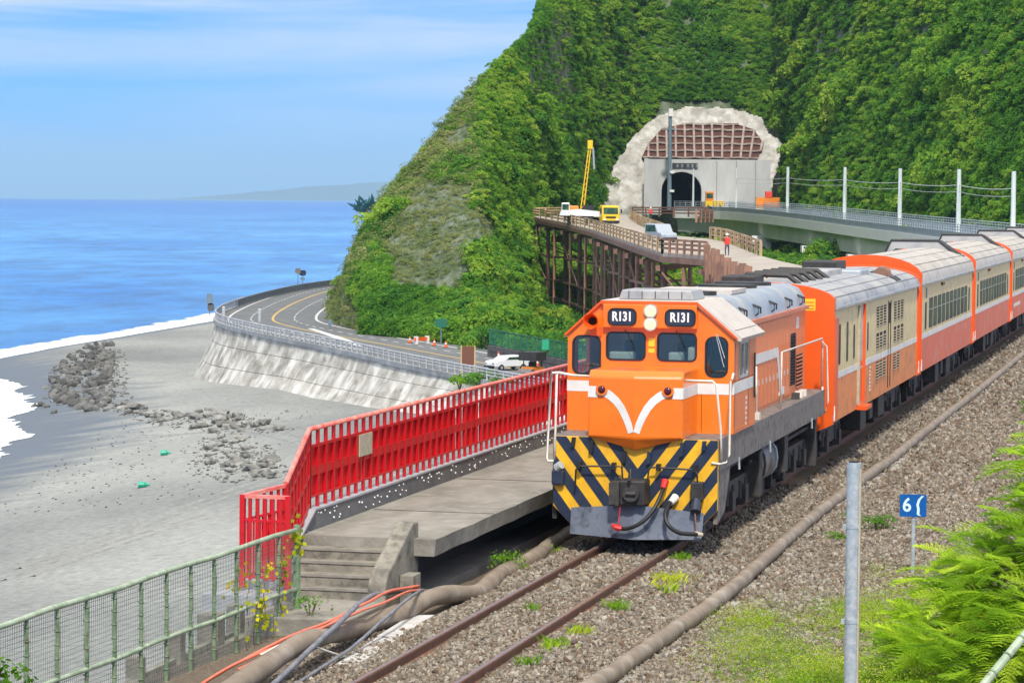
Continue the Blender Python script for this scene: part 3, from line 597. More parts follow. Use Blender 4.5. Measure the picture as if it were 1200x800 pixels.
o = scatter('ballast_stones', P, S, st, 5, M['stone_a'], rot='full'); o.matrix_world = TF

# coast road ----------------------------------------------------------
OUT = [(-25, 610), (-33.7, 548.6), (-38.7, 507.2), (-41.3, 460.4), (-41.9, 425), (-41.4, 405), (-40.0, 388), (-36.6, 371), (-28.8, 345.5), (-18.0, 313.5), (-10.9, 290.5), (-4.3, 271), (4, 249), (15, 224), (30, 194)]
YEL = [(-19, 600), (-28.5, 548), (-33.2, 510), (-34.6, 462), (-34.4, 425), (-33.6, 402), (-32.0, 386), (-28.2, 370), (-22.6, 352), (-15.5, 331.5), (-6.8, 306), (0.0, 285), (8, 263), (17, 240), (34, 204)]
Z_ROAD = -11.5
out = catmull([(x, y, 0) for x, y in OUT], 2.0); yel = catmull([(x, y, 0) for x, y in YEL], 2.0)
inn = offset(yel, -8.6)
n = 120
def resamp(P, n):
    L = [0]
    for a, c in zip(P, P[1:]): L.append(L[-1]+(c-a).length)
    o = []
    for k in range(n+1):
        d = L[-1]*k/n; i = min(max(0, int(np.searchsorted(L, d))-1), len(P)-2); f = (d-L[i])/max(1e-6, L[i+1]-L[i]); o.append(P[i].lerp(P[i+1], f))
    return o
def zed(P, z): return [Vector((p.x, p.y, z)) for p in P]
A = zed(resamp(out, n), Z_ROAD); C = zed(resamp(inn, n), Z_ROAD)
road = struct(B().strip(A, C).build('coast_road', M['asphalt']))
def ribbon(P, w, z, b=None):
    b = b or B(); return b.strip(zed(offset(P, -w/2), z), zed(offset(P, w/2), z))
def mark(b, nm, m): o = b.build(nm, m, parent=road); return o
mark(ribbon(yel, .34, Z_ROAD+.012), 'centre_line', M['lineyellow'])
mark(ribbon(offset(yel, 6.1), .30, Z_ROAD+.012), 'edge_line', M['linewhite'])
mark(ribbon(offset(yel, -6.0), .36, Z_ROAD+.012), 'edge_line', M['linewhite'])
for off in (3.0, -3.0):
    q = resamp(offset(yel, off), 330); b = B()
    for k in range(0, 328, 4): ribbon(q[k:k+3], .22, Z_ROAD+.014, b)
    stuff(mark(b, 'lane_dashes', M['linewhite']))
b = B(); b.add([(x, y, Z_ROAD+.02) for x, y in ((-26.3, 367), (-25.5, 367.2), (-19.2, 338.5), (-15.9, 317), (-20.2, 337.3))], [tuple(range(5))]); mark(b, 'hatched_island', M['linewhite'])

# ================================================================== SEA WALL
wall = empty('seawall', (-41, 395, -18), 'tall curved concrete seawall with dark stains holding up the coast road above the beach', 'seawall', frame='W')
wo = Vector((-41, 395, -18)); wp = resamp(out, 120); courses = [0, .34, .67, 1.0]
def wpt(i, h, push=0):
    p = wp[i]; t = (wp[min(i+1, 120)]-wp[max(i-1, 0)]); nrm = Vector((t.y, -t.x, 0)).normalized()*-1
    if nrm.x > 0: nrm = -nrm
    d = .25+3.4*(1-h)**1.5+push; q = p+nrm*d; zb = float(beach_z(np.array(q.x), np.array(q.y)))-.8
    zb = max(zb, -20); return Vector((q.x, q.y, zb+(Z_ROAD-.02-zb)*h))
b = B(wo)
for h0, h1 in zip(courses, courses[1:]):
    b.strip([wpt(i, h0, -.18) for i in range(0, 121)], [wpt(i, h1, -.18) for i in range(0, 121)])
b.build('core', M['wallrock'], wall)
for c, (h0, h1) in enumerate(zip(courses, courses[1:])):
    k = 0; i = 26
    while i < 112:
        j = min(i+4, 112); b = B(wo); g = .006
        p0 = [wpt(q, h0+g) for q in (i, (i+j)//2, j)]; p1 = [wpt(q, h1-g) for q in (i, (i+j)//2, j)]
        for s in (p0, p1):
            d = (s[2]-s[0]).normalized()*.04; s[0] = s[0]+d; s[2] = s[2]-d
        pm = [wpt(q, (h0+h1)/2, random.uniform(-.02, .06)) for q in (i, (i+j)//2, j)]
        q0 = [wpt(q, h0, -.2) for q in (i, j)]; q1 = [wpt(q, h1, -.2) for q in (i, j)]
        b.add(p0+pm+p1+[q0[0], q0[1], q1[0], q1[1]], [(0, 1, 4, 3), (1, 2, 5, 4), (3, 4, 7, 6), (4, 5, 8, 7), (0, 3, 6, 11, 9), (2, 10, 12, 8, 5), (6, 7, 8, 12, 11), (0, 9, 10, 2, 1)])
        b.build('panel', M['walla'] if (i > 54 or (i > 46 and c > 1)) else M['wallb'], wall); i = j
# coping on top
cp = zed(offset(wp, .15 if (offset(wp, 1)[60].x < wp[60].x) else -.15), Z_ROAD+.18)
sgn = -1 if offset(wp, 1)[60].x > wp[60].x else 1
def ribbox(P, o0, o1, z0, z1, org, name, m, par):
    a = offset(P, o0); c = offset(P, o1); b = B(org)
    b.strip(zed(a, z0), zed(a, z1)); b.strip(zed(a, z1), zed(c, z1)); b.strip(zed(c, z1), zed(c, z0)); b.strip(zed(c, z0), zed(a, z0))
    b.add([zed([a[0]], z0)[0], zed([a[0]], z1)[0], zed([c[0]], z1)[0], zed([c[0]], z0)[0]], [(0, 1, 2, 3)]); b.add([zed([a[-1]], z0)[0], zed([a[-1]], z1)[0], zed([c[-1]], z1)[0], zed([c[-1]], z0)[0]], [(0, 1, 2, 3)])
    return b.build(name, m, par)
ribbox(wp[20:], sgn*-.1, sgn*.55, Z_ROAD-.35, Z_ROAD+.16, wo, 'coping', M['wallb'], wall)
pr = empty('roadside_parapet', (-41, 460, Z_ROAD), 'solid blue grey concrete parapet along the far seaward side of the road bend', 'parapet', frame='W')
ribbox(wp[:50], sgn*-.05, sgn*.35, Z_ROAD, Z_ROAD+1.15, Vector((-41, 460, Z_ROAD)), 'wall_body', M['parapet_far'], pr)
gr = empty('guard_railing', (-30, 350, Z_ROAD), 'pale two rail guard railing on short posts along the top of the stained seawall', 'railing', frame='W')
go = Vector((-30, 350, Z_ROAD)); rp = offset(wp[46:118], sgn*.22)
for hz, rr in ((.42, .07), (.72, .07), (1.0, .09)):
    B(go).tube([(p.x, p.y, Z_ROAD+.15+hz) for p in rp], rr, 6).build('rail', M['guard'], gr)
b = B(go)
for p in resamp(rp, 110): b.box(p.x-.09, p.x+.09, p.y-.09, p.y+.09, Z_ROAD+.1, Z_ROAD+1.15)
stuff(b.build('posts', M['guard'], gr))

# ================================================================== TUNNEL, CUTTING AND VIADUCT
# sprayed concrete slope round the tunnel
shot_poly = [(15.0, 1.0), (18.0, 6.8), (21.8, 12.8), (25.4, 18.4), (30.0, 22.8), (34, 24.6), (41, 25.4), (47.5, 24.8), (52.5, 23.2), (54.5, 20.5), (57.5, 17.5), (56.2, 12.5), (55.0, 8.0), (54.5, 3.0)]
def inpoly(x, y, P):
    c = False
    for i in range(len(P)):
        a = P[i]; d = P[i-1]
        if (a[1] > y) != (d[1] > y) and x < (d[0]-a[0])*(y-a[1])/(d[1]-a[1])+a[0]: c = not c
    return c
def shot_y(x, z): return 603+max(0, z-4)*.62+max(0, 27.5-x)*-.35+.7*noise2(x, z, .28, 4, 5)
sh = empty('shotcrete_slope', (35, 603, 4), 'pale sprayed concrete slope shaped like an arch round the tunnel mouth', 'slope', frame='W'); so = Vector((35, 603, 4))
b = B(so); xs = np.arange(12, 59.5, .3); zs = np.arange(0, 27, .3); ok = {}
def inside_sh(x, z): return inpoly(x+.8*noise2(x, z, .3, 2, 4), z+.7*noise2(z, x, .35, 2, 9), shot_poly)
fs = []; vs = []; idx = {}
def vid(i, j):
    if (i, j) not in idx: x, z = xs[i], zs[j]; idx[(i, j)] = len(vs); vs.append((x, shot_y(x, z), z))
    return idx[(i, j)]
for i in range(len(xs)-1):
    for j in range(len(zs)-1):
        if 28.2 < xs[i] < 53 and zs[j] < 13.2: continue
        if inside_sh(xs[i]+.15, zs[j]+.15): fs.append((vid(i, j), vid(i+1, j), vid(i+1, j+1), vid(i, j+1)))
b.add(vs, fs); o = b.build('concrete_skin', M['shot'], sh, smooth=True)
md = o.modifiers.new('thick', 'SOLIDIFY'); md.thickness = .8; md.offset = 0
# lattice of beams over red earth
lat = [(27.2, 14.3), (28.6, 17.2), (31.6, 20.6), (36, 21.6), (47, 21.9), (51.2, 20.6), (53.2, 17.6), (51.8, 14.3)]
b = B(so); cells = []
ly = lambda x, z: 601.9+max(0, z-4)*.60
b.add([(x, ly(x, z)+.15, z) for x, z in lat]+[(x, ly(x, z)+1.2, z) for x, z in lat], [tuple(range(8))]+[(i, (i+1) % 8, 8+(i+1) % 8, 8+i) for i in range(8)]); b.build('red_earth_face', M['recess'], sh)
for z in (14.45, 15.95, 17.45, 18.95, 20.45, 21.6):
    xa = [x/10 for x in range(260, 545, 2) if inpoly(x/10, min(z, 21.55), lat)]
    if len(xa) > 3:
        pts = [Vector((x, ly(x, z)-.1, z+.12*math.sin(x*1.3+z))) for x in np.linspace(min(xa), max(xa), 12)]; bb = B(so)
        for p, q in zip(pts, pts[1:]): bb.bar(p, q, .5, .36)
        bb.build('lattice_beam', M['lattice'], sh)
for k in range(13):
    x = 28.6+k*1.95; lean = 0 if k < 8 else (k-7)*.35; zt = [z/10 for z in range(140, 222) if inpoly(x+lean*(z/10-14)/7, z/10, lat)]
    if len(zt) > 8:
        pts = [Vector((x+lean*(z-14)/7, ly(x, z)-.16, z)) for z in np.linspace(min(zt), max(zt), 5)]; bb = B(so)
        for p, q in zip(pts, pts[1:]): bb.bar(p, q, .42, .5)
        bb.build('lattice_rib', M['lattice'], sh)
# portal wall with its arch
po = Vector((35.2, 599, 3.2)); pt = empty('tunnel_portal', po, 'concrete railway tunnel portal with a dark arched mouth under a nameplate', 'tunnel', frame='W')
arch = [(31.0, 2.2), (31.0, 7.4)]+[(35.2-4.2*math.cos(R(a)), 7.4+3.9*math.sin(R(a))) for a in range(15, 180, 15)]+[(39.4, 7.4), (39.4, 2.2)]
w_ = B(po); w_.prism([(27.4, 2.3), (53.8, 2.3), (53.8, 13.9), (27.4, 13.9)], 599.6, 601.4)
wallo = w_.build('portal_wall', M['portal'], pt)
cb = B(po); cb.prism(arch, 598, 603); cut(wallo, cb)
b = B(po); n = len(arch); b.add([(x, 601.3, z) for x, z in arch]+[(x, 640, z) for x, z in arch], [(i, i+1, n+i+1, n+i) for i in range(n-1)]+[tuple(range(n, 2*n))]); b.build('tunnel_lining', mat('tunnel_painted_darkness', (.004, .005, .008), rough=1, spec=0), pt)  # near-black lining colour paints in the darkness inside the tunnel
b = B(po); ring(b, arch, [(35.2+(x-35.2)*1.12, 2.2+(z-2.2)*1.055) for x, z in arch], 599.3, 599.62); b.build('arch_ring', M['portal'], pt)
B(po).box(27.3, 28.2, 598.6, 599.6, 2.3, 14.0).build('buttress', M['portal'], pt)
for x in (42.5, 46.6, 50.6): B(po).box(x, x+.09, 599.5, 599.6, 3.2, 13.6).build('joint', M['sill'], pt)
np_ = B(po).box(33.2, 38.5, 599.35, 599.6, 12.0, 13.1).build('nameplate', mat('dark_nameplate', (.03, .035, .04), rough=.5), pt)
for k in range(5):   # worn raised characters, too small in the photograph to read as more than strokes
    x = -1.55+k*.95+(.3 if k > 1 else 0); g = B(); zz = 9.35
    g.box(x-.28, x+.28, -.30+.0, -.26, zz+.2, zz+.27); g.box(x-.28, x+.28, -.30, -.26, zz-.08, zz-.01); g.box(x-.04, x+.04, -.30, -.26, zz-.3, zz+.34); g.box(x-.3, x+.3, -.30, -.26, zz-.33, zz-.27)
    g.build('character', M['guard'], np_).location = (.65, .62, 0)

# viaduct: near edge line, deck top heights
VE = [(33.6, 600, 3.2), (40.5, 588, 3.15), (44.6, 565, 3.0), (49.2, 515, 2.4), (53.6, 450, 1.5), (55.8, 390, .95), (56.4, 340, .55), (54.6, 290, .25), (49.5, 240, 0.05)]
ve = catmull(VE, 6); vo = Vector((45, 565, 0)); va = empty('railway_viaduct', vo, 'curved pale concrete railway viaduct leading to the tunnel mouth', 'viaduct', frame='W')
def voff(d, dz):
    o = []
    for i, p in enumerate(ve):
        t = (ve[min(i+1, len(ve)-1)]-ve[max(i-1, 0)]); nn = Vector((-t.y, t.x, 0)).normalized(); nn = nn if nn.x > 0 or (i < 4) else nn
        if nn.dot(Vector((1, .2, 0))) < 0: nn = -nn
        o.append(p+nn*d+Vector((0, 0, dz)))
    return o
def vsec(pts, name, m, par=va, org=vo):
    b = B(org); Ls = [voff(d, z) for d, z in pts]; Ls.append(Ls[0])
    for a, c in zip(Ls, Ls[1:]): b.strip(a, c)
    for e in (0, -1): b.add([l[e] for l in Ls[:-1]], [tuple(range(len(Ls)-1))])
    return b.build(name, m, par)
vsec([(0, 0), (0, -1.55), (1.0, -1.7), (8.6, -1.7), (9.6, -1.55), (9.6, 0)], 'deck_slab', M['girder_lit'])
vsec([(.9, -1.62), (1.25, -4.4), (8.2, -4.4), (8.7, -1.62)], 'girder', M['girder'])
for d in (.1, 9.2):
    vr = empty('viaduct_railing', vo, 'blue grey railing along the near edge of the viaduct' if d < 1 else 'blue grey railing along the far edge of the viaduct', 'railing', frame='W')
    vsec([(d, .02), (d, .95), (d+.2, .95), (d+.2, .02)], 'kerb_wall', M['vrail'], vr)
    for hz in (1.25, 1.6, 1.95): B(vo).tube(voff(d+.1, hz), .05, 5).build('rail', M['vrail'], vr)
    b = B(vo)
    for p in resamp(voff(d+.1, 0), 190): b.box(p.x-.05, p.x+.05, p.y-.05, p.y+.05, p.z+.9, p.z+2.0)
    stuff(b.build('posts', M['vrail'], vr))
for (x, y, z) in ((48.3, 548, -1.3), (52.7, 497, -2.3), (55.4, 452, -2.9), (57.8, 408, -3.3), (59.2, 362, -3.6), (59.5, 316, -3.9)):
    p = B((x, y, -11.9)); p.box(x-1.1, x+1.1, y-1.3, y+1.3, -11.9, z-1.0); p.box(x-2.6, x+2.6, y-1.5, y+1.5, z-1.15, z-.0); p.build('pier', M['girder_lit'], va).location = Vector((x, y, -11.9))-vo
# overhead line masts and the wire
prev = None; wires = []
for k, (x, y, zb, zt) in enumerate(((37.5, 597, 3.2, 11.9), (45.5, 585, 3.1, 12.0), (52.3, 546, 2.9, 11.9), (55.9, 483, 2.0, 11.2), (58.6, 434, 1.3, 10.5), (59.9, 385, .9, 9.9), (60.8, 348, .6, 9.3))):
    m_ = empty('catenary_mast', (x, y, zb), 'pale catenary mast on the viaduct, '+['just right of the tunnel mouth', 'second from the tunnel mouth', 'left of the green hillside, third from the tunnel', 'fourth from the tunnel mouth', 'fifth from the tunnel mouth', 'sixth from the tunnel mouth, above the train roofs', 'rightmost in the picture'][k], 'mast', 'catenary masts on the viaduct', frame='W')
    B((x, y, zb)).cyl((x, y, zb), .33 if k > 1 else .22, zt-zb, n=10, r2=.28 if k > 1 else .18).build('pole', M['catpole'], m_); B((x, y, zb)).box(x-.45, x+.45, y-.45, y+.45, zb-.05, zb+.35).build('base_plate', M['galv'], m_)
    if k > 0: wires.append(Vector((x, y, zt-2.1-.0)))
w_ = []
for a, c in zip(wires, wires[1:]):
    for k in range(8): t = k/8; q = a.lerp(c, t); q.z -= 1.1*4*t*(1-t)*.25; w_.append(q)
w_.append(wires[-1])
wo_ = B(wires[0]); wo_.tube(w_, .045, 4); meta(wo_.build('overhead_wire', M['galv']), 'thin overhead wire slung between the catenary masts', 'wire')
wo_ = B(wires[0]); wo_.tube([p-Vector((0, 0, .9)) for p in w_], .035, 4); meta(wo_.build('contact_wire', M['galv']), 'lower contact wire slung under the overhead wire', 'wire')
p_ = (32.25, 592, 3.3); m_ = empty('signal_pole', p_, 'tall slate grey lattice pole standing before the left side of the tunnel mouth', 'pole', frame='W')
B(p_).cyl(p_, .48, 20.5, n=10, r2=.36).build('pole', M['darkpole'], m_)
B(p_).box(p_[0]-.35, p_[0]+.55, 591.4, 592.6, 22.6, 24.2).build('lamp_box', M['white'], m_)
B(p_).box(31.2, 33.3, 591.6, 592.4, 19.8, 20.1).build('cross_arm', M['darkpole'], m_)
for hz in (10.9, 7.0): B(p_).box(32.3, 33.2, 591.2, 591.6, hz, hz+.5).build('insulator', M['white'], m_)
m_ = empty('hill_beacon', (88.1, 492, 6), 'small green and white beacon mast among the shrubs at the far right', 'beacon', frame='W')
B((88.1, 492, 6)).cyl((88.1, 492, 6), .2, 9, n=8).build('pole', M['catpole'], m_); B((88.1, 492, 6)).box(87.2, 89, 491.4, 492.6, 12.6, 14.6).build('cabinet', mat('teal_cabinet', (.04, .22, .20), rough=.5), m_); B((88.1, 492, 6)).cyl((88.1, 492, 16.2), .55, .5, n=10).build('lamp', M['white'], m_)

# ================================================================== TRESTLE
DS = [((2.4, 437, 2.75), (17.7, 452, 3.0)), ((7.2, 405, 2.1), (17.3, 420, 2.5)), ((10.3, 365, 1.5), (17.0, 385, 2.0)), ((12.3, 300, 1.0), (17.3, 330, 1.45)), ((13.7, 262, .62), (20.7, 300, 1.4)), ((17.1, 252, .55), (21.3, 285, 1.3)), ((16.5, 225, .35), (20.8, 240, .85)), ((15.6, 190, .15), (21.0, 225, .75)), ((15.5, 170, .05), (23.5, 190, .3))]
to = Vector((12, 340, -11)); tr = empty('work_trestle', to, 'rusty steel piled trestle carrying the dusty construction deck beside the hill', 'trestle', frame='W')
L_ = [Vector(a) for a, c in DS]; R_ = [Vector(c) for a, c in DS]
b = B(to); b.strip(L_, R_); o = b.build('deck', M['deck'], tr); md = o.modifiers.new('t', 'SOLIDIFY'); md.thickness = .35; md.offset = 1 if False else -1
def edgepts(Pn, step): 
    o = []
    for a, c in zip(Pn, Pn[1:]):
        n_ = max(1, round((c-a).length/step)); o += [a.lerp(c, k/n_) for k in range(n_)]
    return o+[Pn[-1]]
Lp = edgepts(L_, 17); Rp = edgepts(R_, 9)
for P_, nm in ((Lp, 'edge_girder'), (Rp, 'edge_girder')):
    b = B(to)
    for a, c in zip(P_, P_[1:]): b.bar(a-Vector((0, 0, .62)), c-Vector((0, 0, .62)), .35, .5)
    b.build(nm, M['rust'], tr)
def ground_at(x, y):
    u = 600+3350*x/y; r = [np.interp(u, HU, HR[:, k]) for k in range(5)]; z = [np.interp(u, HU, HZ[:, k]) for k in range(5)]
    return float(np.interp(y, r, z)) if y > r[0] else -11.8
piles = []
for k, p in enumerate(Lp[:-1]):
    q = R_[0] if False else min(Rp, key=lambda c: abs((c-p).y-12)); nrow = 2
    row = [p.lerp(q, f) for f in np.linspace(.03, .95, nrow)]
    b = B(to).bar(row[0]-Vector((.6, 0, 1.45)), row[-1]-Vector((-.3, 0, 1.45)), .45, .5); b.build('cross_head', M['rust'], tr)
    for i, c in enumerate(row):
        g = ground_at(c.x, c.y)-1.2
        if p.y < 236: g = -12
        r_ = .30 if i else .36
        B(to).cyl((c.x, c.y, g), r_*.8, c.z-1.3-g, n=8).build('pile', M['rust'] if random.random() < .6 else M['rustd'], tr); piles.append((c.x, c.y, g, c.z))
        if i < nrow-1:
            d = row[i+1]
            for zz in (-3.2, -6.2, -8.6):
                if zz > g+1.5 and zz > ground_at(d.x, d.y)+.3: B(to).bar((c.x, c.y, zz), (d.x, d.y, zz), .22, .3).build('cross_beam', M['rust'], tr)
            if i == 0: B(to).bar((c.x, c.y, -1.2), (d.x, d.y, -6.4), .13, .13).build('brace', M['rustd'], tr)
    if k:
        a = Lp[k-1]
        for zz in (-3.0, -6.4, -9.0):
            if ground_at(p.x, p.y)+.3 < zz: B(to).bar((a.x, a.y, zz), (p.x, p.y, zz+.2), .2, .24).build('wale', M['rust'] if k % 2 else M['rustd'], tr)
        if k % 2: B(to).bar((a.x, a.y, -1.2), (p.x, p.y, -6.2), .14, .14).build('brace', M['rust'], tr)
        m1 = a.lerp(p, .5); g = ground_at(m1.x, m1.y)-1.2; B(to).cyl((m1.x, m1.y, max(g, -12)), .2, m1.z-1.2-max(g, -12), n=8).build('pile', M['rust'] if k % 2 else M['timberd'], tr)
B(to).bar((4.2, 441, 1.4), (1.0, 436, -10), .28).build('raking_strut', M['timber'], tr)
B(to).bar((8.7, 404, -.3), (6.2, 430, -.6), .9, .9).build('pipe_stub', M['timber'], tr)
# timber guard rails: posts and boards, each board its own part
def handrail(Pn, step, label, m, closed=False):
    g_ = empty('timber_railing', Pn[0], label, 'railing', 'timber railings of the construction deck', frame='W'); P_ = edgepts(Pn, step); og = Vector(Pn[0])
    for p in P_: B(og).box(p.x-.12, p.x+.12, p.y-.12, p.y+.12, p.z-.1, p.z+1.25).build('post', m, g_)
    for a, c in zip(P_, P_[1:]):
        for hz in (.45, .85, 1.22): B(og).bar(a+Vector((0, 0, hz)), c+Vector((0, 0, hz)), .1, .2).build('board', m, g_)
handrail(L_[:5], 5.5, 'timber railing on the seaward edge of the trestle deck', M['timber'])
handrail(R_[1:4], 6.5, 'timber railing between the yellow truck and the silver van', M['timber'])
handrail([R_[4], R_[5], R_[6]], 6, 'timber railing under the viaduct beyond the silver van', M['timber'])
handrail([L_[0], L_[0].lerp(R_[0], .5)], 3.5, 'short timber railing across the far end of the trestle deck', M['timber'])
handrail([L_[4], L_[5]], 1.8, 'short low timber railing at the step in the deck edge', M['timberd'])
handrail([Vector((19.2, 300, 3.2)), Vector((23, 330, 3.0)), Vector((26, 390, 3.2)), Vector((17.9, 430, 3.0))], 8, 'timber railing by the portal below the viaduct end', M['timberd'])
# sheet piles / upright boards along the near edge (the jagged brown row)
sp_ = empty('sheet_pile_row', (15.8, 215, 0), 'jagged row of upright rusty sheet piles along the near deck edge', 'sheet piles', frame='W')
for k in range(34):
    t = k/33; x = 17.0+(15.0-17.0)*t; y = 251+(176-251)*t; z = .5-.45*t; w = random.uniform(.16, .34)
    B((15.8, 215, 0)).box(x-w, x+w, y-.15, y+.15, z-3.4, z+random.uniform(.1, 1.2)).build('pile_board', M['timberd'] if k % 3 else M['rust'], sp_)

# ---- machines and vehicles on the deck
def wheel(par, x, y, z, r, w, m=None):
    o = B((x, y, z)).tube([(x-w/2, y, z), (x+w/2, y, z)], r, 14).build('wheel', M['rubber'], par); o.location = (x, y, z); B().tube([(-w/2-.01, 0, 0), (w/2+.01, 0, 0)], r*.5, 10).build('rim', m or M['vsilver'], o); return o
def truck(loc, rz):
    t = empty('flatbed_truck', loc, 'yellow flatbed truck facing the viewer with a white load on the trestle deck', 'truck', frame='W', rz=rz)
    o = B().prism([(0, .55), (0, 1.6), (.25, 2.75), (1.9, 2.85), (1.9, .55)], -1.2, 1.2, 'x').build('cab', M['vyellow'], t); bevel(o, .08)
    B().prism([(-.02, 1.62), (.215, 2.58), (.235, 2.58), (.02, 1.62)], -1.02, 1.02, 'x').build('windscreen', M['pane'], t)
    for s in (-1, 1):
        B().box(s*1.205-.01, s*1.205+.01, .55, 1.35, 1.6, 2.45).build('side_window', M['pane'], t); B().box(s*1.45-.1, s*1.45+.1, -.12, 0, 1.75, 2.3).build('mirror', M['rubber'], t); B().box(s*.85-.18, s*.85+.18, -.04, .02, .78, .98).build('headlight', M['vwhite'], t)
    B().box(-1.22, 1.22, -.1, .1, .4, .72).build('bumper', M['rubber'], t); B().box(-.7, .7, -.03, .0, 1.05, 1.3).build('grille', M['rubber'], t)
    B().box(-1.2, 1.2, 2.05, 9.4, .95, 1.15).build('flatbed', M['sill'], t); B().box(-.45, .45, 1.5, 9.2, .6, .95).build('chassis', M['rubber'], t)
    for y in (1.0, 6.6, 7.8):
        for s in (-1, 1): wheel(t, s*1.0, y, .5, .5, .32)
    return t
truck((13.45, 394, 1.78), .18)
ld_ = B((10.2, 399, 3.2)); ld_.prism([(6.4, 3.15), (12.4, 3.05), (12.3, 3.7), (9, 4.05), (6.6, 3.75)], 396, 399.5); meta(ld_.build('white_panel_stack', M['vwhite']), 'pale tarpaulined load lying between the crane and the yellow truck', 'load')
def car(name, loc, rz, m, label, van=False, cat='car', group=None):
    t = empty(name, loc, label, cat, group, frame='W', rz=rz); L = 4.5; h = 1.85 if van else 1.45
    prof = [(0, .35), (0, .75), (.15, .95), (1.05, 1.05), (1.75, h-.03), (3.6 if not van else 4.25, h), (4.2 if not van else 4.45, 1.05), (L, .95), (L, .35)]
    o = B().prism(prof, -.84, .84, 'x').build('body', m, t); bevel(o, .1, 3)
    B().prism([(1.10, 1.08), (1.66, h-.14), (1.70, h-.14), (1.14, 1.06)], -.70, .70, 'x').build('windscreen', M['pane'], t)
    for s in (-1, 1): B().prism([(1.5, 1.05), (1.85, h-.14), (3.5 if not van else 4.1, h-.14), (3.9 if not van else 4.2, 1.05)], s*.845-.006, s*.845+.006, 'x').build('side_windows', M['pane'], t)
    B().prism([(L-.32 if not van else L-.14, 1.08), (3.78 if not van else 4.32, h-.16), (3.82 if not van else 4.36, h-.16), (L-.28 if not van else L-.10, 1.08)], -.66, .66, 'x').build('rear_window', M['pane'], t)
    for s in (-1, 1):
        B().box(s*.6-.17, s*.6+.17, -.02, .05, .62, .8).build('headlight', M['galv'], t); B().box(s*.66-.12, s*.66+.12, L-.03, L+.02, .7, .9).build('tail_light', M['marker'], t)
        for y in (.85, 3.6): wheel(t, s*.78, y, .31, .31, .2)
    B().box(-.8, .8, -.06, .03, .33, .5).build('bumper', M['rubber'], t)
    return t
car('parked_van', (15.55, 284, 1.22), .35, M['vsilver'], 'silver van with a dark open back standing on the deck under the viaduct end', True, 'van')
car('white_car', (-2.2, 281, Z_ROAD+.02), -.9, M['vwhite'], 'white car driving on the coast road above the red fence')
# roller on the road
t = empty('road_roller', (1.6, 268.5, Z_ROAD), 'small yellow road roller with a black canopy seen just over the red fence', 'roller', frame='W', rz=-.5)
B().box(-.65, .65, -.3, 1.9, .55, 1.15).build('body', M['vorange'], t); B().tube([(-.7, -.5, .5), (.7, -.5, .5)], .5, 16).build('front_drum', M['sill'], t); B().tube([(-.7, 1.9, .5), (.7, 1.9, .5)], .5, 16).build('rear_drum', M['sill'], t)
for x in (-.6, .6):
    for y in (.1, 1.4): B().box(x-.04, x+.04, y-.04, y+.04, 1.1, 2.1).build('canopy_post', M['rubber'], t)
B().box(-.95, .95, -.3, 1.7, 1.75, 2.55).build('canopy', M['black'], t); B().box(-.3, .3, .5, 1.0, 1.15, 1.6).build('seat', M['rubber'], t)
# crane / drill rig
t = empty('drill_rig', (9.3, 398, 2.0), 'yellow crawler drill rig with a leaning mast at the back of the trestle', 'drill rig', frame='W')
for s in (-1.2, 1.2): bevel(B().box(s-.35, s+.35, -1.9, 1.9, 0, .85).build('crawler_track', M['rubber'], t), .2)
B().box(-1.6, 1.6, -1.4, 2.0, .9, 1.5).build('turntable', M['black'], t); bevel(B().box(-2.4, -.2, -1.2, 1.8, 1.5, 2.5).build('engine_cover', M['vorange'], t), .15); bevel(B().box(-2.6, -1.5, -1.5, -.3, 1.3, 2.9).build('cab', M['vwhite'], t), .1)
B().box(-2.5, -1.6, -1.52, -1.49, 1.9, 2.7).build('cab_window', M['pane'], t)
for dx, dy in ((-.22, 0), (.22, 0), (-.22, .4), (.22, .4)): B().bar((.2+dx, -.3+dy, 1.2), (1.25+dx*.7, -.3+dy, 10.6), .13).build('mast_chord', M['vyellow'], t)
for k in range(12): a = k/12; c = (k+1)/12; s = 1 if k % 2 else -1; B().bar((.2+1.05*a-.22*s, -.3, 1.2+9.4*a), (.2+1.05*c+.22*s, -.3, 1.2+9.4*c), .09).build('lacing', M['vorange'], t)
B().box(.95, 1.65, -.5, .3, 10.4, 11.6).build('mast_head', M['vyellow'], t); B().tube([(1.9, -.3, 7.6), (1.7, -.3, 10.6)], .14, 6).build('drill_motor', M['galv'], t); B().box(.4, 1.9, -1.0, .8, .9, 2.6).build('winch', M['rubber'], t)
# loader in the tunnel mouth
t = empty('wheel_loader', (40.6, 588, 3.1), 'small yellow loader parked in the right side of the tunnel mouth', 'loader', frame='W')
B().box(-1.2, 2.6, -1, 1.4, 1.1, 2.2).build('chassis', M['vyellow'], t); bevel(B().box(-1.1, .5, -.9, 1, 2.2, 4.1).build('cab', M['vorange'], t), .1); B().box(-.95, .35, -.93, -.89, 2.7, 3.7).build('window', M['pane'], t); B().box(-2.0, -1.2, -1.2, 1.6, .8, 1.9).build('bucket', M['sill'], t)
for x in (-.6, 1.8): wheel(t, x, -1.1, .7, .7, .3)
t = empty('concrete_mixer', (52.0, 585, 3.1), 'orange machine standing before the right end of the portal wall', 'machine', frame='W')
B().box(-2.4, 2.4, -.8, .8, 1.0, 3.0).build('tank_body', M['vorange'], t); B().box(-.5, .8, -.9, .9, 3.0, 4.2).build('hopper', M['red'], t); B().box(-2.5, 2.5, -.9, .9, .4, 1.0).build('frame', M['beige'], t)

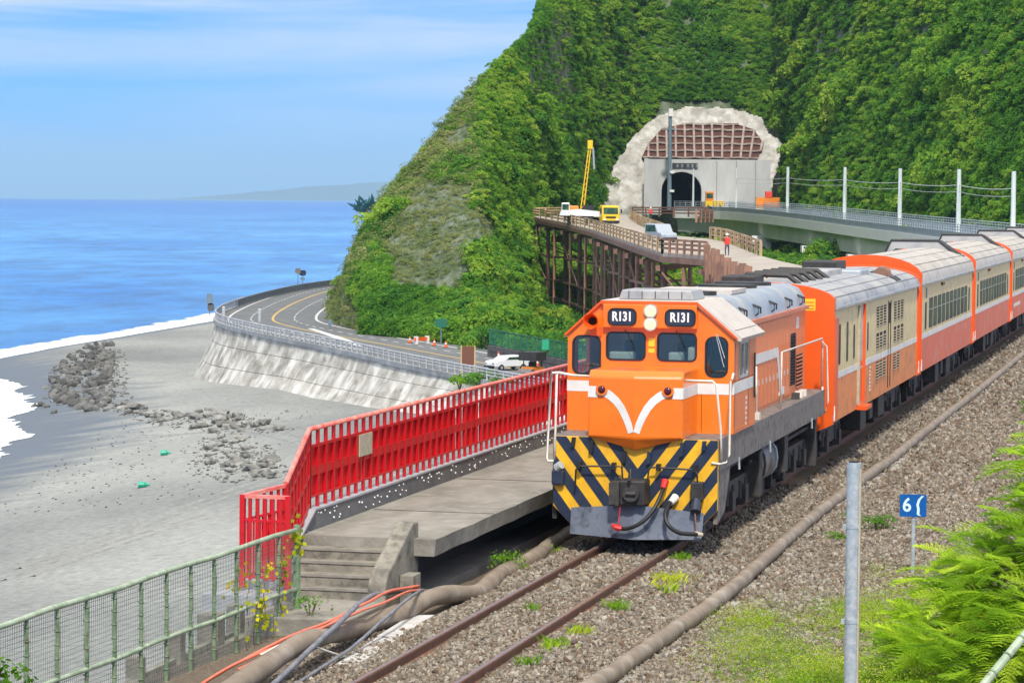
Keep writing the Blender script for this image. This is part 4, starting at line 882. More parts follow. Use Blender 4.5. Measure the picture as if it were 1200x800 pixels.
# ---- workers
def person(loc, rz, label, pose=0):
    t = empty('person', loc, label, 'person', 'workers on the construction site', frame='W', rz=rz)
    a = .25 if pose == 0 else -.1
    V = [(0, 0, .95, .13), (0, 0, 1.2, .15), (0, 0, 1.42, .15), (0, 0, 1.55, .055), (0, -.02, 1.68, .10), (-.1, 0, .88, .10), (-.12, -.08 if pose else 0, .48, .07), (-.13, .03, .06, .05), (-.13, -.1, .03, .045), (.1, 0, .88, .10), (.12, .06, .48, .07), (.13, .03, .06, .05), (.13, -.1, .03, .045),
         (-.22, 0, 1.40, .06), (-.27, -a*.4, 1.13, .045), (-.2, -a*1.2-.1, .95, .035), (.22, 0, 1.40, .06), (.28, a*.2, 1.13, .045), (.24, -.12, .90, .035)]
    E_ = [(0, 1), (1, 2), (2, 3), (3, 4), (0, 5), (5, 6), (6, 7), (7, 8), (0, 9), (9, 10), (10, 11), (11, 12), (2, 13), (13, 14), (14, 15), (2, 16), (16, 17), (17, 18)]
    me = bpy.data.meshes.new('body'); me.from_pydata([v[:3] for v in V], E_, []); me.materials.append(M['skin']); me.materials.append(M['red']); me.materials.append(M['trousers'])
    o = bpy.data.objects.new('body', me); COL.objects.link(o); o.parent = t; md = o.modifiers.new('skin', 'SKIN'); sk = me.skin_vertices[0].data
    for i, v in enumerate(V): sk[i].radius = (v[3]*1.15, v[3]*.9)
    sk[0].use_root = True; o.modifiers.new('sub', 'SUBSURF').levels = 1; o.modifiers['sub'].render_levels = 1
    bpy.context.view_layer.update(); dg = bpy.context.evaluated_depsgraph_get(); m2 = bpy.data.meshes.new_from_object(o.evaluated_get(dg)); o.modifiers.clear(); o.data = m2
    if len(m2.materials) < 3:
        m2.materials.clear()
        for q in ('skin', 'red', 'trousers'): m2.materials.append(M[q])
    for f in m2.polygons: z = f.center.z; f.material_index = 0 if (z > 1.50 or (abs(f.center.x) > .17 and z < 1.0 and z > .85)) else (1 if z > .9 else 2); f.use_smooth = True
    B().tube([(0, -.02, 1.70), (0, -.02, 1.76), (0, -.02, 1.83), (0, -.02, 1.86)], [.145, .135, .09, .02], 12).build('helmet', M['helmet'], t)
    return t
person((19.4, 404, 2.55), .3, 'worker in a red vest standing behind the yellow truck'); person((17.75, 237, .9), -.4, 'worker in a red vest by the timber railing under the viaduct', 1); person((7.2, 397, 2.05), .1, 'worker in a red vest beside the drill rig')

# ================================================================== ROADSIDE
def cone(x, y, k):
    t = empty('traffic_cone', (x, y, Z_ROAD+.01), k, 'traffic cone', 'orange cones along the inner edge of the coast road', frame='W')
    B().tube([(0, 0, .04), (0, 0, .38), (0, 0, .55), (0, 0, .78)], [.22, .13, .1, .04], 10).build('cone', M['redorange'], t); B().box(-.26, .26, -.26, .26, 0, .05).build('base', M['rubber'], t); B().tube([(0, 0, .4), (0, 0, .54)], [.137, .107], 10, False).build('band', M['white'], t)
q = resamp(offset(yel, 7.6), 330)
ci = [(-11.9, 332.8), (-8.9, 327.2), (-7.5, 323.5), (-4.9, 314.0), (-1.4, 302), (2.6, 288)]
for k, (x, y) in enumerate(ci): cone(x, y, ['leftmost', 'second', 'third', 'fourth', 'fifth', 'last, rightmost'][k]+' orange traffic cone from the left in the row by the hill foot')
t = empty('barrier_board', (-10.5, 331.8, Z_ROAD), 'orange barrier board lying by the foot of the hill', 'barrier', frame='W', rz=.9)
B().box(-1.3, 1.3, -.05, .05, .35, .75).build('board', M['redorange'], t)
for s in (-1, 1): B().box(s-.05, s+.05, -.3, .3, 0, .9).build('leg', M['white'], t)
def signpost(name, loc, label, panel, h=2.4, rz=0., m='darkpole'):
    t = empty(name, loc, label, 'sign', frame='W', rz=rz); B().cyl((0, 0, 0), .07, h, n=8).build('post', M[m], t)
    for k, (x0, x1, z0, z1, mm) in enumerate(panel):
        o = B().prism(rrect(x0, x1, z0, z1, min(x1-x0, z1-z0)*.3), -.12, -.07).build('panel', M[mm], t)
    return t
signpost('road_sign', (-42.9, 405, Z_ROAD), 'dark road sign post at the seaward tip of the road bend', [(-.45, .45, 1.5, 3.1, 'darkpole'), (-.3, .65, .6, 1.7, 'wallrock')], 3.0)
signpost('road_sign', (-38.8, 516.6, Z_ROAD+.9), 'grey round road sign, left of the pair beyond the bend', [(-.5, .5, 2.1, 3.1, 'sill')], 2.9)
signpost('road_sign', (-38.0, 517.5, Z_ROAD+.9), 'navy round road sign, right of the pair beyond the bend', [(-.6, .6, 1.7, 2.7, 'navy'), (-.4, .4, .9, 1.4, 'darkpole')], 2.6)
signpost('delineator', (-23.3, 365.2, Z_ROAD), 'small dark marker post at the tip of the hatched island', [(-.25, .25, .5, 1.3, 'darkpole')], 1.3)
signpost('traffic_mirror', (-18.0, 362.5, Z_ROAD), 'round orange rimmed traffic mirror at the foot of the cliff', [(-.55, .55, 2.3, 3.4, 'redorange'), (-.4, .4, 2.42, 3.28, 'rust')], 3.0)
signpost('road_sign', (-8.2, 330, Z_ROAD), 'teal triangular sign in the bushes by the road', [(-.7, .7, 2.0, 3.0, 'greenmesh')], 2.6)
for x, y, l in ((-39.5, 391, 'white marker post at the outer rail of the bend'), (-34.0, 384.5, 'pale marker post before the yellow line at the bend')): B_ = empty('marker_post', (x, y, Z_ROAD), l, 'marker post', frame='W'); B().cyl((0, 0, 0), .22, 1.7, n=8).build('post', M['guard'], B_); B().cyl((0, 0, 1.7), .2, .12, n=8).build('cap', M['white'], B_)
t = empty('notice_board', (-4.25, 277, Z_ROAD), 'brown board on the seawall edge left of the white car', 'board', frame='W'); B().box(-.62, .62, -.06, .06, .8, 2.6).build('board', M['brown'], t); [B().box(s*.66-.07, s*.66+.07, -.09, .09, 0, 2.65).build('post', M['timber'], t) for s in (-1, 1)]
# low block wall with the green fence on top
wb = [Vector((-2.4, 307, Z_ROAD)), Vector((1.6, 292.5, Z_ROAD)), Vector((5.7, 278.5, Z_ROAD)), Vector((13, 254, Z_ROAD)), Vector((24, 228, Z_ROAD))]
t = empty('retaining_wall', wb[0], 'low dark block retaining wall along the inner side of the road', 'wall', frame='W')
P_ = edgepts(wb, 1.6)
for a, c in zip(P_, P_[1:]):
    d = (c-a).normalized()*.03
    for k in (0, 1): B(wb[0]).bar(a+d+Vector((0, 0, .28+k*.62)), c-d+Vector((0, 0, .28+k*.62)), .5+random.uniform(-.05, .05), .58).build('block', M['wallrock'], t)
B(wb[0]).box(.6, .85, 291.5, 292.0, Z_ROAD+.5, Z_ROAD+.95).build('marker', M['white'], t)
t = empty('green_fence', wb[0], 'dark green bar fence on top of the low block wall', 'fence', frame='W'); P_ = edgepts(wb, 2.4)
for p in P_: B(wb[0]).box(p.x-.06, p.x+.06, p.y-.06, p.y+.06, Z_ROAD+1.2, Z_ROAD+3.0).build('post', M['greenmesh'], t)
for hz in (1.35, 2.9): B(wb[0]).tube([p+Vector((0, 0, hz)) for p in P_], .045, 5).build('rail', M['greenmesh'], t)
b = B(wb[0])
for p in edgepts(wb, .3): b.box(p.x-.02, p.x+.02, p.y-.02, p.y+.02, Z_ROAD+1.3, Z_ROAD+2.9)
stuff(b.build('bars', M['greenmesh'], t)); B(wb[0]).box(3.0, 3.7, 285.2, 285.3, Z_ROAD+1.9, Z_ROAD+2.9).build('sign_plate', mat('bright_green_plate', (.02, .35, .18), rough=.5), t)
# bushes that can be told apart: foot of the hill, top of the seawall
def bush(name, loc, r, label, m='leaf_bush', n=420, size=.2, group=None, h=.8, seed=1, cat='bush', frame='W'):
    t = empty(name, loc, label, cat, group, frame=frame)
    o = leafball('foliage', n, size, M[m], seed, flat=h, lobes=7); o.parent = t; o.scale = (r, r, r*h*1.1); stuff(o)
    b = B()
    for k in range(4): a = k*1.7+seed; b.tube([(0, 0, -.25*r), (.25*r*math.cos(a), .25*r*math.sin(a), .3*r), (.5*r*math.cos(a), .5*r*math.sin(a), .7*r*h)], [.05*r, .03*r, .012*r], 5)
    b.build('stem', M['bark'], t); return t
for k, (x, y, r, m, l) in enumerate((( -13.2, 349, 2.6, 'leaf_bush', 'bright green rounded shrub at the foot of the cliff nearest the bend'), (-7.0, 336, 3.4, 'leaf_hill', 'large round shrub at the roadside below the bare rock chute'), (-9.8, 341, 2.2, 'leaf_bush', 'light green bush beside the large roadside shrub'), (-2.4, 322, 3.2, 'leaf_dark', 'dark green tree behind the end of the block wall'), (1.2, 311, 2.8, 'leaf_hill', 'mid green bush behind the green fence, left one'), (4.9, 300, 2.6, 'leaf_dark', 'dark bush behind the green fence, right one'), (-18.0, 355.5, 1.6, 'leaf_bush', 'small bright bush at the tip of the cliff foot'))):
    bush('roadside_bush', (x, y, Z_ROAD-.2), r, l, m, 900, .13, 'shrubs along the foot of the hill', .9, k+20)
for k, (x, y, r, l) in enumerate(((-4.9, 268.5, 1.5, 'yellowish bush on the seawall top, left of the three'), (-2.9, 266.0, 1.9, 'dark centred bush on the seawall top, middle of the three'), (-.9, 262.5, 1.6, 'bright low bush on the seawall top, right of the three'))):
    bush('seawall_bush', (x, y, Z_ROAD-.7), r, l, 'leaf_dark' if k == 1 else 'leaf_bush', 500, .17, 'bushes on the seawall top by the red fence', .8, k+40)
# spiky plant on the seaward shoulder of the hill
t = empty('screw_pine', (-20.2, 412, 3.0), 'hazy blue green spiky plant leaning out from the seaward shoulder of the hill', 'tree', frame='W')
B().tube([(0, 0, -2.6), (-.5, 0, -.5), (-1.0, 0, 1.2)], [.28, .2, .14], 6).build('trunk', M['bark'], t); b = B()
for k in range(46):
    a = random.uniform(-.2, 3.4); e = random.uniform(-.2, 1.1); d = Vector((math.cos(a)*math.cos(e), random.uniform(-.5, .5), math.sin(e)+.35*math.sin(a))).normalized(); c = Vector((-1+random.uniform(-1.2, 1.2), 0, 1.0+random.uniform(-.7, .6))); w = d.cross(Vector((0, 1, .2))).normalized()*.16; l = random.uniform(1.0, 1.9)
    b.add([c-w, c+d*l*.55-w*1.2, c+d*l, c+d*l*.55+w*1.2, c+w], [(0, 1, 2, 3, 4)])
stuff(b.build('fronds', M['haze_plant'], t))

# ================================================================== BOULDERS ON THE BEACH
rk = {}
for k in range(6): rk[k] = rock('boulder', M['rockd'], 60+k, 1, .36, .85); rk[k+10] = rock('boulder', M['rockl'], 80+k, 1, .30, .5)
pr_ = list(rk.items()); rs = np.random.RandomState(11); first = {k: True for k in rk}
def place_rock(x, y, sz, kind, grp, label):
    k = rs.randint(6)+(10 if kind else 0); src = rk[k]
    o = src if first[k] else src.copy()
    if not first[k]: COL.objects.link(o)
    first[k] = False; z = float(beach_z(np.array(x), np.array(y)))
    o.location = (x, y, z+sz*.16); o.scale = (sz, sz*rs.uniform(.8, 1.2), sz*rs.uniform(.8, 1.15)); o.rotation_euler = (rs.uniform(-.3, .3), rs.uniform(-.3, .3), rs.uniform(0, 6.28)); meta(o, label, 'boulder', grp)
def rocks_in(poly, n, smin, smax, kind, grp, label):
    xs = [p[0] for p in poly]; ys = [p[1] for p in poly]; c = 0
    while c < n:
        x = rs.uniform(min(xs), max(xs)); y = rs.uniform(min(ys), max(ys))
        if inpoly(x, y, poly): place_rock(x, y, rs.uniform(smin, smax)*(1.3 if rs.rand() < .15 else 1), kind, grp, label); c += 1
rocks_in([(-65.6, 408), (-67.2, 428), (-69, 455), (-66, 462), (-61.9, 445), (-52.7, 375), (-47.6, 341), (-48.4, 331), (-54, 348), (-58.9, 366), (-63.7, 397)], 175, .75, 1.5, 0, 'boulders of the dark heap near the surf', 'dark angular boulder in the dense heap near the surf')
rocks_in([(-69.5, 462), (-70, 478), (-65.4, 475), (-66.5, 484), (-66.1, 458)], 14, .9, 1.7, 0, 'boulders trailing off the far end of the heap', 'dark boulder trailing off the far end of the heap')
rocks_in([(-51.4, 343.8), (-45.7, 340), (-39.2, 320), (-34.1, 317.6), (-29.6, 304.7), (-24.2, 289.6), (-21.5, 276), (-25.8, 279.4), (-30.6, 286), (-36.4, 306), (-44.3, 324)], 66, .7, 1.5, 1, 'boulders in the line across the beach', 'grey boulder in the loose line running across the beach')
rocks_in([(-29.7, 280), (-26.6, 278), (-23.9, 267), (-20.5, 245), (-18.1, 225), (-20.9, 226), (-25, 240), (-29, 266)], 48, .6, 1.25, 1, 'pale boulders spread nearest the red fence', 'pale flat boulder in the patch nearest the red fence')
for x, y, q in ((-59.5, 355.7, 'leftmost'), (-58.7, 355.9, 'second from left'), (-57.4, 352.7, 'third from left'), (-54.5, 340.4, 'nearest and rightmost')): place_rock(x, y, 1.0, 0, 'small rocks in the swash', q+' of the four small dark rocks alone in the wet sand')
for a, c in ((( -52, 250), (-38, 212)), ((-51, 247), (-37, 208))): pass
rub = protos('rubble_rocks', [rock('rubble', M['rockd'], 7, 1, .35, .7), rock('rubble', M['rockl'], 8, 1, .35, .6), rock('rubble', M['rockd'], 9, 1, .35, .6)])
P = []; S = []
for poly, n_, a_, c_ in (([(-66, 406), (-68, 428), (-69.5, 455), (-64, 466), (-60, 445), (-50, 372), (-45, 341), (-46, 329), (-54, 344), (-60, 366), (-65, 397)], 520, .25, .75), ([(-52, 345), (-38, 322), (-29, 306), (-21, 276), (-26, 276), (-37, 303)], 330, .2, .5), ([(-31, 282), (-22, 262), (-17, 226), (-22, 224), (-28, 245)], 300, .15, .42), ([(-45, 320), (-20, 300), (-22, 215), (-42, 225)], 260, .12, .3)):
    xs_ = [p[0] for p in poly]; ys_ = [p[1] for p in poly]; c = 0
    while c < n_:
        x = rs.uniform(min(xs_), max(xs_)); y = rs.uniform(min(ys_), max(ys_))
        if inpoly(x, y, poly): P.append((x, y, float(beach_z(np.array(x), np.array(y)))+.03)); S.append(rs.uniform(a_, c_)); c += 1
scatter('beach_rubble', P, S, rub, 3, M['rockd'])
# wheel ruts: shallow dark furrows across the sand
furrow = mat('furrow_sand', (.20, .20, .19), (.30, .30, .28), .95, scale=.8, world=True)
def rut(P, w=.16):
    q = catmull([(x, y, 0) for x, y in P], 2.0); b = B(); A = offset(q, -w); C = offset(q, w); 
    f = lambda L, dz: [Vector((p.x, p.y, float(beach_z(np.array(p.x), np.array(p.y)))+dz)) for p in L]
    b.strip(f(A, .02), f(C, .035)); b.strip(f(C, .035), f(offset(q, w*1.9), .10)); b.strip(f(offset(q, w*1.9), .10), f(offset(q, w*2.8), .0)); return struct(b.build('wheel_rut', furrow))
for dx in (0, 1.9): rut([(-33.5+dx, 182), (-29+dx, 196), (-24+dx, 214), (-20+dx, 226), (-14+dx, 236)])
for dx in (0, 1.8): rut([(-31.5+dx, 176), (-27.5+dx, 190), (-22+dx, 203), (-15+dx, 212), (-10+dx, 216)])
for dx in (0, 1.7): rut([(-44+dx, 300), (-36+dx, 290), (-27+dx, 283), (-20+dx, 262), (-16+dx, 250)], .12)
rut([(-42, 356), (-36, 349), (-28, 341), (-20, 330), (-12, 322)], .16)
for x, y, h in ((-32.7, 266, 'green plastic bottle on the sand, the farther one'), (-30.6, 234, 'green plastic bottle on the sand, the nearer one')):
    z = float(beach_z(np.array(x), np.array(y))); o = B((x, y, z)).tube([(x, y, z+.28), (x+.5, y, z+.3), (x+.75, y, z+.3), (x+.95, y, z+.3)], [.26, .26, .1, .1], 8).build('bottle', mat('green_plastic', (.02, .35, .22), rough=.3)); meta(o, h, 'bottle')

# ================================================================== PLATFORM
pf = empty('platform', TW(0, 0, 0) and (-2.6, 46, .7), 'weathered concrete station platform slab overhanging a dark void', 'platform')
po = (-2.6, 46, .7)
def edge_x(s): return -1.62-.02*noise2(s, 0, 1.2, 3)
b = B(po); n = 60; top = []; 
for k in range(n+1):
    s = 40.75+k*(72-40.75)/n; top.append((edge_x(s), s, .70+.006*noise2(s, 2, 1.5, 2)))
bot = [(x+.015*noise2(y, 5, 2, 2)-.03, y, .46) for x, y, z in top]; lt = [(-3.62, y, .70) for x, y, z in top]; lb = [(-3.62, y, .46) for x, y, z in top]
b.strip(lt, top); b.strip(top, bot); b.strip(bot, lb); b.add([lt[0], top[0], bot[0], lb[0]], [(0, 1, 2, 3)]); b.build('slab', M['slab'], pf)
B(po).box(-3.62, -2.55, 41.2, 72, -.25, .46).build('support_wall', M['concrete'], pf)
for s in (44.2, 49.3): B(po).box(-3.55, edge_x(s)-.03, s-.012, s+.012, .699, .706).build('joint', M['gap'], pf)
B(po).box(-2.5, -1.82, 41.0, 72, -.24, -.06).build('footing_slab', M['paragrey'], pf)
B(po).box(-2.5, -2.42, 41.3, 72, -.06, .46).build('shaded_inner_wall', M['black'], pf)  # black sheet puts the shade under the slab into its colour
# parapet with set-in shells
pp = empty('parapet', (-3.68, 46, .98), 'dark grey parapet wall of the platform studded with white shells under the red fence', 'parapet'); o0 = (-3.68, 46, .98)
bevel(B(o0).box(-3.78, -3.60, 41.35, 75, -.3, .97).build('wall_body', M['paragrey'], pp), .02)
b = B(o0); b.prism([(41.35, .97), (39.6, .18), (39.35, .0), (39.35, -.3), (41.35, -.3)], -3.76, -3.60, 'x'); b.build('stair_wing', M['paragrey'], pp)
B(o0).prism([(39.3, .02), (41.3, .975), (41.3, 1.01), (39.3, .06)], -3.80, -3.56, 'x').build('sloped_cap', M['capgrey'], pp)
B(o0).box(-3.80, -3.585, 41.3, 75, .972, 1.0).build('cap', M['capgrey'], pp)
b = B(o0); r9 = random.Random(4)
for k in range(105):
    s = r9.uniform(41.45, 60); z = .75+ r9.uniform(0, .20); r = r9.uniform(.012, .022); b.tube([(-3.60, s, z), (-3.588, s, z), (-3.580, s, z)], [r, r*.8, r*.2], 6)
for k in range(8): s = r9.uniform(39.8, 41.2); b.tube([(-3.60, s, (s-39.4)*.42), (-3.585, s, (s-39.4)*.42)], [.018, .01], 6)
stuff(b.build('shells', M['shell'], pp))
# steps
sp = empty('platform_steps', (-2.9, 40, 0), 'five worn concrete steps going down from the platform end', 'steps'); o0 = (-2.9, 40, 0)
for k in range(5):
    s = 40.75-k*.30; z = .70-k*.145-.145
    bevel(B(o0).box(-3.60, -2.20, s-.30, s+(.05 if k else 0)-.002*k, -.2, z+.0).build('step', M['concrete'], sp), .015)
    B(o0).box(-3.60, -2.195, s-.315, s-.24, z-.03, z+.006).build('nosing', M['slab'], sp)
bw = empty('stair_cheek_wall', (-2.2, 40, 0), 'sloping concrete cheek wall on the track side of the steps', 'wall')
bevel(B((-2.2, 40, 0)).prism([(41.0, -.2), (41.0, .92), (40.72, .94), (40.55, .86), (39.45, .36), (39.35, .25), (39.30, -.2)], -2.20, -1.94, 'x').build('wall_body', M['concrete'], bw), .03)
bevel(B((-2.2, 40, 0)).box(-1.93, -1.74, 40.0, 40.4, -.25, .28).build('leaning_post', M['concrete'], bw), .01)
ldg = empty('landing_block', (-2.6, 38.6, -.02), 'low concrete landing block below the steps', 'landing')
bevel(B((-2.6, 38.6, -.02)).prism([(-3.35, 37.55), (-1.95, 37.7), (-1.93, 39.35), (-3.6, 39.6)], -.28, -.01, 'z').build('slab', M['slab'], ldg), .02)
B((-2.6, 38.6, -.02)).box(-3.5, -2.2, 37.2, 38.2, -.75, -.285).build('foundation', M['concrete'], ldg)
# ---- red fence
rf = empty('red_fence', (-3.68, 46, 1), 'long bright red steel fence with a half open panel infill on the platform parapet', 'fence'); o0 = (-3.68, 46, 1)
ZT, Z0 = 2.15, 1.0; S0, S1 = 41.35, 72
B(o0).tube([(-3.68, S0, ZT), (-3.68, S1, ZT)], .035, 8).build('top_rail', M['redtop'], rf, smooth=True)
for z, r in ((1.90, .028), (1.17, .022)): B(o0).bar((-3.68, S0, z), (-3.68, S1, z), r*1.3, r*1.6).build('rail', M['redfence'], rf)
bar_me = B().box(-.022, .022, -.03, .03, 0, ZT-Z0).build('baluster', M['redfence'], rf); bar_me.location = (0, S0-46, 0); s = S0+.385
while s < S1-8: child(bar_me, rf, (0, s-46, 0)); s += .385
B(o0).box(-3.70, -3.67, S0, S1, 1.47, 1.60).build('middle_band', M['redfence'], rf)
b = B(o0); s = S0+.03; r9 = random.Random(8); k = 0
while s < S1:
    if not (44.0 < s < 44.05):
        w = .020+.010*r9.random(); b.box(-3.712, -3.706, s, s+w*1.6, 1.18, 1.885)
    s += .048+(.05 if r9.random() < .05 else 0)
stuff(b.build('infill_slats', M['redmesh'], rf))
pn = B((-3.64, 44.05, 1.7)); pn.box(-3.655, -3.635, 43.72, 44.38, 1.55, 1.88); o = pn.build('notice_plate', M['beige'], frame='T'); meta(o, 'small weathered beige notice plate fixed to the red fence', 'notice plate')
# stair part of the fence going down, then the end pen
rs2 = empty('stair_fence', (-3.5, 40.5, .5), 'red fence section sloping down beside the steps', 'fence'); o0 = (-3.5, 40.5, .5)
p0, p1 = Vector((-3.68, 41.33, ZT)), Vector((-3.50, 39.72, 1.53)); dn = Vector((0, 0, 1))
B(o0).tube([p0, p1], .036, 8).build('top_rail', M['redtop'], rs2)
for dz in (.26, .66, 1.08): B(o0).bar(p0-dn*dz, p1-dn*dz, .035, .045).build('rail', M['redfence'], rs2)
for k in range(8): q = p0.lerp(p1, k/7); B(o0).box(q.x-.022, q.x+.022, q.y-.03, q.y+.03, q.z-1.22, q.z).build('baluster', M['redfence'], rs2)
b = B(o0)
for k in range(26): q = p0.lerp(p1, (k+.3)/26); b.box(q.x-.03, q.x-.02, q.y-.016, q.y+.016, q.z-1.08, q.z-.27)
stuff(b.build('infill_slats', M['redmesh'], rs2))
ep = empty('end_fence', (-3.7, 39.4, .2), 'low red fence pen at the foot of the steps, left end', 'fence'); o0 = (-3.7, 39.4, .2)
c0, c1, c2 = Vector((-3.50, 39.70, 1.50)), Vector((-3.86, 38.95, 1.42)), Vector((-3.20, 38.92, 1.42))
for a, c, nb in ((c0, c1, 6), (c1, c2, 6)):
    B(o0).bar(a, c, .055, .05).build('top_rail', M['redtop'], ep); B(o0).bar(a-dn*.33, c-dn*.33, .035).build('rail', M['redfence'], ep); B(o0).bar(a-dn*1.1, c-dn*1.1, .035).build('rail', M['redfence'], ep)
    for k in range(1, nb): q = a.lerp(c, k/nb); B(o0).box(q.x-.018, q.x+.018, q.y-.02, q.y+.02, q.z-1.15, q.z).build('baluster', M['redfence'], ep)
    b = B(o0)
    for k in range(14): q = a.lerp(c, (k+.5)/14); b.box(q.x-.012, q.x+.012, q.y-.004, q.y+.004, q.z-1.08, q.z-.35)
    stuff(b.build('infill_slats', M['redmesh'], ep))
for q in (c0, c1, c2): B(o0).box(q.x-.035, q.x+.035, q.y-.035, q.y+.035, q.z-1.25, q.z+.02).build('post', M['redfence'], ep)
pl_ = empty('fence_footing', (-3.6, 39.0, .05), 'grey concrete footing under the low red fence', 'footing'); bevel(B((-3.6, 39, .05)).box(-4.3, -3.30, 38.55, 39.9, -1.6, .13).build('block', M['capgrey'], pl_), .02)

# ---- green mesh fence
gf = empty('green_fence', (-3.05, 34, 0), 'pale green pipe railing with wire mesh in the lower left corner', 'fence'); o0 = Vector((-3.05, 34, 0))
def gl(s): return -3.20+(s-27)*(.30/11.4)
GS0, GS1 = 26.5, 38.45
def grail(z, r, m, nm, s0=GS0, s1=GS1):
    B(o0).tube([(gl(s0+(s1-s0)*k/12), s0+(s1-s0)*k/12, z+.012*math.sin(k*1.9)) for k in range(13)], r, 8).build(nm, m, gf, smooth=True)
grail(1.06, .034, M['greentop'], 'top_rail'); grail(.27, .028, M['greentop'], 'middle_rail'); grail(-.42, .026, M['green'], 'bottom_rail')
k = 0; s = GS1
while s > GS0:
    b = B(o0); pts = [(gl(s)+.004*math.sin(j*2.1+k), s+.004*math.cos(j*1.7+k), -.62+j*.168) for j in range(11)]
    b.tube(pts, [.024+.004*random.random() for _ in pts], 8)
    for j in range(1, 11): z = -.55+j*.15; b.tube([(gl(s), s, z), (gl(s), s, z+.014)], .034, 6)
    b.build('baluster', M['green'], gf, smooth=True); s -= .775; k += 1
b = B(o0)
for k in range(0, int((GS1-GS0)/.055)):
    s = GS0+k*.055; dz = 1.62
    b.bar((gl(s)-.035, s, -.58), (gl(s+.02)-.035, s+.02, 1.04), .004)
for k in range(30): z = -.56+k*.055; b.bar((gl(GS0)-.035, GS0, z), (gl(GS1)-.035, GS1, z+.01), .004)
stuff(b.build('wire_mesh', M['wire'], gf))
ck = B(o0).cyl((gl(38.3), 38.40, -.6), .05, 1.72, n=8).build('end_post', M['green'], gf)
for k, (s, zt, l_, lab) in enumerate(((34.6, -.10, -3.72, 'square old concrete post behind the green fence, nearest'), (36.0, .0, -3.72, 'second old concrete post behind the green fence'), (37.3, .06, -3.72, 'broad old concrete post behind the green fence'), (38.1, .06, -3.66, 'old concrete post behind the green fence nearest the steps'))):
    w = .10+.05*(k == 2); o = bevel(B((l_, s, -1)).box(l_-w, l_+w, s-w, s+w, -3.2, zt).build('concrete_post', M['concrete'], frame='T'), .02); meta(o, lab, 'post')
for z in (-.35, -.62): o = B((-3.5, 36, z)).bar((-3.72, 34.6, z-.05), (-3.68, 38.2, z), .07, .12).build('timber_rail', M['concrete'], frame='T'); meta(o, 'dark concrete bar between the old posts, '+('upper' if z > -.5 else 'lower'), 'bar')

# ---- vine with yellow leaves on the green fence
vn = empty('yellow_vine', (-2.95, 37.2, -.4), 'thin vine with yellow leaves climbing the green fence by the steps', 'vine'); o0 = Vector((-2.95, 37.2, -.4)); b = B(o0); lf = B(o0); r9 = random.Random(3)
for st_ in range(6):
    s = r9.uniform(36.2, 38.4); p = Vector((gl(s)+.04, s, -.5)); pts = [p]
    for k in range(8): p = p+Vector((r9.uniform(-.02, .03), r9.uniform(-.14, .16), r9.uniform(.13, .22))); pts.append(p)
    b.tube(pts, .005, 4)
    for p in pts[2:]:
        for _ in range(r9.randint(0, 4)):
            c = p+Vector((r9.uniform(-.05, .07), r9.uniform(-.1, .1), r9.uniform(-.08, .08))); u = Vector((r9.uniform(-1, 1), r9.uniform(-.5, .5), r9.uniform(-1, .3))).normalized(); v = u.cross(Vector((.3, -1, .2))).normalized(); L_ = r9.uniform(.05, .095)
            lf.add([c-u*L_*.5, c+v*L_*.33, c+u*L_*.5, c-v*L_*.33], [(0, 1, 2, 3)])
for cx, s, z, n_ in ((-2.86, 38.3, .93, 34), (-2.9, 37.0, .15, 26), (-3.1, 36.4, .55, 14)):
    for _ in range(n_):
        c = Vector((cx+r9.gauss(0, .05), s+r9.gauss(0, .10), z+r9.gauss(0, .10))); u = Vector((r9.uniform(-1, 1), r9.uniform(-.5, .5), r9.uniform(-1, .3))).normalized(); v = u.cross(Vector((.3, -1, .2))).normalized(); L_ = r9.uniform(.05, .10)
        lf.add([c-u*L_*.5, c+v*L_*.36, c+u*L_*.5, c-v*L_*.36], [(0, 1, 2, 3)])
b.build('stems', M['bark'], vn); stuff(lf.build('leaves', M['leaf_yellow'], vn))
bush('corner_bush', (-3.75, 29.1, .15), .85, 'dense green bush behind the green fence at the left edge', 'leaf_bush', 700, .10, h=.9, seed=60, frame='T')
bush('slope_bush', (-3.9, 30.2, -.75), .8, 'feathery green shrub below the left corner bush', 'leaf_acacia', 600, .09, h=.7, seed=61, frame='T')
bush('track_bush', (-1.42, 44.2, -.2), .30, 'bright green bushy weed beside the conduit before the platform void', 'leaf_bush', 420, .15, h=1.1, seed=62, frame='T')
bush('track_weed', (-1.38, 45.7, -.2), .22, 'smaller green weed beyond the bushy one beside the conduit', 'leaf_bush', 220, .17, h=.8, seed=63, frame='T')
bush('track_weed', (-1.2, 46.6, -.2), .16, 'thin weed nearest the locomotive on the platform side', 'leaf_acacia', 120, .2, h=.8, seed=64, frame='T')
bush('landing_weed', (-2.55, 37.9, 0), .26, 'leggy dark weed growing on the landing block', 'leaf_dark', 110, .17, h=1.0, seed=65, frame='T')
bush('landing_weed', (-2.2, 38.6, -.1), .12, 'tiny green weed at the corner of the landing block', 'leaf_bush', 80, .2, h=.8, seed=66, frame='T')

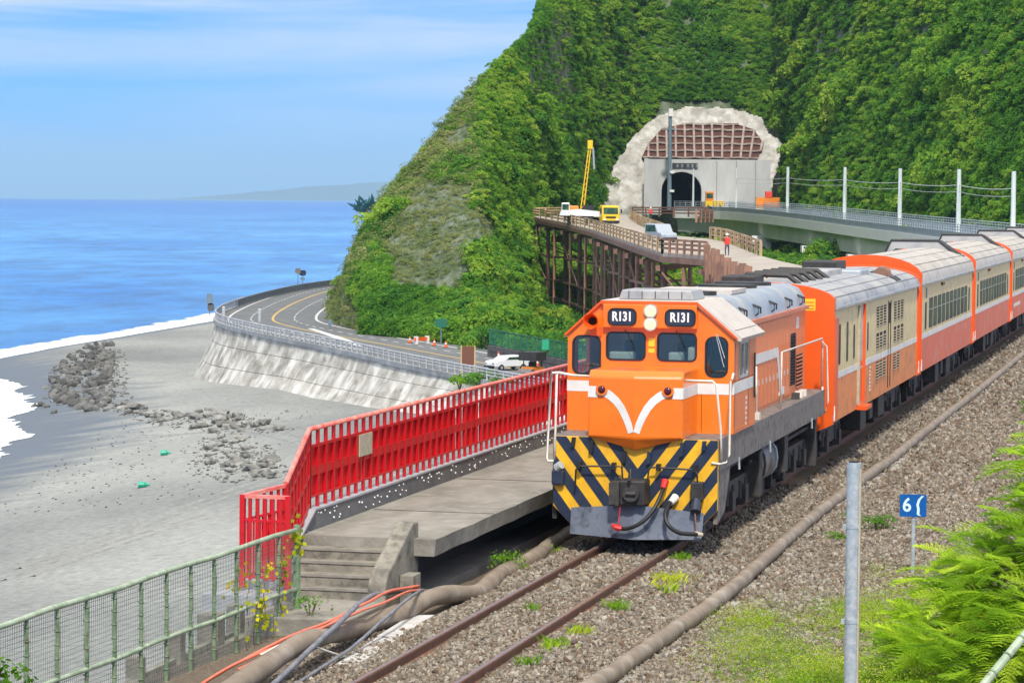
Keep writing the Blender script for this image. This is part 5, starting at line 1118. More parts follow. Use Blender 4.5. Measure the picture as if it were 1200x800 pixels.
# ---- conduit, cables, pale slabs
def worm(pts, step=.12, wob=.012):
    q = catmull(pts, step); return [p+Vector((wob*noise2(p.y, 1, 1.6, 2), 0, wob*noise2(p.y, 4, 1.3, 2))) for p in q]
o = B((-1.4, 38, .05)).tube(worm([(-1.70, 27, .0), (-1.62, 31.0, .0), (-1.60, 32.6, .06), (-1.58, 34.0, .16), (-1.60, 35.4, .13), (-1.66, 36.6, .02), (-1.62, 37.8, -.05), (-1.46, 38.8, .0), (-1.34, 39.5, .06), (-1.30, 40.3, .0), (-1.16, 41.4, -.10), (-1.22, 42.6, -.06), (-1.36, 43.8, -.12), (-1.28, 45.2, -.10), (-1.45, 47, -.14), (-1.55, 50, -.14), (-1.60, 56, -.14)], .2), [.125+.008*math.sin(i*.7) for i in range(len(catmull([(-1.70, 27, .0), (-1.62, 31.0, .0), (-1.60, 32.6, .06), (-1.58, 34.0, .16), (-1.60, 35.4, .13), (-1.66, 36.6, .02), (-1.62, 37.8, -.05), (-1.46, 38.8, .0), (-1.34, 39.5, .06), (-1.30, 40.3, .0), (-1.16, 41.4, -.10), (-1.22, 42.6, -.06), (-1.36, 43.8, -.12), (-1.28, 45.2, -.10), (-1.45, 47, -.14), (-1.55, 50, -.14), (-1.60, 56, -.14)], .2)))], 12).build('cable_conduit', M['conduit'], frame='T', smooth=True); meta(o, 'thick muddy brown conduit snaking past the steps to the platform void', 'conduit')
r_ = [(2.13, 20), (2.10, 26), (1.98, 31), (1.97, 34.3), (2.07, 38), (2.17, 42.7), (2.10, 48), (2.03, 53), (2.04, 59), (2.12, 66), (2.10, 76), (2.14, 90), (2.12, 112), (2.2, 150)]
q = worm([(l, s, -.17) for l, s in r_], .35, .02); o = B((2.1, 50, -.2)).tube(q, .108, 12).build('cable_conduit', M['conduit'], frame='T', smooth=True); meta(o, 'long brown conduit running along the right side of the track past the train', 'conduit')
k = 0
for s in [29+i*2.15 for i in range(28)]:
    l = np.interp(s, [p[1] for p in r_], [p[0] for p in r_]); L_ = 1.25+.5*math.sin(s*3.1); g = .03*math.sin(s*1.7)
    o = B((l+.22, s, -.28)).prism([(l+.09+g, s), (l+.21+g, s+.06), (l+.23+g, s+L_), (l+.10+g, s+L_-.05)], -.40, -.262, 'z').build('kerb_slab', M['white_slab'], frame='T'); meta(o, 'pale concrete slab half buried beside the long right hand conduit', 'slab', 'pale slabs under the right hand conduit')
for k, (pts, m, lab, rad) in enumerate((
    ([(-1.95, 30, -.05), (-1.86, 32.5, .14), (-1.72, 34.2, .25), (-1.60, 35.8, .27), (-1.52, 37.0, .32), (-1.58, 38.3, .30), (-1.68, 39.5, .18), (-1.74, 40.3, .10)], 'cable_o', 'upper orange cable draped over the brown conduit', .020),
    ([(-1.93, 30, -.08), (-1.84, 32.5, .16), (-1.64, 34.4, .23), (-1.48, 36.2, .28), (-1.40, 37.6, .27), (-1.55, 38.9, .20), (-1.70, 40.2, .06)], 'cable_o', 'lower orange cable draped over the brown conduit', .018),
    ([(-1.78, 32.8, .12), (-1.70, 34.0, .18), (-1.55, 35.4, .26), (-1.62, 37.0, .28), (-1.75, 38.6, .22), (-1.72, 40.0, .14)], 'cable_o', 'short orange cable loop by the leaning post', .016),
    ([(-1.30, 30, -.16), (-1.34, 32, -.10), (-1.40, 34, .10), (-1.46, 35.6, .26), (-1.60, 37.2, .33), (-1.78, 38.6, .22), (-1.82, 39.8, .10)], 'cable_g', 'thick grey hose running beside the orange cables', .034),
    ([(-1.24, 30, -.17), (-1.27, 33, -.12), (-1.26, 35.4, -.02), (-1.24, 37.2, .18), (-1.34, 38.6, .22), (-1.55, 39.8, .12)], 'cable_g', 'grey cable nearest the rail crossing the conduit', .022),
    ([(-1.72, 33.4, .20), (-1.58, 34.2, .24), (-1.36, 34.9, .02), (-1.28, 35.4, -.12)], 'rail_white', 'thin pale cable hooked over the brown conduit', .013))):
    o = B(pts[0]).tube(worm(pts, .12, .01), rad, 8).build('cable', M[m], frame='T', smooth=True); meta(o, lab, 'cable')
for k, P_ in enumerate(([(-.98, 34.9), (-1.24, 34.8), (-1.36, 36.9), (-1.08, 37.0)], [(-1.09, 37.1), (-1.37, 37.0), (-1.46, 38.9), (-1.16, 39.0)])):
    o = B((-1.3, 37, -.2)).prism(P_, -.28, -.105+.01*k, 'z').build('pale_slab', M['capwhite'], frame='T'); meta(o, 'pale slab lying beside the orange cables, '+('nearer' if not k else 'farther'), 'slab')

# ---- track
tk = empty('railway_track', (.08, 40, 0), 'rusty single railway track with brown ballast between the rails', 'track'); o0 = (.08, 40, 0)
for sg in (-1, 1):
    c = .08+sg*.565; prof = [(c-.065, -.155), (c+.065, -.155), (c+.06, -.14), (c+.012, -.12), (c+.012, -.045), (c+.035, -.03), (c+.035, -.002), (c+.028, .0), (c-.028, 0), (c-.035, -.002), (c-.035, -.03), (c-.012, -.045), (c-.012, -.12), (c-.06, -.14)]
    r_o = B(o0).prism(prof, 10, 160, 'y').build('rail', M['rail'], tk); h = B().box(-.024, .024, -30, 120, .0005, .003); ho = h.build('running_surface', M['railhead'], r_o); ho.location = (c-.08, 0, 0)
slp = B().prism([(-1.0, -.30), (1.0, -.30), (.97, -.172), (-.97, -.172)], -.11, .11, 'y').build('sleeper', mat('dusty_sleeper', (.20, .165, .13), (.12, .10, .08), .9, scale=6, bump=.4), tk)
slp.location = (0, -12, .035)
for k in range(1, 32): child(slp, tk, (0, -12+k*.62, .035))
cl = B().box(-.05, .05, -.05, .05, 0, .035).build('rail_clip', M['rail'], tk); cl.location = (-.565-.09, -10, -.14)

# ---- post, milepost, leaning pipe
pz = -.45; t = empty('steel_post', (5.10, 33.55, pz), 'weathered galvanised steel post standing in the grass at right', 'post'); o0 = (5.10, 33.55, pz)
B(o0).cyl((5.10, 33.55, pz), .078, 3.08, n=20).build('pole', M['galv'], t, smooth=40)
B(o0).cyl((5.10, 33.55, pz+3.08), .062, .012, n=16).build('open_top', M['gap'], t)
for z in (.25, 1.30, 2.35): B(o0).tube([(5.10, 33.55, pz+z), (5.10, 33.55, pz+z+.05)], .083, 20).build('clamp_band', M['galv'], t); B(o0).box(4.995, 5.03, 33.45, 33.5, pz+z, pz+z+.05).build('bolt', M['galv'], t)
B(o0).box(5.165, 5.185, 33.50, 33.56, pz, pz+3.0).build('side_strip', M['beige'], t)
t = empty('distance_sign', (4.43, 47, -.5), 'small blue distance sign numbered 61 on a thin post half hidden by leaves', 'sign', rz=.12)
B().cyl((0, 0, 0), .032, 1.35, n=10).build('post', M['galv'], t)
pn = B().prism(rrect(-.215, .20, 1.08, 1.43, .02), -.05, -.035).build('plate', M['bluesign'], t)
textobj('6', .30, M['signwhite'], pn, (-.105, -.053, 1.255), (R(90), 0, 0), 'numeral_six', sx=.95, bold=.006)
g = B(); 
for a, c in zip([(.14, 1.41), (.085, 1.35), (.06, 1.27), (.075, 1.20), (.07, 1.12)], [(.085, 1.35), (.06, 1.27), (.075, 1.20), (.07, 1.12), (.10, 1.10)]): g.bar((a[0], -.054, a[1]), (c[0], -.054, c[1]), .006, .036, up=(1, 0, 0)) if False else g.prism([(a[0]-.02, a[1]), (a[0]+.02, a[1]), (c[0]+.02, c[1]), (c[0]-.02, c[1])], -.054, -.051)
g.build('numeral_one', M['signwhite'], pn)
pa, pb = Vector((3.02, 19.6, 1.85)), Vector((4.35, 20.4, 3.22))
t = empty('leaning_pipe', pa, 'pale green knobbly pipe slanting up through the lower right corner', 'pipe', frame='W'); d = pb-pa
B(pa).tube([pa-d*.6, pa+d*1.6], .032, 10).build('pipe', M['greentop'], t, smooth=40)
for k in range(26): c = pa+d*(-.55+k*.082); B(pa).tube([c, c+d.normalized()*.012], .038, 8).build('ridge', M['green'], t)

# ================================================================== THE LOCOMOTIVE  (x across, y away from the viewer, z up from the rail)
def bogie(par, y0, axles, r=.46, m='bogie', wb=None):
    """one bogie: side frames, wheels, axle boxes, springs"""
    L0, L1 = y0+min(axles)-.75, y0+max(axles)+.75; bg_ = B().box(-.62, .62, L0+.3, L1-.3, .45, .72).build('bogie_frame', M[m], par)
    for s in (-1, 1):
        B().prism([(L0, .62), (L0+.25, .80), (L1-.25, .80), (L1, .62), (L1-.5, .50), ((L0+L1)/2+.4, .42), ((L0+L1)/2-.4, .42), (L0+.5, .50)], s*.98-.07, s*.98+.07, 'x').build('side_frame', M[m], bg_)
        for a in axles:
            y = y0+a; w = B().tube([(s*.60, 0, 0), (s*.66, 0, 0), (s*.67, 0, 0), (s*.72, 0, 0)], [r+.03, r+.03, r, r], 24); o = w.build('wheel', M[m], bg_, smooth=40); o.location = (0, y, r)
            B().box(s*1.0-.10, s*1.0+.14*1, y-.16, y+.16, r-.14, r+.18).build('axle_box', M[m], bg_)
            for q in (-.3, .3): B().tube([(s*1.02, y+q, .42), (s*1.02, y+q, .72)], .075, 8).build('spring', M['black'], bg_)
        for q in (L0+.15, L1-.15): B().box(s*.93-.06, s*.93+.06, q-.08, q+.08, .22, .66).build('brake_block', M['black'], bg_)
    return bg_
LO = (.08, 46.4, 0)
lc = empty('diesel_locomotive', TW(*LO), 'bright orange diesel locomotive with white V stripe and yellow black chevron front', 'locomotive', frame='W', rz=-TH)
# pilot sheet with chevrons
pil_poly = [(-1.31, .62), (-1.31, 1.73), (1.34, 1.73), (1.34, .62), (1.07, .34), (-1.03, .34)]
bevel(B().prism(pil_poly, 0, .10).build('pilot_sheet', M['yellow'], lc), .012)
CX = .06
def chev(side, u0, u1):
    """a band of constant |x|+.75*(top-z)"""
    zt, zb = 1.728, .345
    P = [(u0, zt), (u1, zt), (u1-.75*(zt-zb), zb), (u0-.75*(zt-zb), zb)]
    P = [(x*side+CX, z) for x, z in P]
    P = clip(P, -side, 0, -side*CX) if True else P
    for (a, c) in zip(pil_poly, pil_poly[1:]+pil_poly[:1]):
        nx, nz = c[1]-a[1], -(c[0]-a[0]); 
        if nx*(0-a[0])+nz*(1.0-a[1]) > 0: nx, nz = -nx, -nz
        P = clip(P, nx, nz, nx*a[0]+nz*a[1]-.003)
        if len(P) < 3: return None
    return P
for side in (-1, 1):
    for k in range(6):
        u0 = .36+.40*k; P = chev(side, u0, u0+.205)
        if P and len(P) > 2: B().prism(P, -.004, .002).build('chevron_stripe', M['navy'], lc)
B().box(-1.32, 1.35, .05, 12.75, 1.69, 1.735).build('deck_plate', M['sill'], lc)
for s in (-1, 1): B().box(s*1.335-.03 if s > 0 else -1.34, s*1.335+.015 if s > 0 else -1.28, .10, 12.7, 1.24, 1.69).build('side_sill', M['sill'], lc)
B().box(-1.28, 1.28, .10, 1.55, .95, 1.69).build('front_box', M['black'], lc)
for s in (-1, 1): B().prism([(.10, 1.24), (1.3, 1.24), (.8, .55), (.10, .40)], s*1.30-.04, s*1.30+.03, 'x').build('step_side', M['sill'] if s > 0 else M['black'], lc)
for s in (-1, 1):
    for z in (.55, .95, 1.3): B().box(s*1.16-.16, s*1.16+.16, .12, .42, z, z+.03).build('step_tread', M['sill'], lc)
# snow plough
b = B(); P = [(-1.0, -.02, .60), (.07, -.26, .70), (1.13, -.02, .58), (1.11, -.10, .17), (.07, -.36, .16), (-1.0, -.10, .19)]
b.add(P, [(0, 1, 4, 5), (1, 2, 3, 4)]); o = b.build('snow_plough', M['plow'], lc); md = o.modifiers.new('t', 'SOLIDIFY'); md.thickness = .03; md.offset = 0
B().box(-1.0, 1.1, 0, .4, .20, .5).build('plough_backing', M['black'], lc)
# coupler
cpl = bevel(B().box(-.16, .26, -.42, .05, .70, 1.10).build('coupler_box', M['black'], lc), .03)
B().tube([(.05, -.42, .90), (.05, -.50, .90)], .13, 16).build('coupler_face', M['bogie'], cpl); B().box(-.30, -.14, -.50, -.1, .72, 1.06).build('knuckle', M['bogie'], cpl); B().tube([(.02, -.46, .90), (.02, -.50, 1.10), (.02, -.36, 1.26)], .028, 6).build('coupler_pin', M['rubber'], cpl); B().tube([(-.03, -.51, .9), (.13, -.51, .9)], .035, 8).build('hook', M['bogie'], cpl)
for s, x0 in ((-1, -.93), (1, 1.05)):
    B().tube([(x0, -.10, .93), (x0-.02*s, -.13, 1.22), (x0-.08*s, -.13, 1.27), (.05+s*.32, -.13, 1.29), (.05+s*.22, -.13, 1.28), (.05+s*.20, -.16, 1.10), (.05+s*.06, -.30, 1.10)], .016, 6).build('uncoupling_lever', M['rubber'], lc)
    for x in (x0-.06*s, .05+s*.36): B().box(x-.03, x+.03, -.15, .0, 1.24, 1.34).build('lever_bracket', M['rubber'], lc)
    for x, z, h in ((x0-s*-.06, 1.56, .16), (.03+s*.73, 1.46, .22), (.03+s*.20, 1.32, .2)): B().prism([(x-.03, z), (x+.035, z+.02), (x+.05, z+h), (x-.01, z+h)], -.06, .0).build('lifting_lug', M['rubber'] if s < 0 else M['navy'], lc)
# air hoses
h_ = B().tube(catmull([(.50, -.04, 1.00), (.48, -.20, .88), (.42, -.34, .70), (.30, -.44, .52), (.14, -.48, .40), (-.03, -.44, .34), (-.12, -.42, .34)], .04), .032, 10).build('air_hose', M['rubber'], lc, smooth=True)
B().tube([(.49, -.10, .96), (.51, -.02, 1.08)], [.045, .06], 10).build('red_cock', M['redbit'], h_); B().tube([(-.10, -.44, .34), (-.20, -.44, .36), (-.26, -.42, .39)], [.04, .05, .02], 8).build('red_coupling', M['redbit'], h_); B().tube([(-.16, -.42, .36), (-.14, -.36, .70)], .008, 5).build('chain', M['redbit'], h_)
h_ = B().tube(catmull([(.64, -.04, .80), (.60, -.16, .72), (.58, -.36, .58), (.64, -.45, .43), (.80, -.42, .31), (.98, -.32, .28), (1.06, -.24, .27)], .04), .034, 10).build('air_hose', M['rubber'], lc, smooth=True)
B().tube([(.62, -.14, .74), (.68, -.02, .82)], [.05, .07], 10).build('white_valve', M['rail_white'], h_); B().tube([(1.03, -.24, .28), (1.15, -.20, .26)], [.04, .03], 8).build('brass_end', M['beige'], h_)
jb = bevel(B().box(.93, 1.13, -.14, 0, .78, 1.08).build('jumper_socket', M['black'], lc), .02); B().tube([(1.03, -.2, .62), (1.03, -.08, .80)], [.09, .07], 10).build('jumper_plug', M['navy'], jb); B().tube([(1.02, -.2, .60), (1.05, -.2, .30)], .013, 6).build('plug_chain', M['rust'], jb)
B().tube([(-1.24, -.06, 1.22), (-1.16, -.1, 1.28)], .07, 10).build('corner_lamp', M['galv'], lc); bevel(B().box(-1.32, -1.12, -.10, 0, .95, 1.2).build('corner_box', M['navy'], lc), .03)
# nose
nz = 2.80; b = B(); xs_ = (-.73, .03, .79)
F = [(-.73, -.10), (.03, -.22), (.79, -.10)]
v = [(x, y, 1.74) for x, y in F]+[(x, y, 2.70) for x, y in F]+[(x, y+.10, nz) for x, y in F]+[(-.73, 1.25, nz), (.79, 1.25, nz), (-.73, 1.25, 1.74), (.79, 1.25, 1.74)]
v += [(-.73, -.0, 1.74), (.03, -.08, 1.53), (.79, -.0, 1.74)]
b.add(v, [(0, 1, 4, 3), (1, 2, 5, 4), (3, 4, 7, 6), (4, 5, 8, 7), (6, 7, 8, 10, 9), (0, 3, 6, 9, 11), (2, 12, 10, 8, 5), (0, 13, 14, 1), (1, 14, 15, 2), (13, 11, 12, 15, 14)])
nose = bevel(b.build('nose', M['orange'], lc), .035, 3)
def nosefront(x, z): return -.10-.12*(1-abs(x-.03)/.76)-.006
def nribbon(P, w, name='v_stripe'):
    P = [Vector((x, 0, z)) for x, z in P]; b = B(); A = []; C = []
    for i, p in enumerate(P):
        t = (P[min(i+1, len(P)-1)]-P[max(i-1, 0)]).normalized(); nn = Vector((-t.z, 0, t.x)); ww = w*(1-.28*i/len(P)); a = p+nn*ww/2; c = p-nn*ww/2
        if (p.x-.03)*(a.x-.03) < 0: a.x = .03
        if (p.x-.03)*(c.x-.03) < 0: c.x = .03
        A.append((a.x, nosefront(a.x, a.z), a.z)); C.append((c.x, nosefront(c.x, c.z), c.z))
    b.strip(A, C); A2 = [(x, y+.006, z) for x, y, z in A]; C2 = [(x, y+.006, z) for x, y, z in C]; b.strip(A, A2); b.strip(C, C2); return b.build(name, M['white'], nose)
for s in (-1, 1): nribbon([(.03+s*(x), z) for x, z in ((.50, 2.46), (.40, 2.41), (.30, 2.33), (.21, 2.22), (.135, 2.08), (.08, 1.95), (.04, 1.83))], .135)
for s in (-1, 1):
    x0, x1 = sorted((.03+s*.60, .03+s*.765)); b = B(); pts = [(x0, nosefront(x0, 0), 2.37), (x1, nosefront(x1, 0), 2.37), (x1, nosefront(x1, 0), 2.545), (x0, nosefront(x0, 0), 2.545)]
    b.add(pts+[(x, y+.008, z) for x, y, z in pts], [(0, 1, 2, 3), (0, 1, 5, 4), (1, 2, 6, 5), (2, 3, 7, 6), (3, 0, 4, 7)]); b.build('white_band', M['white'], nose)
    B().box(.03+s*.764-.003, .03+s*.764+.003, -.09, 1.2, 2.37, 2.545).build('white_band', M['white'], nose)
    x = .03+s*.53; rg = B().tube([(x, nosefront(x, 0)+.04, 2.50), (x, nosefront(x, 0)-.035, 2.50)], .095, 20).build('marker_ring', M['orange'], nose, smooth=40); B().tube([(x, nosefront(x, 0)-.033, 2.50), (x, nosefront(x, 0)-.05, 2.50), (x, nosefront(x, 0)-.06, 2.50)], [.062, .055, .03], 16).build('marker_lens', M['marker'], rg, smooth=True)
for k in range(4): B().tube([(.795, .2+k*.02, 1.9+k*.13), (.80, .2+k*.02, 1.9+k*.13)], .018, 6).build('hinge', M['redorange'], nose)
# cab shell with real window openings
CF, CB_ = 1.20, 3.45; cabp = [(-1.36, 1.735), (-1.36, 3.30), (-.79, 3.82), (.76, 3.82), (1.38, 3.30), (1.38, 1.735)]
t_ = .06
cabw = B(); cabw.prism(cabp, CF, CB_); ins = B(); ins.prism([(-1.30, 1.80), (-1.30, 3.27), (-.76, 3.76), (.73, 3.76), (1.32, 3.27), (1.32, 1.80)], CF+t_, CB_-t_)
cab = cabw.build('cab_shell', [M['orange'], M['orange_side']], lc); cut(cab, ins)
win = {'w1': (-.71, -.08, 2.90, 3.335), 'w2': (.13, .76, 2.90, 3.335), 's1': (-1.27, -.82, 2.66, 3.27), 's2': (.92, 1.27, 2.66, 3.29)}
cb = B()
for k, (x0, x1, z0, z1) in win.items(): cb.prism(rrect(x0, x1, z0, z1, .085 if k[0] == 'w' else .12, 5), CF-.2, CF+.2)
cut(cab, cb)
cb = B(); cb.prism(rrect(1.72, 2.62, 2.62, 3.18, .07), 1.2, 1.5, 'x'); cb.prism(rrect(1.72, 2.62, 2.62, 3.18, .07), -1.5, -1.2, 'x'); cut(cab, cb)
if len(cab.data.materials) > 1:
    for f in cab.data.polygons: f.material_index = 1 if f.normal.x > .8 else 0  # right cab wall gets the duller orange with its shading painted in
for k, (x0, x1, z0, z1) in win.items():
    r = .085 if k[0] == 'w' else .12; b = B(); ring(b, rrect(x0+.012, x1-.012, z0+.012, z1-.012, r-.01, 5), rrect(x0-.016, x1+.016, z0-.016, z1+.016, r+.016, 5), CF-.012, CF+.03); fr = b.build('window', M['rubber'], lc)
    B().prism(rrect(x0, x1, z0, z1, r, 5), CF+.018, CF+.024).build('pane', M['glass'], fr)
    if k in ('w1', 'w2', 's2'):
        xp = (x0+x1)/2+.03; B().tube([(xp-.04, CF-.03, z1+.05), (xp+.08, CF-.035, z0+.22), (xp+.10, CF-.035, z0+.16)], .008, 5).build('wiper', M['rubber'] if k != 's2' else M['galv'], fr)
        if k == 's2': B().tube([(xp-.02, CF-.03, z1+.05), (xp+.11, CF-.035, z0+.30)], .008, 5).build('wiper_arm', M['galv'], fr)
b = B(); ring(b, rrect(1.74, 2.60, 2.64, 3.16, .06), rrect(1.70, 2.64, 2.60, 3.20, .08), 1.355, 1.39, 'x'); fr = b.build('side_window', M['galv'], lc); B().box(1.37, 1.375, 1.74, 2.6, 2.64, 3.16).build('pane', M['glass'], fr); B().box(1.36, 1.392, 2.14, 2.18, 2.62, 3.18).build('sash', M['galv'], fr)
B().box(1.395, 1.42, 3.18, 3.22, 2.2, 2.95).build('grab_bar', M['rubber'], lc)
ci = B().box(-1.29, 1.31, CF+.07, CB_-.08, 2.25, 2.30).build('cab_floor', M['interior'], lc); B().box(-1.28, 1.30, CB_-.12, CB_-.09, 2.3, 3.26).build('cab_rear_wall', M['interior'], ci)
for x0, x1, z1 in ((-.70, -.30, 3.02), (.28, .52, 3.03), (.60, .76, 3.12)): bevel(B().box(x0, x1, CF+.12, CF+.4, 2.3, z1).build('control_desk', M['interior'], ci), .03)
for x0, x1 in ((-.16, .18), (-.78, -.60)): B().box(x0, x1, CB_-.6, CB_-.13, 2.3, 3.7).build('cabinet', M['interior'], ci)
for x in (-.45, .45, 1.0): bevel(B().box(x-.22, x+.22, 2.4, 2.52, 2.6, 3.16).build('seat_back', M['seatgreen'], ci), .05)
B().box(-.62, .66, CB_-.14, CB_-.125, 2.9, 3.25).build('rear_window', M['gap'], ci)
# white band on the cab, both front shoulders and side
for x0, x1 in ((-1.363, -.72), (.78, 1.383)): B().box(x0, x1, CF-.006, CF+.01, 2.37, 2.545).build('white_band', M['white'], lc)
B().box(1.378, 1.386, CF-.004, CB_+.02, 2.38, 2.56).build('white_band', M['white'], lc); B().box(-1.366, -1.358, CF-.004, CB_, 2.38, 2.56).build('white_band', M['white'], lc)
for k in range(6): z = 2.22-k*.085; B().box(1.379, 1.384, 2.45, 2.45+(.10 if k % 2 else .14), z, z+.05).build('stencil_mark', M['white'], lc)
for x in (-.76, .86): B().box(x-.004, x+.004, CF-.004, CF+.01, 1.76, 2.36).build('panel_seam', M['gap'], lc)
for z in (2.58, 3.40): B().box(1.379, 1.3835, CF+.05, CB_-.05, z, z+.006).build('panel_seam', M['gap'], lc)
for y in (1.32, 2.72): B().box(1.379, 1.3835, y, y+.008, 1.78, 3.2).build('panel_seam', M['gap'], lc)
b = B()
for k in range(22): b.tube([(1.378, 1.26+k*.1, 1.80), (1.386, 1.26+k*.1, 1.80)], .009, 5)
for k in range(12):
    for x in (-1.33, 1.345): b.tube([(x, CF-.006, 1.80+k*.045), (x, CF, 1.80+k*.045)], .008, 5)
stuff(b.build('rivets', M['orange_side'], lc))
# roof sheets over the cab, with the beige overhanging right slope
B().prism([(-.80, 3.815), (-.80, 3.86), (.78, 3.86), (1.52, 3.29), (1.50, 3.235), (1.46, 3.235), (.75, 3.815)], CF-.05, CB_+.10).build('cab_roof', M['roof_cream'], lc)
B().prism([(-1.42, 3.24), (-1.40, 3.30), (-.80, 3.86), (-.78, 3.815), (-1.36, 3.28)], CF-.03, CB_+.1).build('roof_slope', M['orange'], lc)
b = B(); b.prism([(-.80, 3.80), (-.80, 3.855), (.78, 3.855), (.78, 3.80)], CF-.085, CF-.0); b.build('brow', M['redorange'], lc)
for a, c in (((-1.40, 3.285), (-.79, 3.845)), ((.765, 3.845), (1.44, 3.27))): B().bar((a[0], CF-.03, a[1]), (c[0], CF-.03, c[1]), .06, .03).build('brow_edge', M['redorange'], lc)
rb = bevel(B().prism([(-.62, 3.86), (-.56, 4.02), (.58, 4.02), (.64, 3.86)], CF+.45, CF+1.5).build('roof_box', M['roof_car'], lc), .02)
for k in range(5): B().box(-.45+k*.22, -.44+k*.22, CF+.44, CF+.46, 3.88, 4.0).build('seam', M['gap'], rb)
# number boards and headlights
nb = bevel(B().box(-.76, .78, CF-.10, CF, 3.42, 3.80).build('number_board_housing', M['orange'], lc), .012)
for x0, x1 in ((-.66, -.22), (.28, .75)):
    pl = B().prism(rrect(x0, x1, 3.475, 3.72, .085, 5), CF-.115, CF-.10).build('number_board', M['navy'], nb); b = B(); ring(b, rrect(x0, x1, 3.475, 3.72, .085, 5), rrect(x0-.018, x1+.018, 3.457, 3.738, .10, 5), CF-.125, CF-.10); b.build('board_rim', M['gap'], pl)
    textobj('R131', .205, M['letter'], pl, ((x0+x1)/2, CF-.117, 3.597), (R(90), 0, 0), 'number_lettering', sx=.78, bold=.007)
for z in (3.70, 3.49):
    hl = B().tube([(.03, CF-.10, z), (.03, CF-.145, z)], .112, 22).build('headlight', M['galv'], nb, smooth=40); B().tube([(.03, CF-.143, z), (.03, CF-.160, z), (.03, CF-.165, z)], [.094, .08, .03], 22).build('lens', M['lamp'], hl, smooth=True)
B().box(-.02, .08, CF-.01, CF, 3.12, 3.26).build('yellow_plate', M['placard'], lc); B().box(-.02, .08, CF-.01, CF, 3.02, 3.09).build('yellow_plate', M['placard'], lc)
hn = B().tube([(-.93, CF+.05, 3.52), (-.93, CF-.12, 3.52), (-.93, CF-.26, 3.52)], [.05, .07, .125], 20, False).build('horn', M['redorange'], lc, smooth=True); B().tube([(-.93, CF-.10, 3.52), (-.93, CF-.11, 3.52)], .065, 16).build('horn_throat', M['gap'], hn); B().box(-.98, -.80, CF-.05, CF, 3.28, 3.42).build('horn_bracket', M['redorange'], hn)
# ---- long hood
HY0, HY1 = CB_, 12.25
B().box(-1.0, 1.0, HY0, HY1, 1.735, 3.40).build('engine_hood', M['orange_side'], lc)
prof = [(-1.02, 3.40), (-.98, 3.62), (-.86, 3.78), (-.66, 3.86), (.66, 3.86), (.86, 3.78), (.98, 3.62), (1.02, 3.40)]
y = HY0+.45
for k, ln in enumerate((1.55, 1.9, 2.0, 1.7, 1.15)):
    o = B().prism(prof, y, y+ln-.025).build('roof_section', M['roof_grey'], lc, smooth=50)
    for yy in (y+.3,): B().tube([(.99, yy, 3.46), (1.06, yy, 3.50), (1.06, yy, 3.60), (.96, yy, 3.66), (.96, yy+.02, 3.66), (1.07, yy+.2, 3.60), (1.07, yy+.2, 3.5)], .018, 6).build('lifting_eye', M['black'], o)
    y += ln
B().prism([(-.84, 3.42), (-.7, 3.7), (.7, 3.7), (.84, 3.42)], HY0+.05, HY0+.5).build('exhaust_housing', M['roof_grey'], lc)
for x in (-.35, .35): B().cyl((x, HY0+.9, 3.86), .2, .07, n=20).build('roof_vent', M['black'], lc)
B().box(-.7, .7, HY0+1.6, HY0+3.2, 3.86, 3.93).build('roof_panel', M['roof_cream'], lc); B().cyl((0, 8.8, 3.86), .55, .06, n=28).build('fan_ring', M['black'], lc); B().cyl((0, 10.6, 3.86), .55, .06, n=28).build('fan_ring', M['black'], lc)
B().bar((1.02, HY0+.3, 3.37), (1.02, HY1, 3.40), .11, .07).build('eave_strip', M['orange_old'], lc)
y = HY0+.45; k = 0
while y < 10.0:
    d = B().box(.998, 1.014, y, y+.42, 1.80, 3.30).build('hood_door', M['orange_side'], lc); bevel(d, .005, 1)
    B().box(1.012, 1.03, y+.02, y+.05, 2.2, 2.30).build('handle', M['galv'], d)
    if k == 0:
        for j in range(9): B().box(1.012, 1.022, y+.08, y+.34, 2.75+j*.055, 2.775+j*.055).build('louvre', M['gap'], d)
    y += .45; k += 1
lb = B().box(1.0, 1.012, 10.05, 10.85, 1.95, 2.95).build('louvre_panel', M['gap'], lc)
for j in range(17): B().bar((1.01, 10.05, 1.98+j*.058), (1.01, 10.85, 1.98+j*.058), .04, .012).build('louvre', M['black'], lb)
lb = B().box(1.0, 1.010, 11.0, 11.85, 1.85, 2.50).build('louvre_panel', M['gap'], lc)
for j in range(9): B().bar((1.012, 11.0, 1.88+j*.072), (1.012, 11.85, 1.88+j*.072), .05, .025).build('louvre', M['orange_old'], lb)
B().box(1.0, 1.008, 10.95, 11.3, 3.02, 3.24).build('white_plate', M['white'], lc)
# side stripe: low by the cab, stepping up along the hood, then slanting down
b = B(); yz = [(HY0+.0, 2.39), (HY0+.55, 2.39), (HY0+.55, 2.62), (8.30, 2.62), (8.72, 1.88), (9.25, 1.85), (9.25, 2.0), (8.90, 2.04), (8.45, 2.80), (HY0+.55, 2.80), (HY0+.55, 2.56), (HY0, 2.56)]
b.prism([(yz[i]) for i in (0, 1, 10, 11)], 1.016, 1.024, 'x'); b.prism([(HY0+.5, 2.60), (8.36, 2.60), (8.48, 2.78), (HY0+.5, 2.78)], 1.018, 1.026, 'x'); b.prism([(8.33, 2.60), (8.70, 1.92), (8.86, 2.02), (8.47, 2.775)], 1.019, 1.027, 'x'); b.prism([(8.66, 1.86), (9.3, 1.86), (9.3, 2.0), (8.72, 2.0)], 1.017, 1.0255, 'x'); b.build('white_stripe', M['white'], lc)
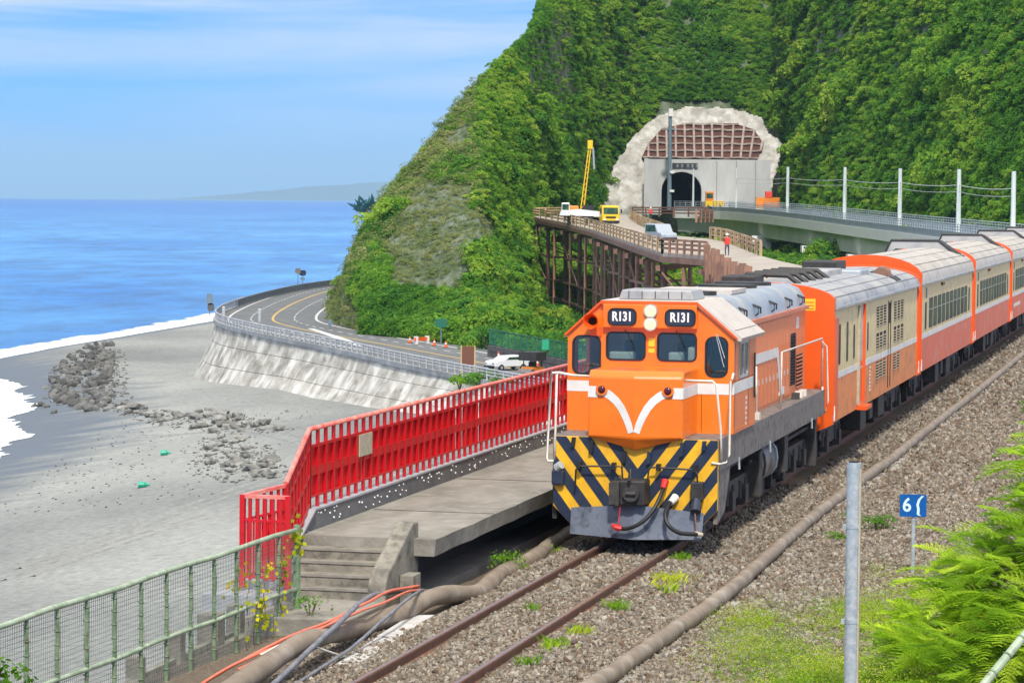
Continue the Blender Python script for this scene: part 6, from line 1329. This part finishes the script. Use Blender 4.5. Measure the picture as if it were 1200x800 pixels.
# handrails
def rail_(pts, name='handrail', r=.019): return B().tube([Vector(p) for p in pts], r, 8).build(name, M['rail_white'], lc, smooth=True)
rail_([(-.73, .05, 2.69), (-1.0, .0, 2.70), (-1.22, .0, 2.74), (-1.27, .0, 2.70), (-1.28, .0, 1.80), (-1.29, .0, 1.35)]); rail_([(-1.22, .0, 2.74), (-1.34, .05, 2.73), (-1.38, .1, 2.70), (-1.44, .1, 1.36), (-1.40, .05, 1.32), (-1.30, 0, 1.33)])
rail_([(.80, .05, 2.66), (1.0, .0, 2.66), (1.24, .0, 2.66), (1.30, .0, 2.60), (1.38, .0, 1.9), (1.40, -.02, 1.42)]); rail_([(1.53, .12, 2.70), (1.50, .12, 2.64), (1.50, .1, 1.5), (1.47, .05, 1.38), (1.36, 0, 1.36), (1.24, -.02, 1.38)]); rail_([(1.53, .12, 2.70), (1.40, 1.0, 2.72), (1.40, 1.2, 2.70)])
rail_([(1.24, 4.42, 3.0-.35), (1.26, 4.42, 1.70)]); B().box(1.2, 1.32, 4.36, 4.48, 1.70, 1.86).build('stanchion_base', M['rail_white'], lc)
rail_([(1.30, 7.0, 1.70), (1.30, 7.0, 2.72), (1.30, 7.05, 2.76), (1.30, 12.55, 2.76), (1.30, 12.62, 2.70), (1.30, 12.6, 1.75)]); rail_([(1.30, 12.5, 2.70), (1.38, 12.65, 2.6), (1.42, 12.68, 1.5), (1.36, 12.7, 1.28), (1.32, 12.62, 1.4), (1.32, 12.55, 1.8)])
rail_([(-1.30, 4.4, 1.7), (-1.30, 4.4, 2.7), (-1.30, 12.5, 2.7), (-1.30, 12.5, 1.7)])
for k in range(3): B().box(1.12+.0, 1.26, 9.6+k*.5, 9.75+k*.5, 1.735, 1.86).build('deck_fitting', M['rail_white'] if k else M['bogie'], lc)
for y_ in (2.0, 5.4, 10.8): B().tube([(1.35, y_, 1.3), (1.36, y_, 1.1)], .02, 6).build('drain_pipe', M['galv'], lc)
# underframe
bogie(lc, 2.9, (-1.5, 0, 1.35), .46); bogie(lc, 10.1, (-1.4, 0, 1.4), .46)
tkp = [(1.18*math.copysign(abs(math.cos(R(a)))**.6, math.cos(R(a))), .82+.46*math.copysign(abs(math.sin(R(a)))**.75, math.sin(R(a)))) for a in range(0, 360, 15)]
tank = B().prism(tkp, 5.5, 7.6).build('fuel_tank', M['tank'], lc, smooth=40)
for y_ in (5.9, 7.3): b = B(); ring(b, [(x*.99, .82+(z-.82)*.99) for x, z in tkp], [(x*1.025, .82+(z-.82)*1.03) for x, z in tkp], y_, y_+.1); b.build('tank_strap', M['galv'] if y_ > 7 else M['bogie'], tank)
for y0, y1, z0, z1 in ((4.85, 5.2, .35, 1.15), (7.85, 8.3, .5, 1.2), (12.0, 12.25, .25, 1.2)): bevel(B().box(.95, 1.26, y0, y1, z0, z1).build('equipment_box', M['bogie'], lc), .02)
B().box(-1.0, 1.0, 1.6, 12.4, 1.0, 1.25).build('main_frame', M['black'], lc)
B().tube([(1.1, 4.6, .98), (1.1, 12.0, 1.02)], .035, 6).build('air_pipe', M['bogie'], lc)

# ================================================================== CARRIAGES
def arc_roof(hw, zs, zt, n=14, w=1.0):
    return [(hw*math.cos(R(a)), zs+(zt-zs)*math.sin(R(a))**.85 if a not in (0, 180) else zs) for a in np.linspace(0, 180, n)]
HW, ZS, ZT = 1.40, 3.36, 4.05
def carriage(y0, L, label, low, up, roofm, windows, louvre=False, ZT=4.05):
    t = empty('passenger_car' if not louvre else 'baggage_car', TW(.08, y0, 0), label, 'railway car', frame='W', rz=-TH)
    g = .22
    B().box(-HW, HW, g, L-g, 1.0, 1.84).build('lower_body', low, t); B().box(-HW-.006, HW+.006, g, L-g, 1.86, 1.99).build('white_band', M['white'], t)
    B().box(-HW+.004, HW-.004, g+.01, L-g-.01, 1.83, 1.87).build('seam', low, t)
    B().box(-HW, HW, g, L-g, 1.98, ZS).build('upper_body', up, t)
    R_ = arc_roof(HW+.05, ZS, ZT); rf_ = B().prism(R_+[(-HW-.05, ZS-.05), (HW+.05, ZS-.05)], g+.02, L-g-.02).build('roof', roofm, t, smooth=40)
    for a in (20, 38, 58, 80, 100, 122, 142, 160):
        x = (HW+.05)*math.cos(R(a)); z = ZS+(ZT-ZS)*math.sin(R(a))**.85
        if a < 90: B().bar((x, g+.05, z+.004), (x, L-g-.05, z+.004), .025, .022).build('roof_rib', roofm, rf_)
    B().bar((HW+.06, g, ZS-.03), (HW+.06, L-g, ZS-.03), .04, .05).build('gutter', M['roof_grey'], t)
    for y in (0, L-.22):
        pts = [(-HW-.03, .98)]+[(-HW-.03, ZS)]+[(p[0]*1.02, p[1]+.04) for p in reversed(arc_roof(HW+.05, ZS, ZT))][1:-1]+[(HW+.03, ZS), (HW+.03, .98), (HW-.35, .80), (-HW+.35, .80)]
        ef = B().prism(pts, y, y+.22).build('end_frame', M['redorange'], t); B().box(HW+.0, HW+.045, y+.06, y+.14, 1.2, 3.2).build('drain_pipe', M['redorange'], ef); B().tube([(HW+.05, y+.1, 1.05), (HW+.05, y+.1, 1.35)], .02, 6).build('step_handle', M['rail_white'], ef)
    B().box(-.45, .45, -.32, 0, 1.1, 3.25).build('gangway', M['black'], t); B().box(-.45, .45, L, L+.30, 1.1, 3.25).build('gangway', M['black'], t)
    for y, z0, z1, w, kind in windows:
        wf = B(); ring(wf, rrect(y+.02, y+w-.02, z0+.02, z1-.02, .04, 3), rrect(y-.015, y+w+.015, z0-.015, z1+.015, .06, 3), HW-.004, HW+.008, 'x'); fr = wf.build('window', M['rubber'], t)
        B().prism(rrect(y, y+w, z0, z1, .05, 3), HW-.002, HW+.004, 'x').build('pane', M['pane'], fr)
        if kind: B().bar((HW+.006, y+.02, z0+(z1-z0)*.62), (HW+.006, y+w-.02, z0+(z1-z0)*.62), .03, .012).build('sash', M['galv'], fr)
    B().box(-1.1, 1.1, .6, L-.6, .86, 1.0).build('underframe', M['black'], t)
    bogie(t, 2.6, (-1.0, 1.0), .43); bogie(t, L-2.6, (-1.0, 1.0), .43)
    for y, w, z in ((L*.36, 1.0, .38), (L*.46, .6, .5), (L*.56, 1.3, .42)): bevel(B().box(.72, 1.26, y, y+w, z, .9).build('equipment_box', M['bogie'], t), .02)
    return t
# generator car right behind the locomotive
BL = 17.4; y0 = 59.75
bw = [(1.05, 2.15, 2.95, .26, 0), (2.35, 2.15, 2.95, .24, 0), (3.55, 2.15, 2.85, .20, 0), (6.1, 2.2, 2.8, .16, 0)]
bc = carriage(y0, BL, 'orange and cream baggage car with louvred sides coupled behind the locomotive', M['baggage_low'], M['cream'], M['roof_car'], bw, True, 3.80)
rec = B().box(HW-.0, HW+.004, 4.35, 5.25, 1.12, 3.22).build('door', M['roof_warm'], bc); B().box(HW+.0, HW+.008, 4.5, 5.2, 1.14, 1.85).build('door_lower', M['redorange'], rec); B().box(HW+.0, HW+.010, 4.5, 5.2, 1.90, 2.02).build('door_band', M['redorange'], rec)
for y in (4.28, 5.25): B().box(HW-.0, HW+.06, y, y+.07, 1.1, 3.25).build('door_jamb', M['redorange'] if y > 5 else M['beige'], rec)
B().box(HW, HW+.22, 4.3, 5.3, .98, 1.06).build('door_sill', M['redorange'], rec)
B().box(HW, HW+.012, .30, .95, 1.0, 3.1).build('end_door', M['redorange'], bc)
r9 = random.Random(5)
for y in (7.9, 8.6, 9.35, 11.6, 12.4, 13.2):
    for z0, z1 in ((1.42, 1.82), (2.10, 2.48), (2.62, 3.08)):
        if z0 < 1.5 and y > 13: continue
        lp = B().box(HW, HW+.006, y, y+.50, z0, z1).build('louvre_panel', M['gap'], bc); n_ = int((z1-z0)/.065)
        for j in range(n_): B().bar((HW+.012, y, z0+.03+j*.065), (HW+.012, y+.50, z0+.03+j*.065), .035, .02).build('louvre', M['beige'], lp)
for y in (10.3, 10.8): B().box(HW+.0, HW+.014, y, y+.06, 1.1, 3.15).build('door_edge', M['gap'], bc)
dd = B().box(HW, HW+.010, 10.36, 10.8, 2.62, 3.1).build('dark_opening', M['gap'], bc)
for k in range(7): z = 1.75-k*.085; B().box(HW+.002, HW+.008, 6.6, 6.85-.05*(k % 2), z, z+.05).build('stencil_mark', M['white'], bc)
ey = B().box(.82, 1.05, -.006, 0, 3.28, 3.52).build('yellow_notice', M['placard'], bc)
for k in range(3): B().box(.85, 1.02, -.010, -.005, 3.31+k*.065, 3.33+k*.065).build('ink_line', M['ink'], ey)
# roof gear of the generator car
for k in range(5): y = 1.6+k*1.15; B().tube([(-.75, y, 3.82), (-.60, y, 3.96), (.25, y, 3.94), (.50, y, 3.76)], .06, 6).build('roof_bar', M['black'], bc)
bevel(B().box(-.95, -.25, .4, 1.6, 3.70, 3.95).build('roof_exhaust', M['black'], bc), .03); bevel(B().box(-.75, .35, 7.4, 9.8, 3.75, 3.92).build('roof_hatch', M['roof_car'], bc), .03); bevel(B().box(-.2, .75, 10.2, 11.8, 3.70, 3.86).build('roof_hatch', M['roof_grey'], bc), .03); bevel(B().box(-.95, -.1, 12.3, 14.2, 3.72, 4.02).build('roof_exhaust', M['black'], bc), .03)
b = B(); A = arc_roof(HW+.06, ZS, 3.812, 40)
P = [p for p in A if .62 < p[0] < 1.36]; b.strip([(x, 12.6+.3*i/len(P), z) for i, (x, z) in enumerate(P)], [(x, 13.7+.9*i/len(P), z) for i, (x, z) in enumerate(P)]); b.build('dark_roof_patch', M['black'], bc)  # black sheet over part of the right roof curve
B().tube([(.95, 12.75, 3.66), (.95, 13.1, 3.70)], .22, 10).build('rusty_pipe_end', M['rust'], bc)
# passenger cars
PL = 17.1; ws = [(1.5, 2.55, 3.0, .30, 0), (1.45, 2.08, 2.42, .34, 0)]
wins = [(1.35, 2.10, 2.80, .42, 0)]+[(2.5+k*1.27, 2.10, 2.88, .99, 1) for k in range(10)]+[(15.5, 2.10, 2.80, .40, 0)]
p1_ = carriage(y0+BL+.55, PL, 'salmon and cream passenger car next behind the baggage car', M['red_low'], M['cream'], M['roof_warm'], wins)
B().box(HW, HW+.008, 1.5, 1.85, 2.92, 3.2).build('vent_plate', mat('green_plate', (.06, .12, .09), rough=.5), p1_)
B().prism([(6.0, 3.15), (6.5, 3.15), (6.6, 3.22), (5.9, 3.22)], HW, HW+.06, 'x').build('lamp_hood', M['rust'], p1_)
def fairing(t, y, m):
    f = B(); f.prism([(-1.30, 3.72), (-1.02, 4.26), (.42, 4.26), (.98, 3.84), (.60, 3.96), (-.9, 4.02)], y, y+.5); o = f.build('roof_fairing', m, t)
    B().tube([(-1.34, y, 3.68), (-1.04, y, 4.28), (.44, y, 4.28), (1.05, y, 3.82)], .045, 6).build('fairing_rim', M['black'], o)
    B().prism([(.44, 4.28), (1.28, 3.72), (1.30, 3.66), (.6, 3.9)], y+.3, y+1.1).build('dark_flap', M['black'], o)
fairing(p1_, 15.4, M['roof_car'])
for k, l in enumerate(('salmon and cream passenger car, second behind the baggage car', 'salmon and cream passenger car with faint lettering at the right edge', 'farthest passenger car, only its roof edge showing at the right edge')):
    c = copy_tree(p1_); c.matrix_world = Matrix.Translation(TW(.08, y0+BL+.55+(k+1)*(PL+.55), 0)) @ Matrix.Rotation(-TH, 4, 'Z'); c['label'] = l; c['group'] = 'passenger cars of the train'
    if k == 1:
        for j in range(11): B().box(HW+.002, HW+.008, 1.9+j*.34, 2.12+j*.34, 1.42+.03*(j % 3), 1.56+.03*(j % 2)).build('faint_lettering', M['white'], c)
p1_['group'] = 'passenger cars of the train'

# ================================================================== FOREGROUND FOLIAGE AND GRASS
def frond(name, seed, n=11, L=1.0):
    """twice feathered leaf: stalk, side stalks, paired leaflets"""
    r = random.Random(seed); b = B(); lean = r.uniform(-.15, .15)
    def stalk(t): return Vector((t*L, lean*t*t, .10*math.sin(t*2.6)-.32*t*t))
    pts = [stalk(k/8) for k in range(9)]; b.tube(pts, [.010-.001*k for k in range(9)], 4)
    for k in range(n):
        t = .22+.76*k/(n-1); o = stalk(t); ln = .34*L*(math.sin(math.pi*(t*.80+.16)))**.8
        for s in (-1, 1):
            d = Vector((.55, s*.85, r.uniform(-.18, .06))).normalized(); m_ = 10
            b.tube([o, o+d*ln*.5, o+d*ln+Vector((0, 0, -.03))], .004, 3, False)
            for j in range(m_):
                f = (j+.6)/m_; c = o+d*ln*f+Vector((0, 0, -.03*f*f)); lw = .052*(1-.45*f)
                for q in (-1, 1):
                    e = Vector((-d.y*q*1.0+d.x*.45, d.x*q*1.0+d.y*.45, r.uniform(-.25, .15))).normalized(); w = Vector((d.x, d.y, 0))*.011
                    b.add([c-w, c+e*lw*.6-w*.9, c+e*lw, c+e*lw*.6+w], [(0, 1, 2, 3)])
    return b.build(name, M['leaf_acacia'])
fr = protos('fronds', [frond('frond', 1), frond('frond', 2, 12, 1.05), frond('frond', 3, 10, .9), frond('frond', 4, 13, 1.1)])
def feather_bush(name, org, blobs, n, label, seed, size=.62):
    t = empty(name, org, label, 'bush', frame='W'); o0 = Vector(org); r = np.random.RandomState(seed); P = []; RT = []; b = B(o0)
    for (cx, cy, cz, rx, ry, rz, w) in blobs:
        c0 = Vector((cx, cy, cz)); b.tube(catmull([o0, o0.lerp(c0, .5)+Vector((0, 0, .1)), c0], .2), .022, 6)
        for _ in range(int(n*w)):
            d = r.normal(0, 1, 3); d /= np.linalg.norm(d)
            if d[2] < -.5: d[2] *= -1
            q = r.uniform(.45, 1.02); p = np.array([cx, cy, cz])+d*np.array([rx, ry, rz])*q; P.append(p-np.array(org)); RT.append((r.normal(0, .25), r.normal(-.25, .35)-.0, math.atan2(d[1], d[0])+r.normal(0, .5)))
    for _ in range(26):
        k = r.randint(len(P)); b.tube([o0, o0+Vector(P[k])*.55+Vector((0, 0, .08)), o0+Vector(P[k])], [.014, .009, .004], 5)
    b.build('branches', M['bark'], t)
    s = scatter('leaf_fronds', P, [size]*len(P), fr, 4, M['leaf_acacia'], parent=t); s.data.attributes['rot'].data.foreach_set('vector', np.array(RT, np.float32).ravel()); return t
feather_bush('feathery_bush', (7.3, 33.5, -.5), [(7.2, 33.8, 1.45, 1.2, 1.0, .95, .28), (6.95, 34.3, 2.15, .75, .8, .55, .10), (6.3, 33.6, .75, 1.15, .9, .9, .30), (5.35, 33.2, .0, .8, .9, .75, .2), (6.6, 32.8, .2, 1.3, .8, .8, .18)], 1000, 'large feathery yellow green bush filling the lower right corner', 5)
def pxw(x, y, Y): return Vector(((x-600)/3350*Y, Y, 5.5-(y-232-(x-600)*.0093)/3350*Y))
# grasses
def tuft(name, seed, n=26, h=.22, m='grass', spread=.10):
    r = random.Random(seed); b = B()
    for _ in range(n):
        a = r.uniform(0, 6.28); d = Vector((math.cos(a), math.sin(a), 0)); o = d*r.uniform(0, spread); hh = h*r.uniform(.5, 1.1); w = Vector((-d.y, d.x, 0))*.007
        b.add([o-w, o+w, o+d*hh*.35+Vector((0, 0, hh*.75))+w*.7, o+d*hh*.75+Vector((0, 0, hh)), o+d*hh*.35+Vector((0, 0, hh*.75))-w*.7], [(0, 1, 2, 3, 4)])
    return b.build(name, M[m])
gt = protos('grass_tufts', [tuft('tuft', 1, 30, .09), tuft('tuft', 2, 34, .07), tuft('tuft', 3, 22, .10), leafball('low_weed', 90, .045, M['grass'], 77, flat=.25)])
rs = np.random.RandomState(21); P = []; S = []
for (l, s, rl, rss, n_, sz) in ((4.3, 36.4, .8, 1.6, 420, .55), (3.4, 38.0, .7, 1.6, 260, .5), (4.3, 41.6, .8, 1.7, 420, .5), (2.9, 40.6, .5, 1.1, 150, .45), (5.4, 38.5, .8, 3, 380, .6), (5.4, 35, .9, 1.6, 330, .7), (5.6, 43.5, .8, 2.2, 220, .6), (4.0, 34.0, .8, 1.0, 160, .5), (4.6, 45.5, .7, 1.6, 90, .5)):
    for _ in range(int(n_*2.1)): a, c = rs.normal(l, rl*.5), rs.normal(s, rss*.5); P.append((a, c, float(bed(a))+.01)); S.append(sz*rs.uniform(.35, .9))
P = [p if p[0] > 2.5 else (2.5+abs(p[0]-2.5), p[1], p[2]) for p in P]
o = scatter('weedy_grass', P, S, gt, 4, M['grass']); o.matrix_world = TF
for k, (l, s, n_, r_, lab) in enumerate(((.98, 36.9, 22, .14, 'grass tuft in the gravel right of the rail, nearest the viewer'), (1.06, 38.0, 14, .12, 'second grass tuft right of the rail from the viewer'), (1.05, 40.5, 12, .12, 'third grass tuft right of the rail from the viewer'), (1.20, 43.5, 30, .22, 'broad grass tuft in front of the right rail near the locomotive'), (.92, 46.0, 10, .12, 'small tuft just before the locomotive wheels'), (1.35, 42.6, 14, .16, 'thin tuft beside the broad one near the locomotive'), (.0, 39.8, 7, .08, 'tiny tuft between the rails'), (.95, 35.5, 8, .1, 'small tuft at the bottom edge right of the rail'))):
    t = empty('grass_tuft', (l, s, float(bed(l))), lab, 'grass tuft', 'grass tufts beside the track'); r9 = random.Random(k+90); b = B()
    for _ in range(n_*5):
        a = r9.uniform(0, 6.28); d = Vector((math.cos(a), math.sin(a), 0)); o_ = Vector((r9.gauss(0, r_*.6), r9.gauss(0, r_), 0)); hh = r9.uniform(.05, .15); w = Vector((-d.y, d.x, 0))*.006
        b.add([o_-w, o_+w, o_+d*hh*.4+Vector((0, 0, hh*.8))+w*.6, o_+d*hh*.8+Vector((0, 0, hh))], [(0, 1, 2, 3)])
    stuff(b.build('blades', M['grass'], t))
bush('low_shrub', (3.25, 52.8, -.32), .42, 'round olive shrub growing in the gravel right of the steel post top', 'leaf_hill', 520, .12, h=.7, seed=70, frame='T')
bush('low_shrub', (2.75, 51.2, -.32), .34, 'lower flat olive shrub left of the steel post', 'leaf_hill', 300, .14, h=.45, seed=71, frame='T')
bush('verge_weed', (4.25, 82, -.35), .5, 'bright weed at the right edge beside the long conduit', 'leaf_bush', 260, .16, h=.8, seed=72, frame='T')
bush('track_weed', (2.0, 68.5, -.32), .28, 'small green weed on the ballast below the passenger cars', 'leaf_bush', 120, .2, h=.6, seed=73, frame='T')

# ================================================================== AIR
hz = B().box(-9600, 9600, -500, 31500, -64, 420).build('haze', mat('haze_air', (1, 1, 1))); stuff(hz)
hm = bpy.data.materials.new('sea_air'); hm.use_nodes = True; t = hm.node_tree; t.nodes.clear(); v = N(t, 'ShaderNodeVolumePrincipled'); v.inputs['Color'].default_value = (.52, .78, 1, 1); v.inputs['Density'].default_value = 5.2e-5; v.inputs['Anisotropy'].default_value = .0
o = N(t, 'ShaderNodeOutputMaterial'); t.links.new(v.outputs[0], o.inputs['Volume']); hz.data.materials.clear(); hz.data.materials.append(hm)
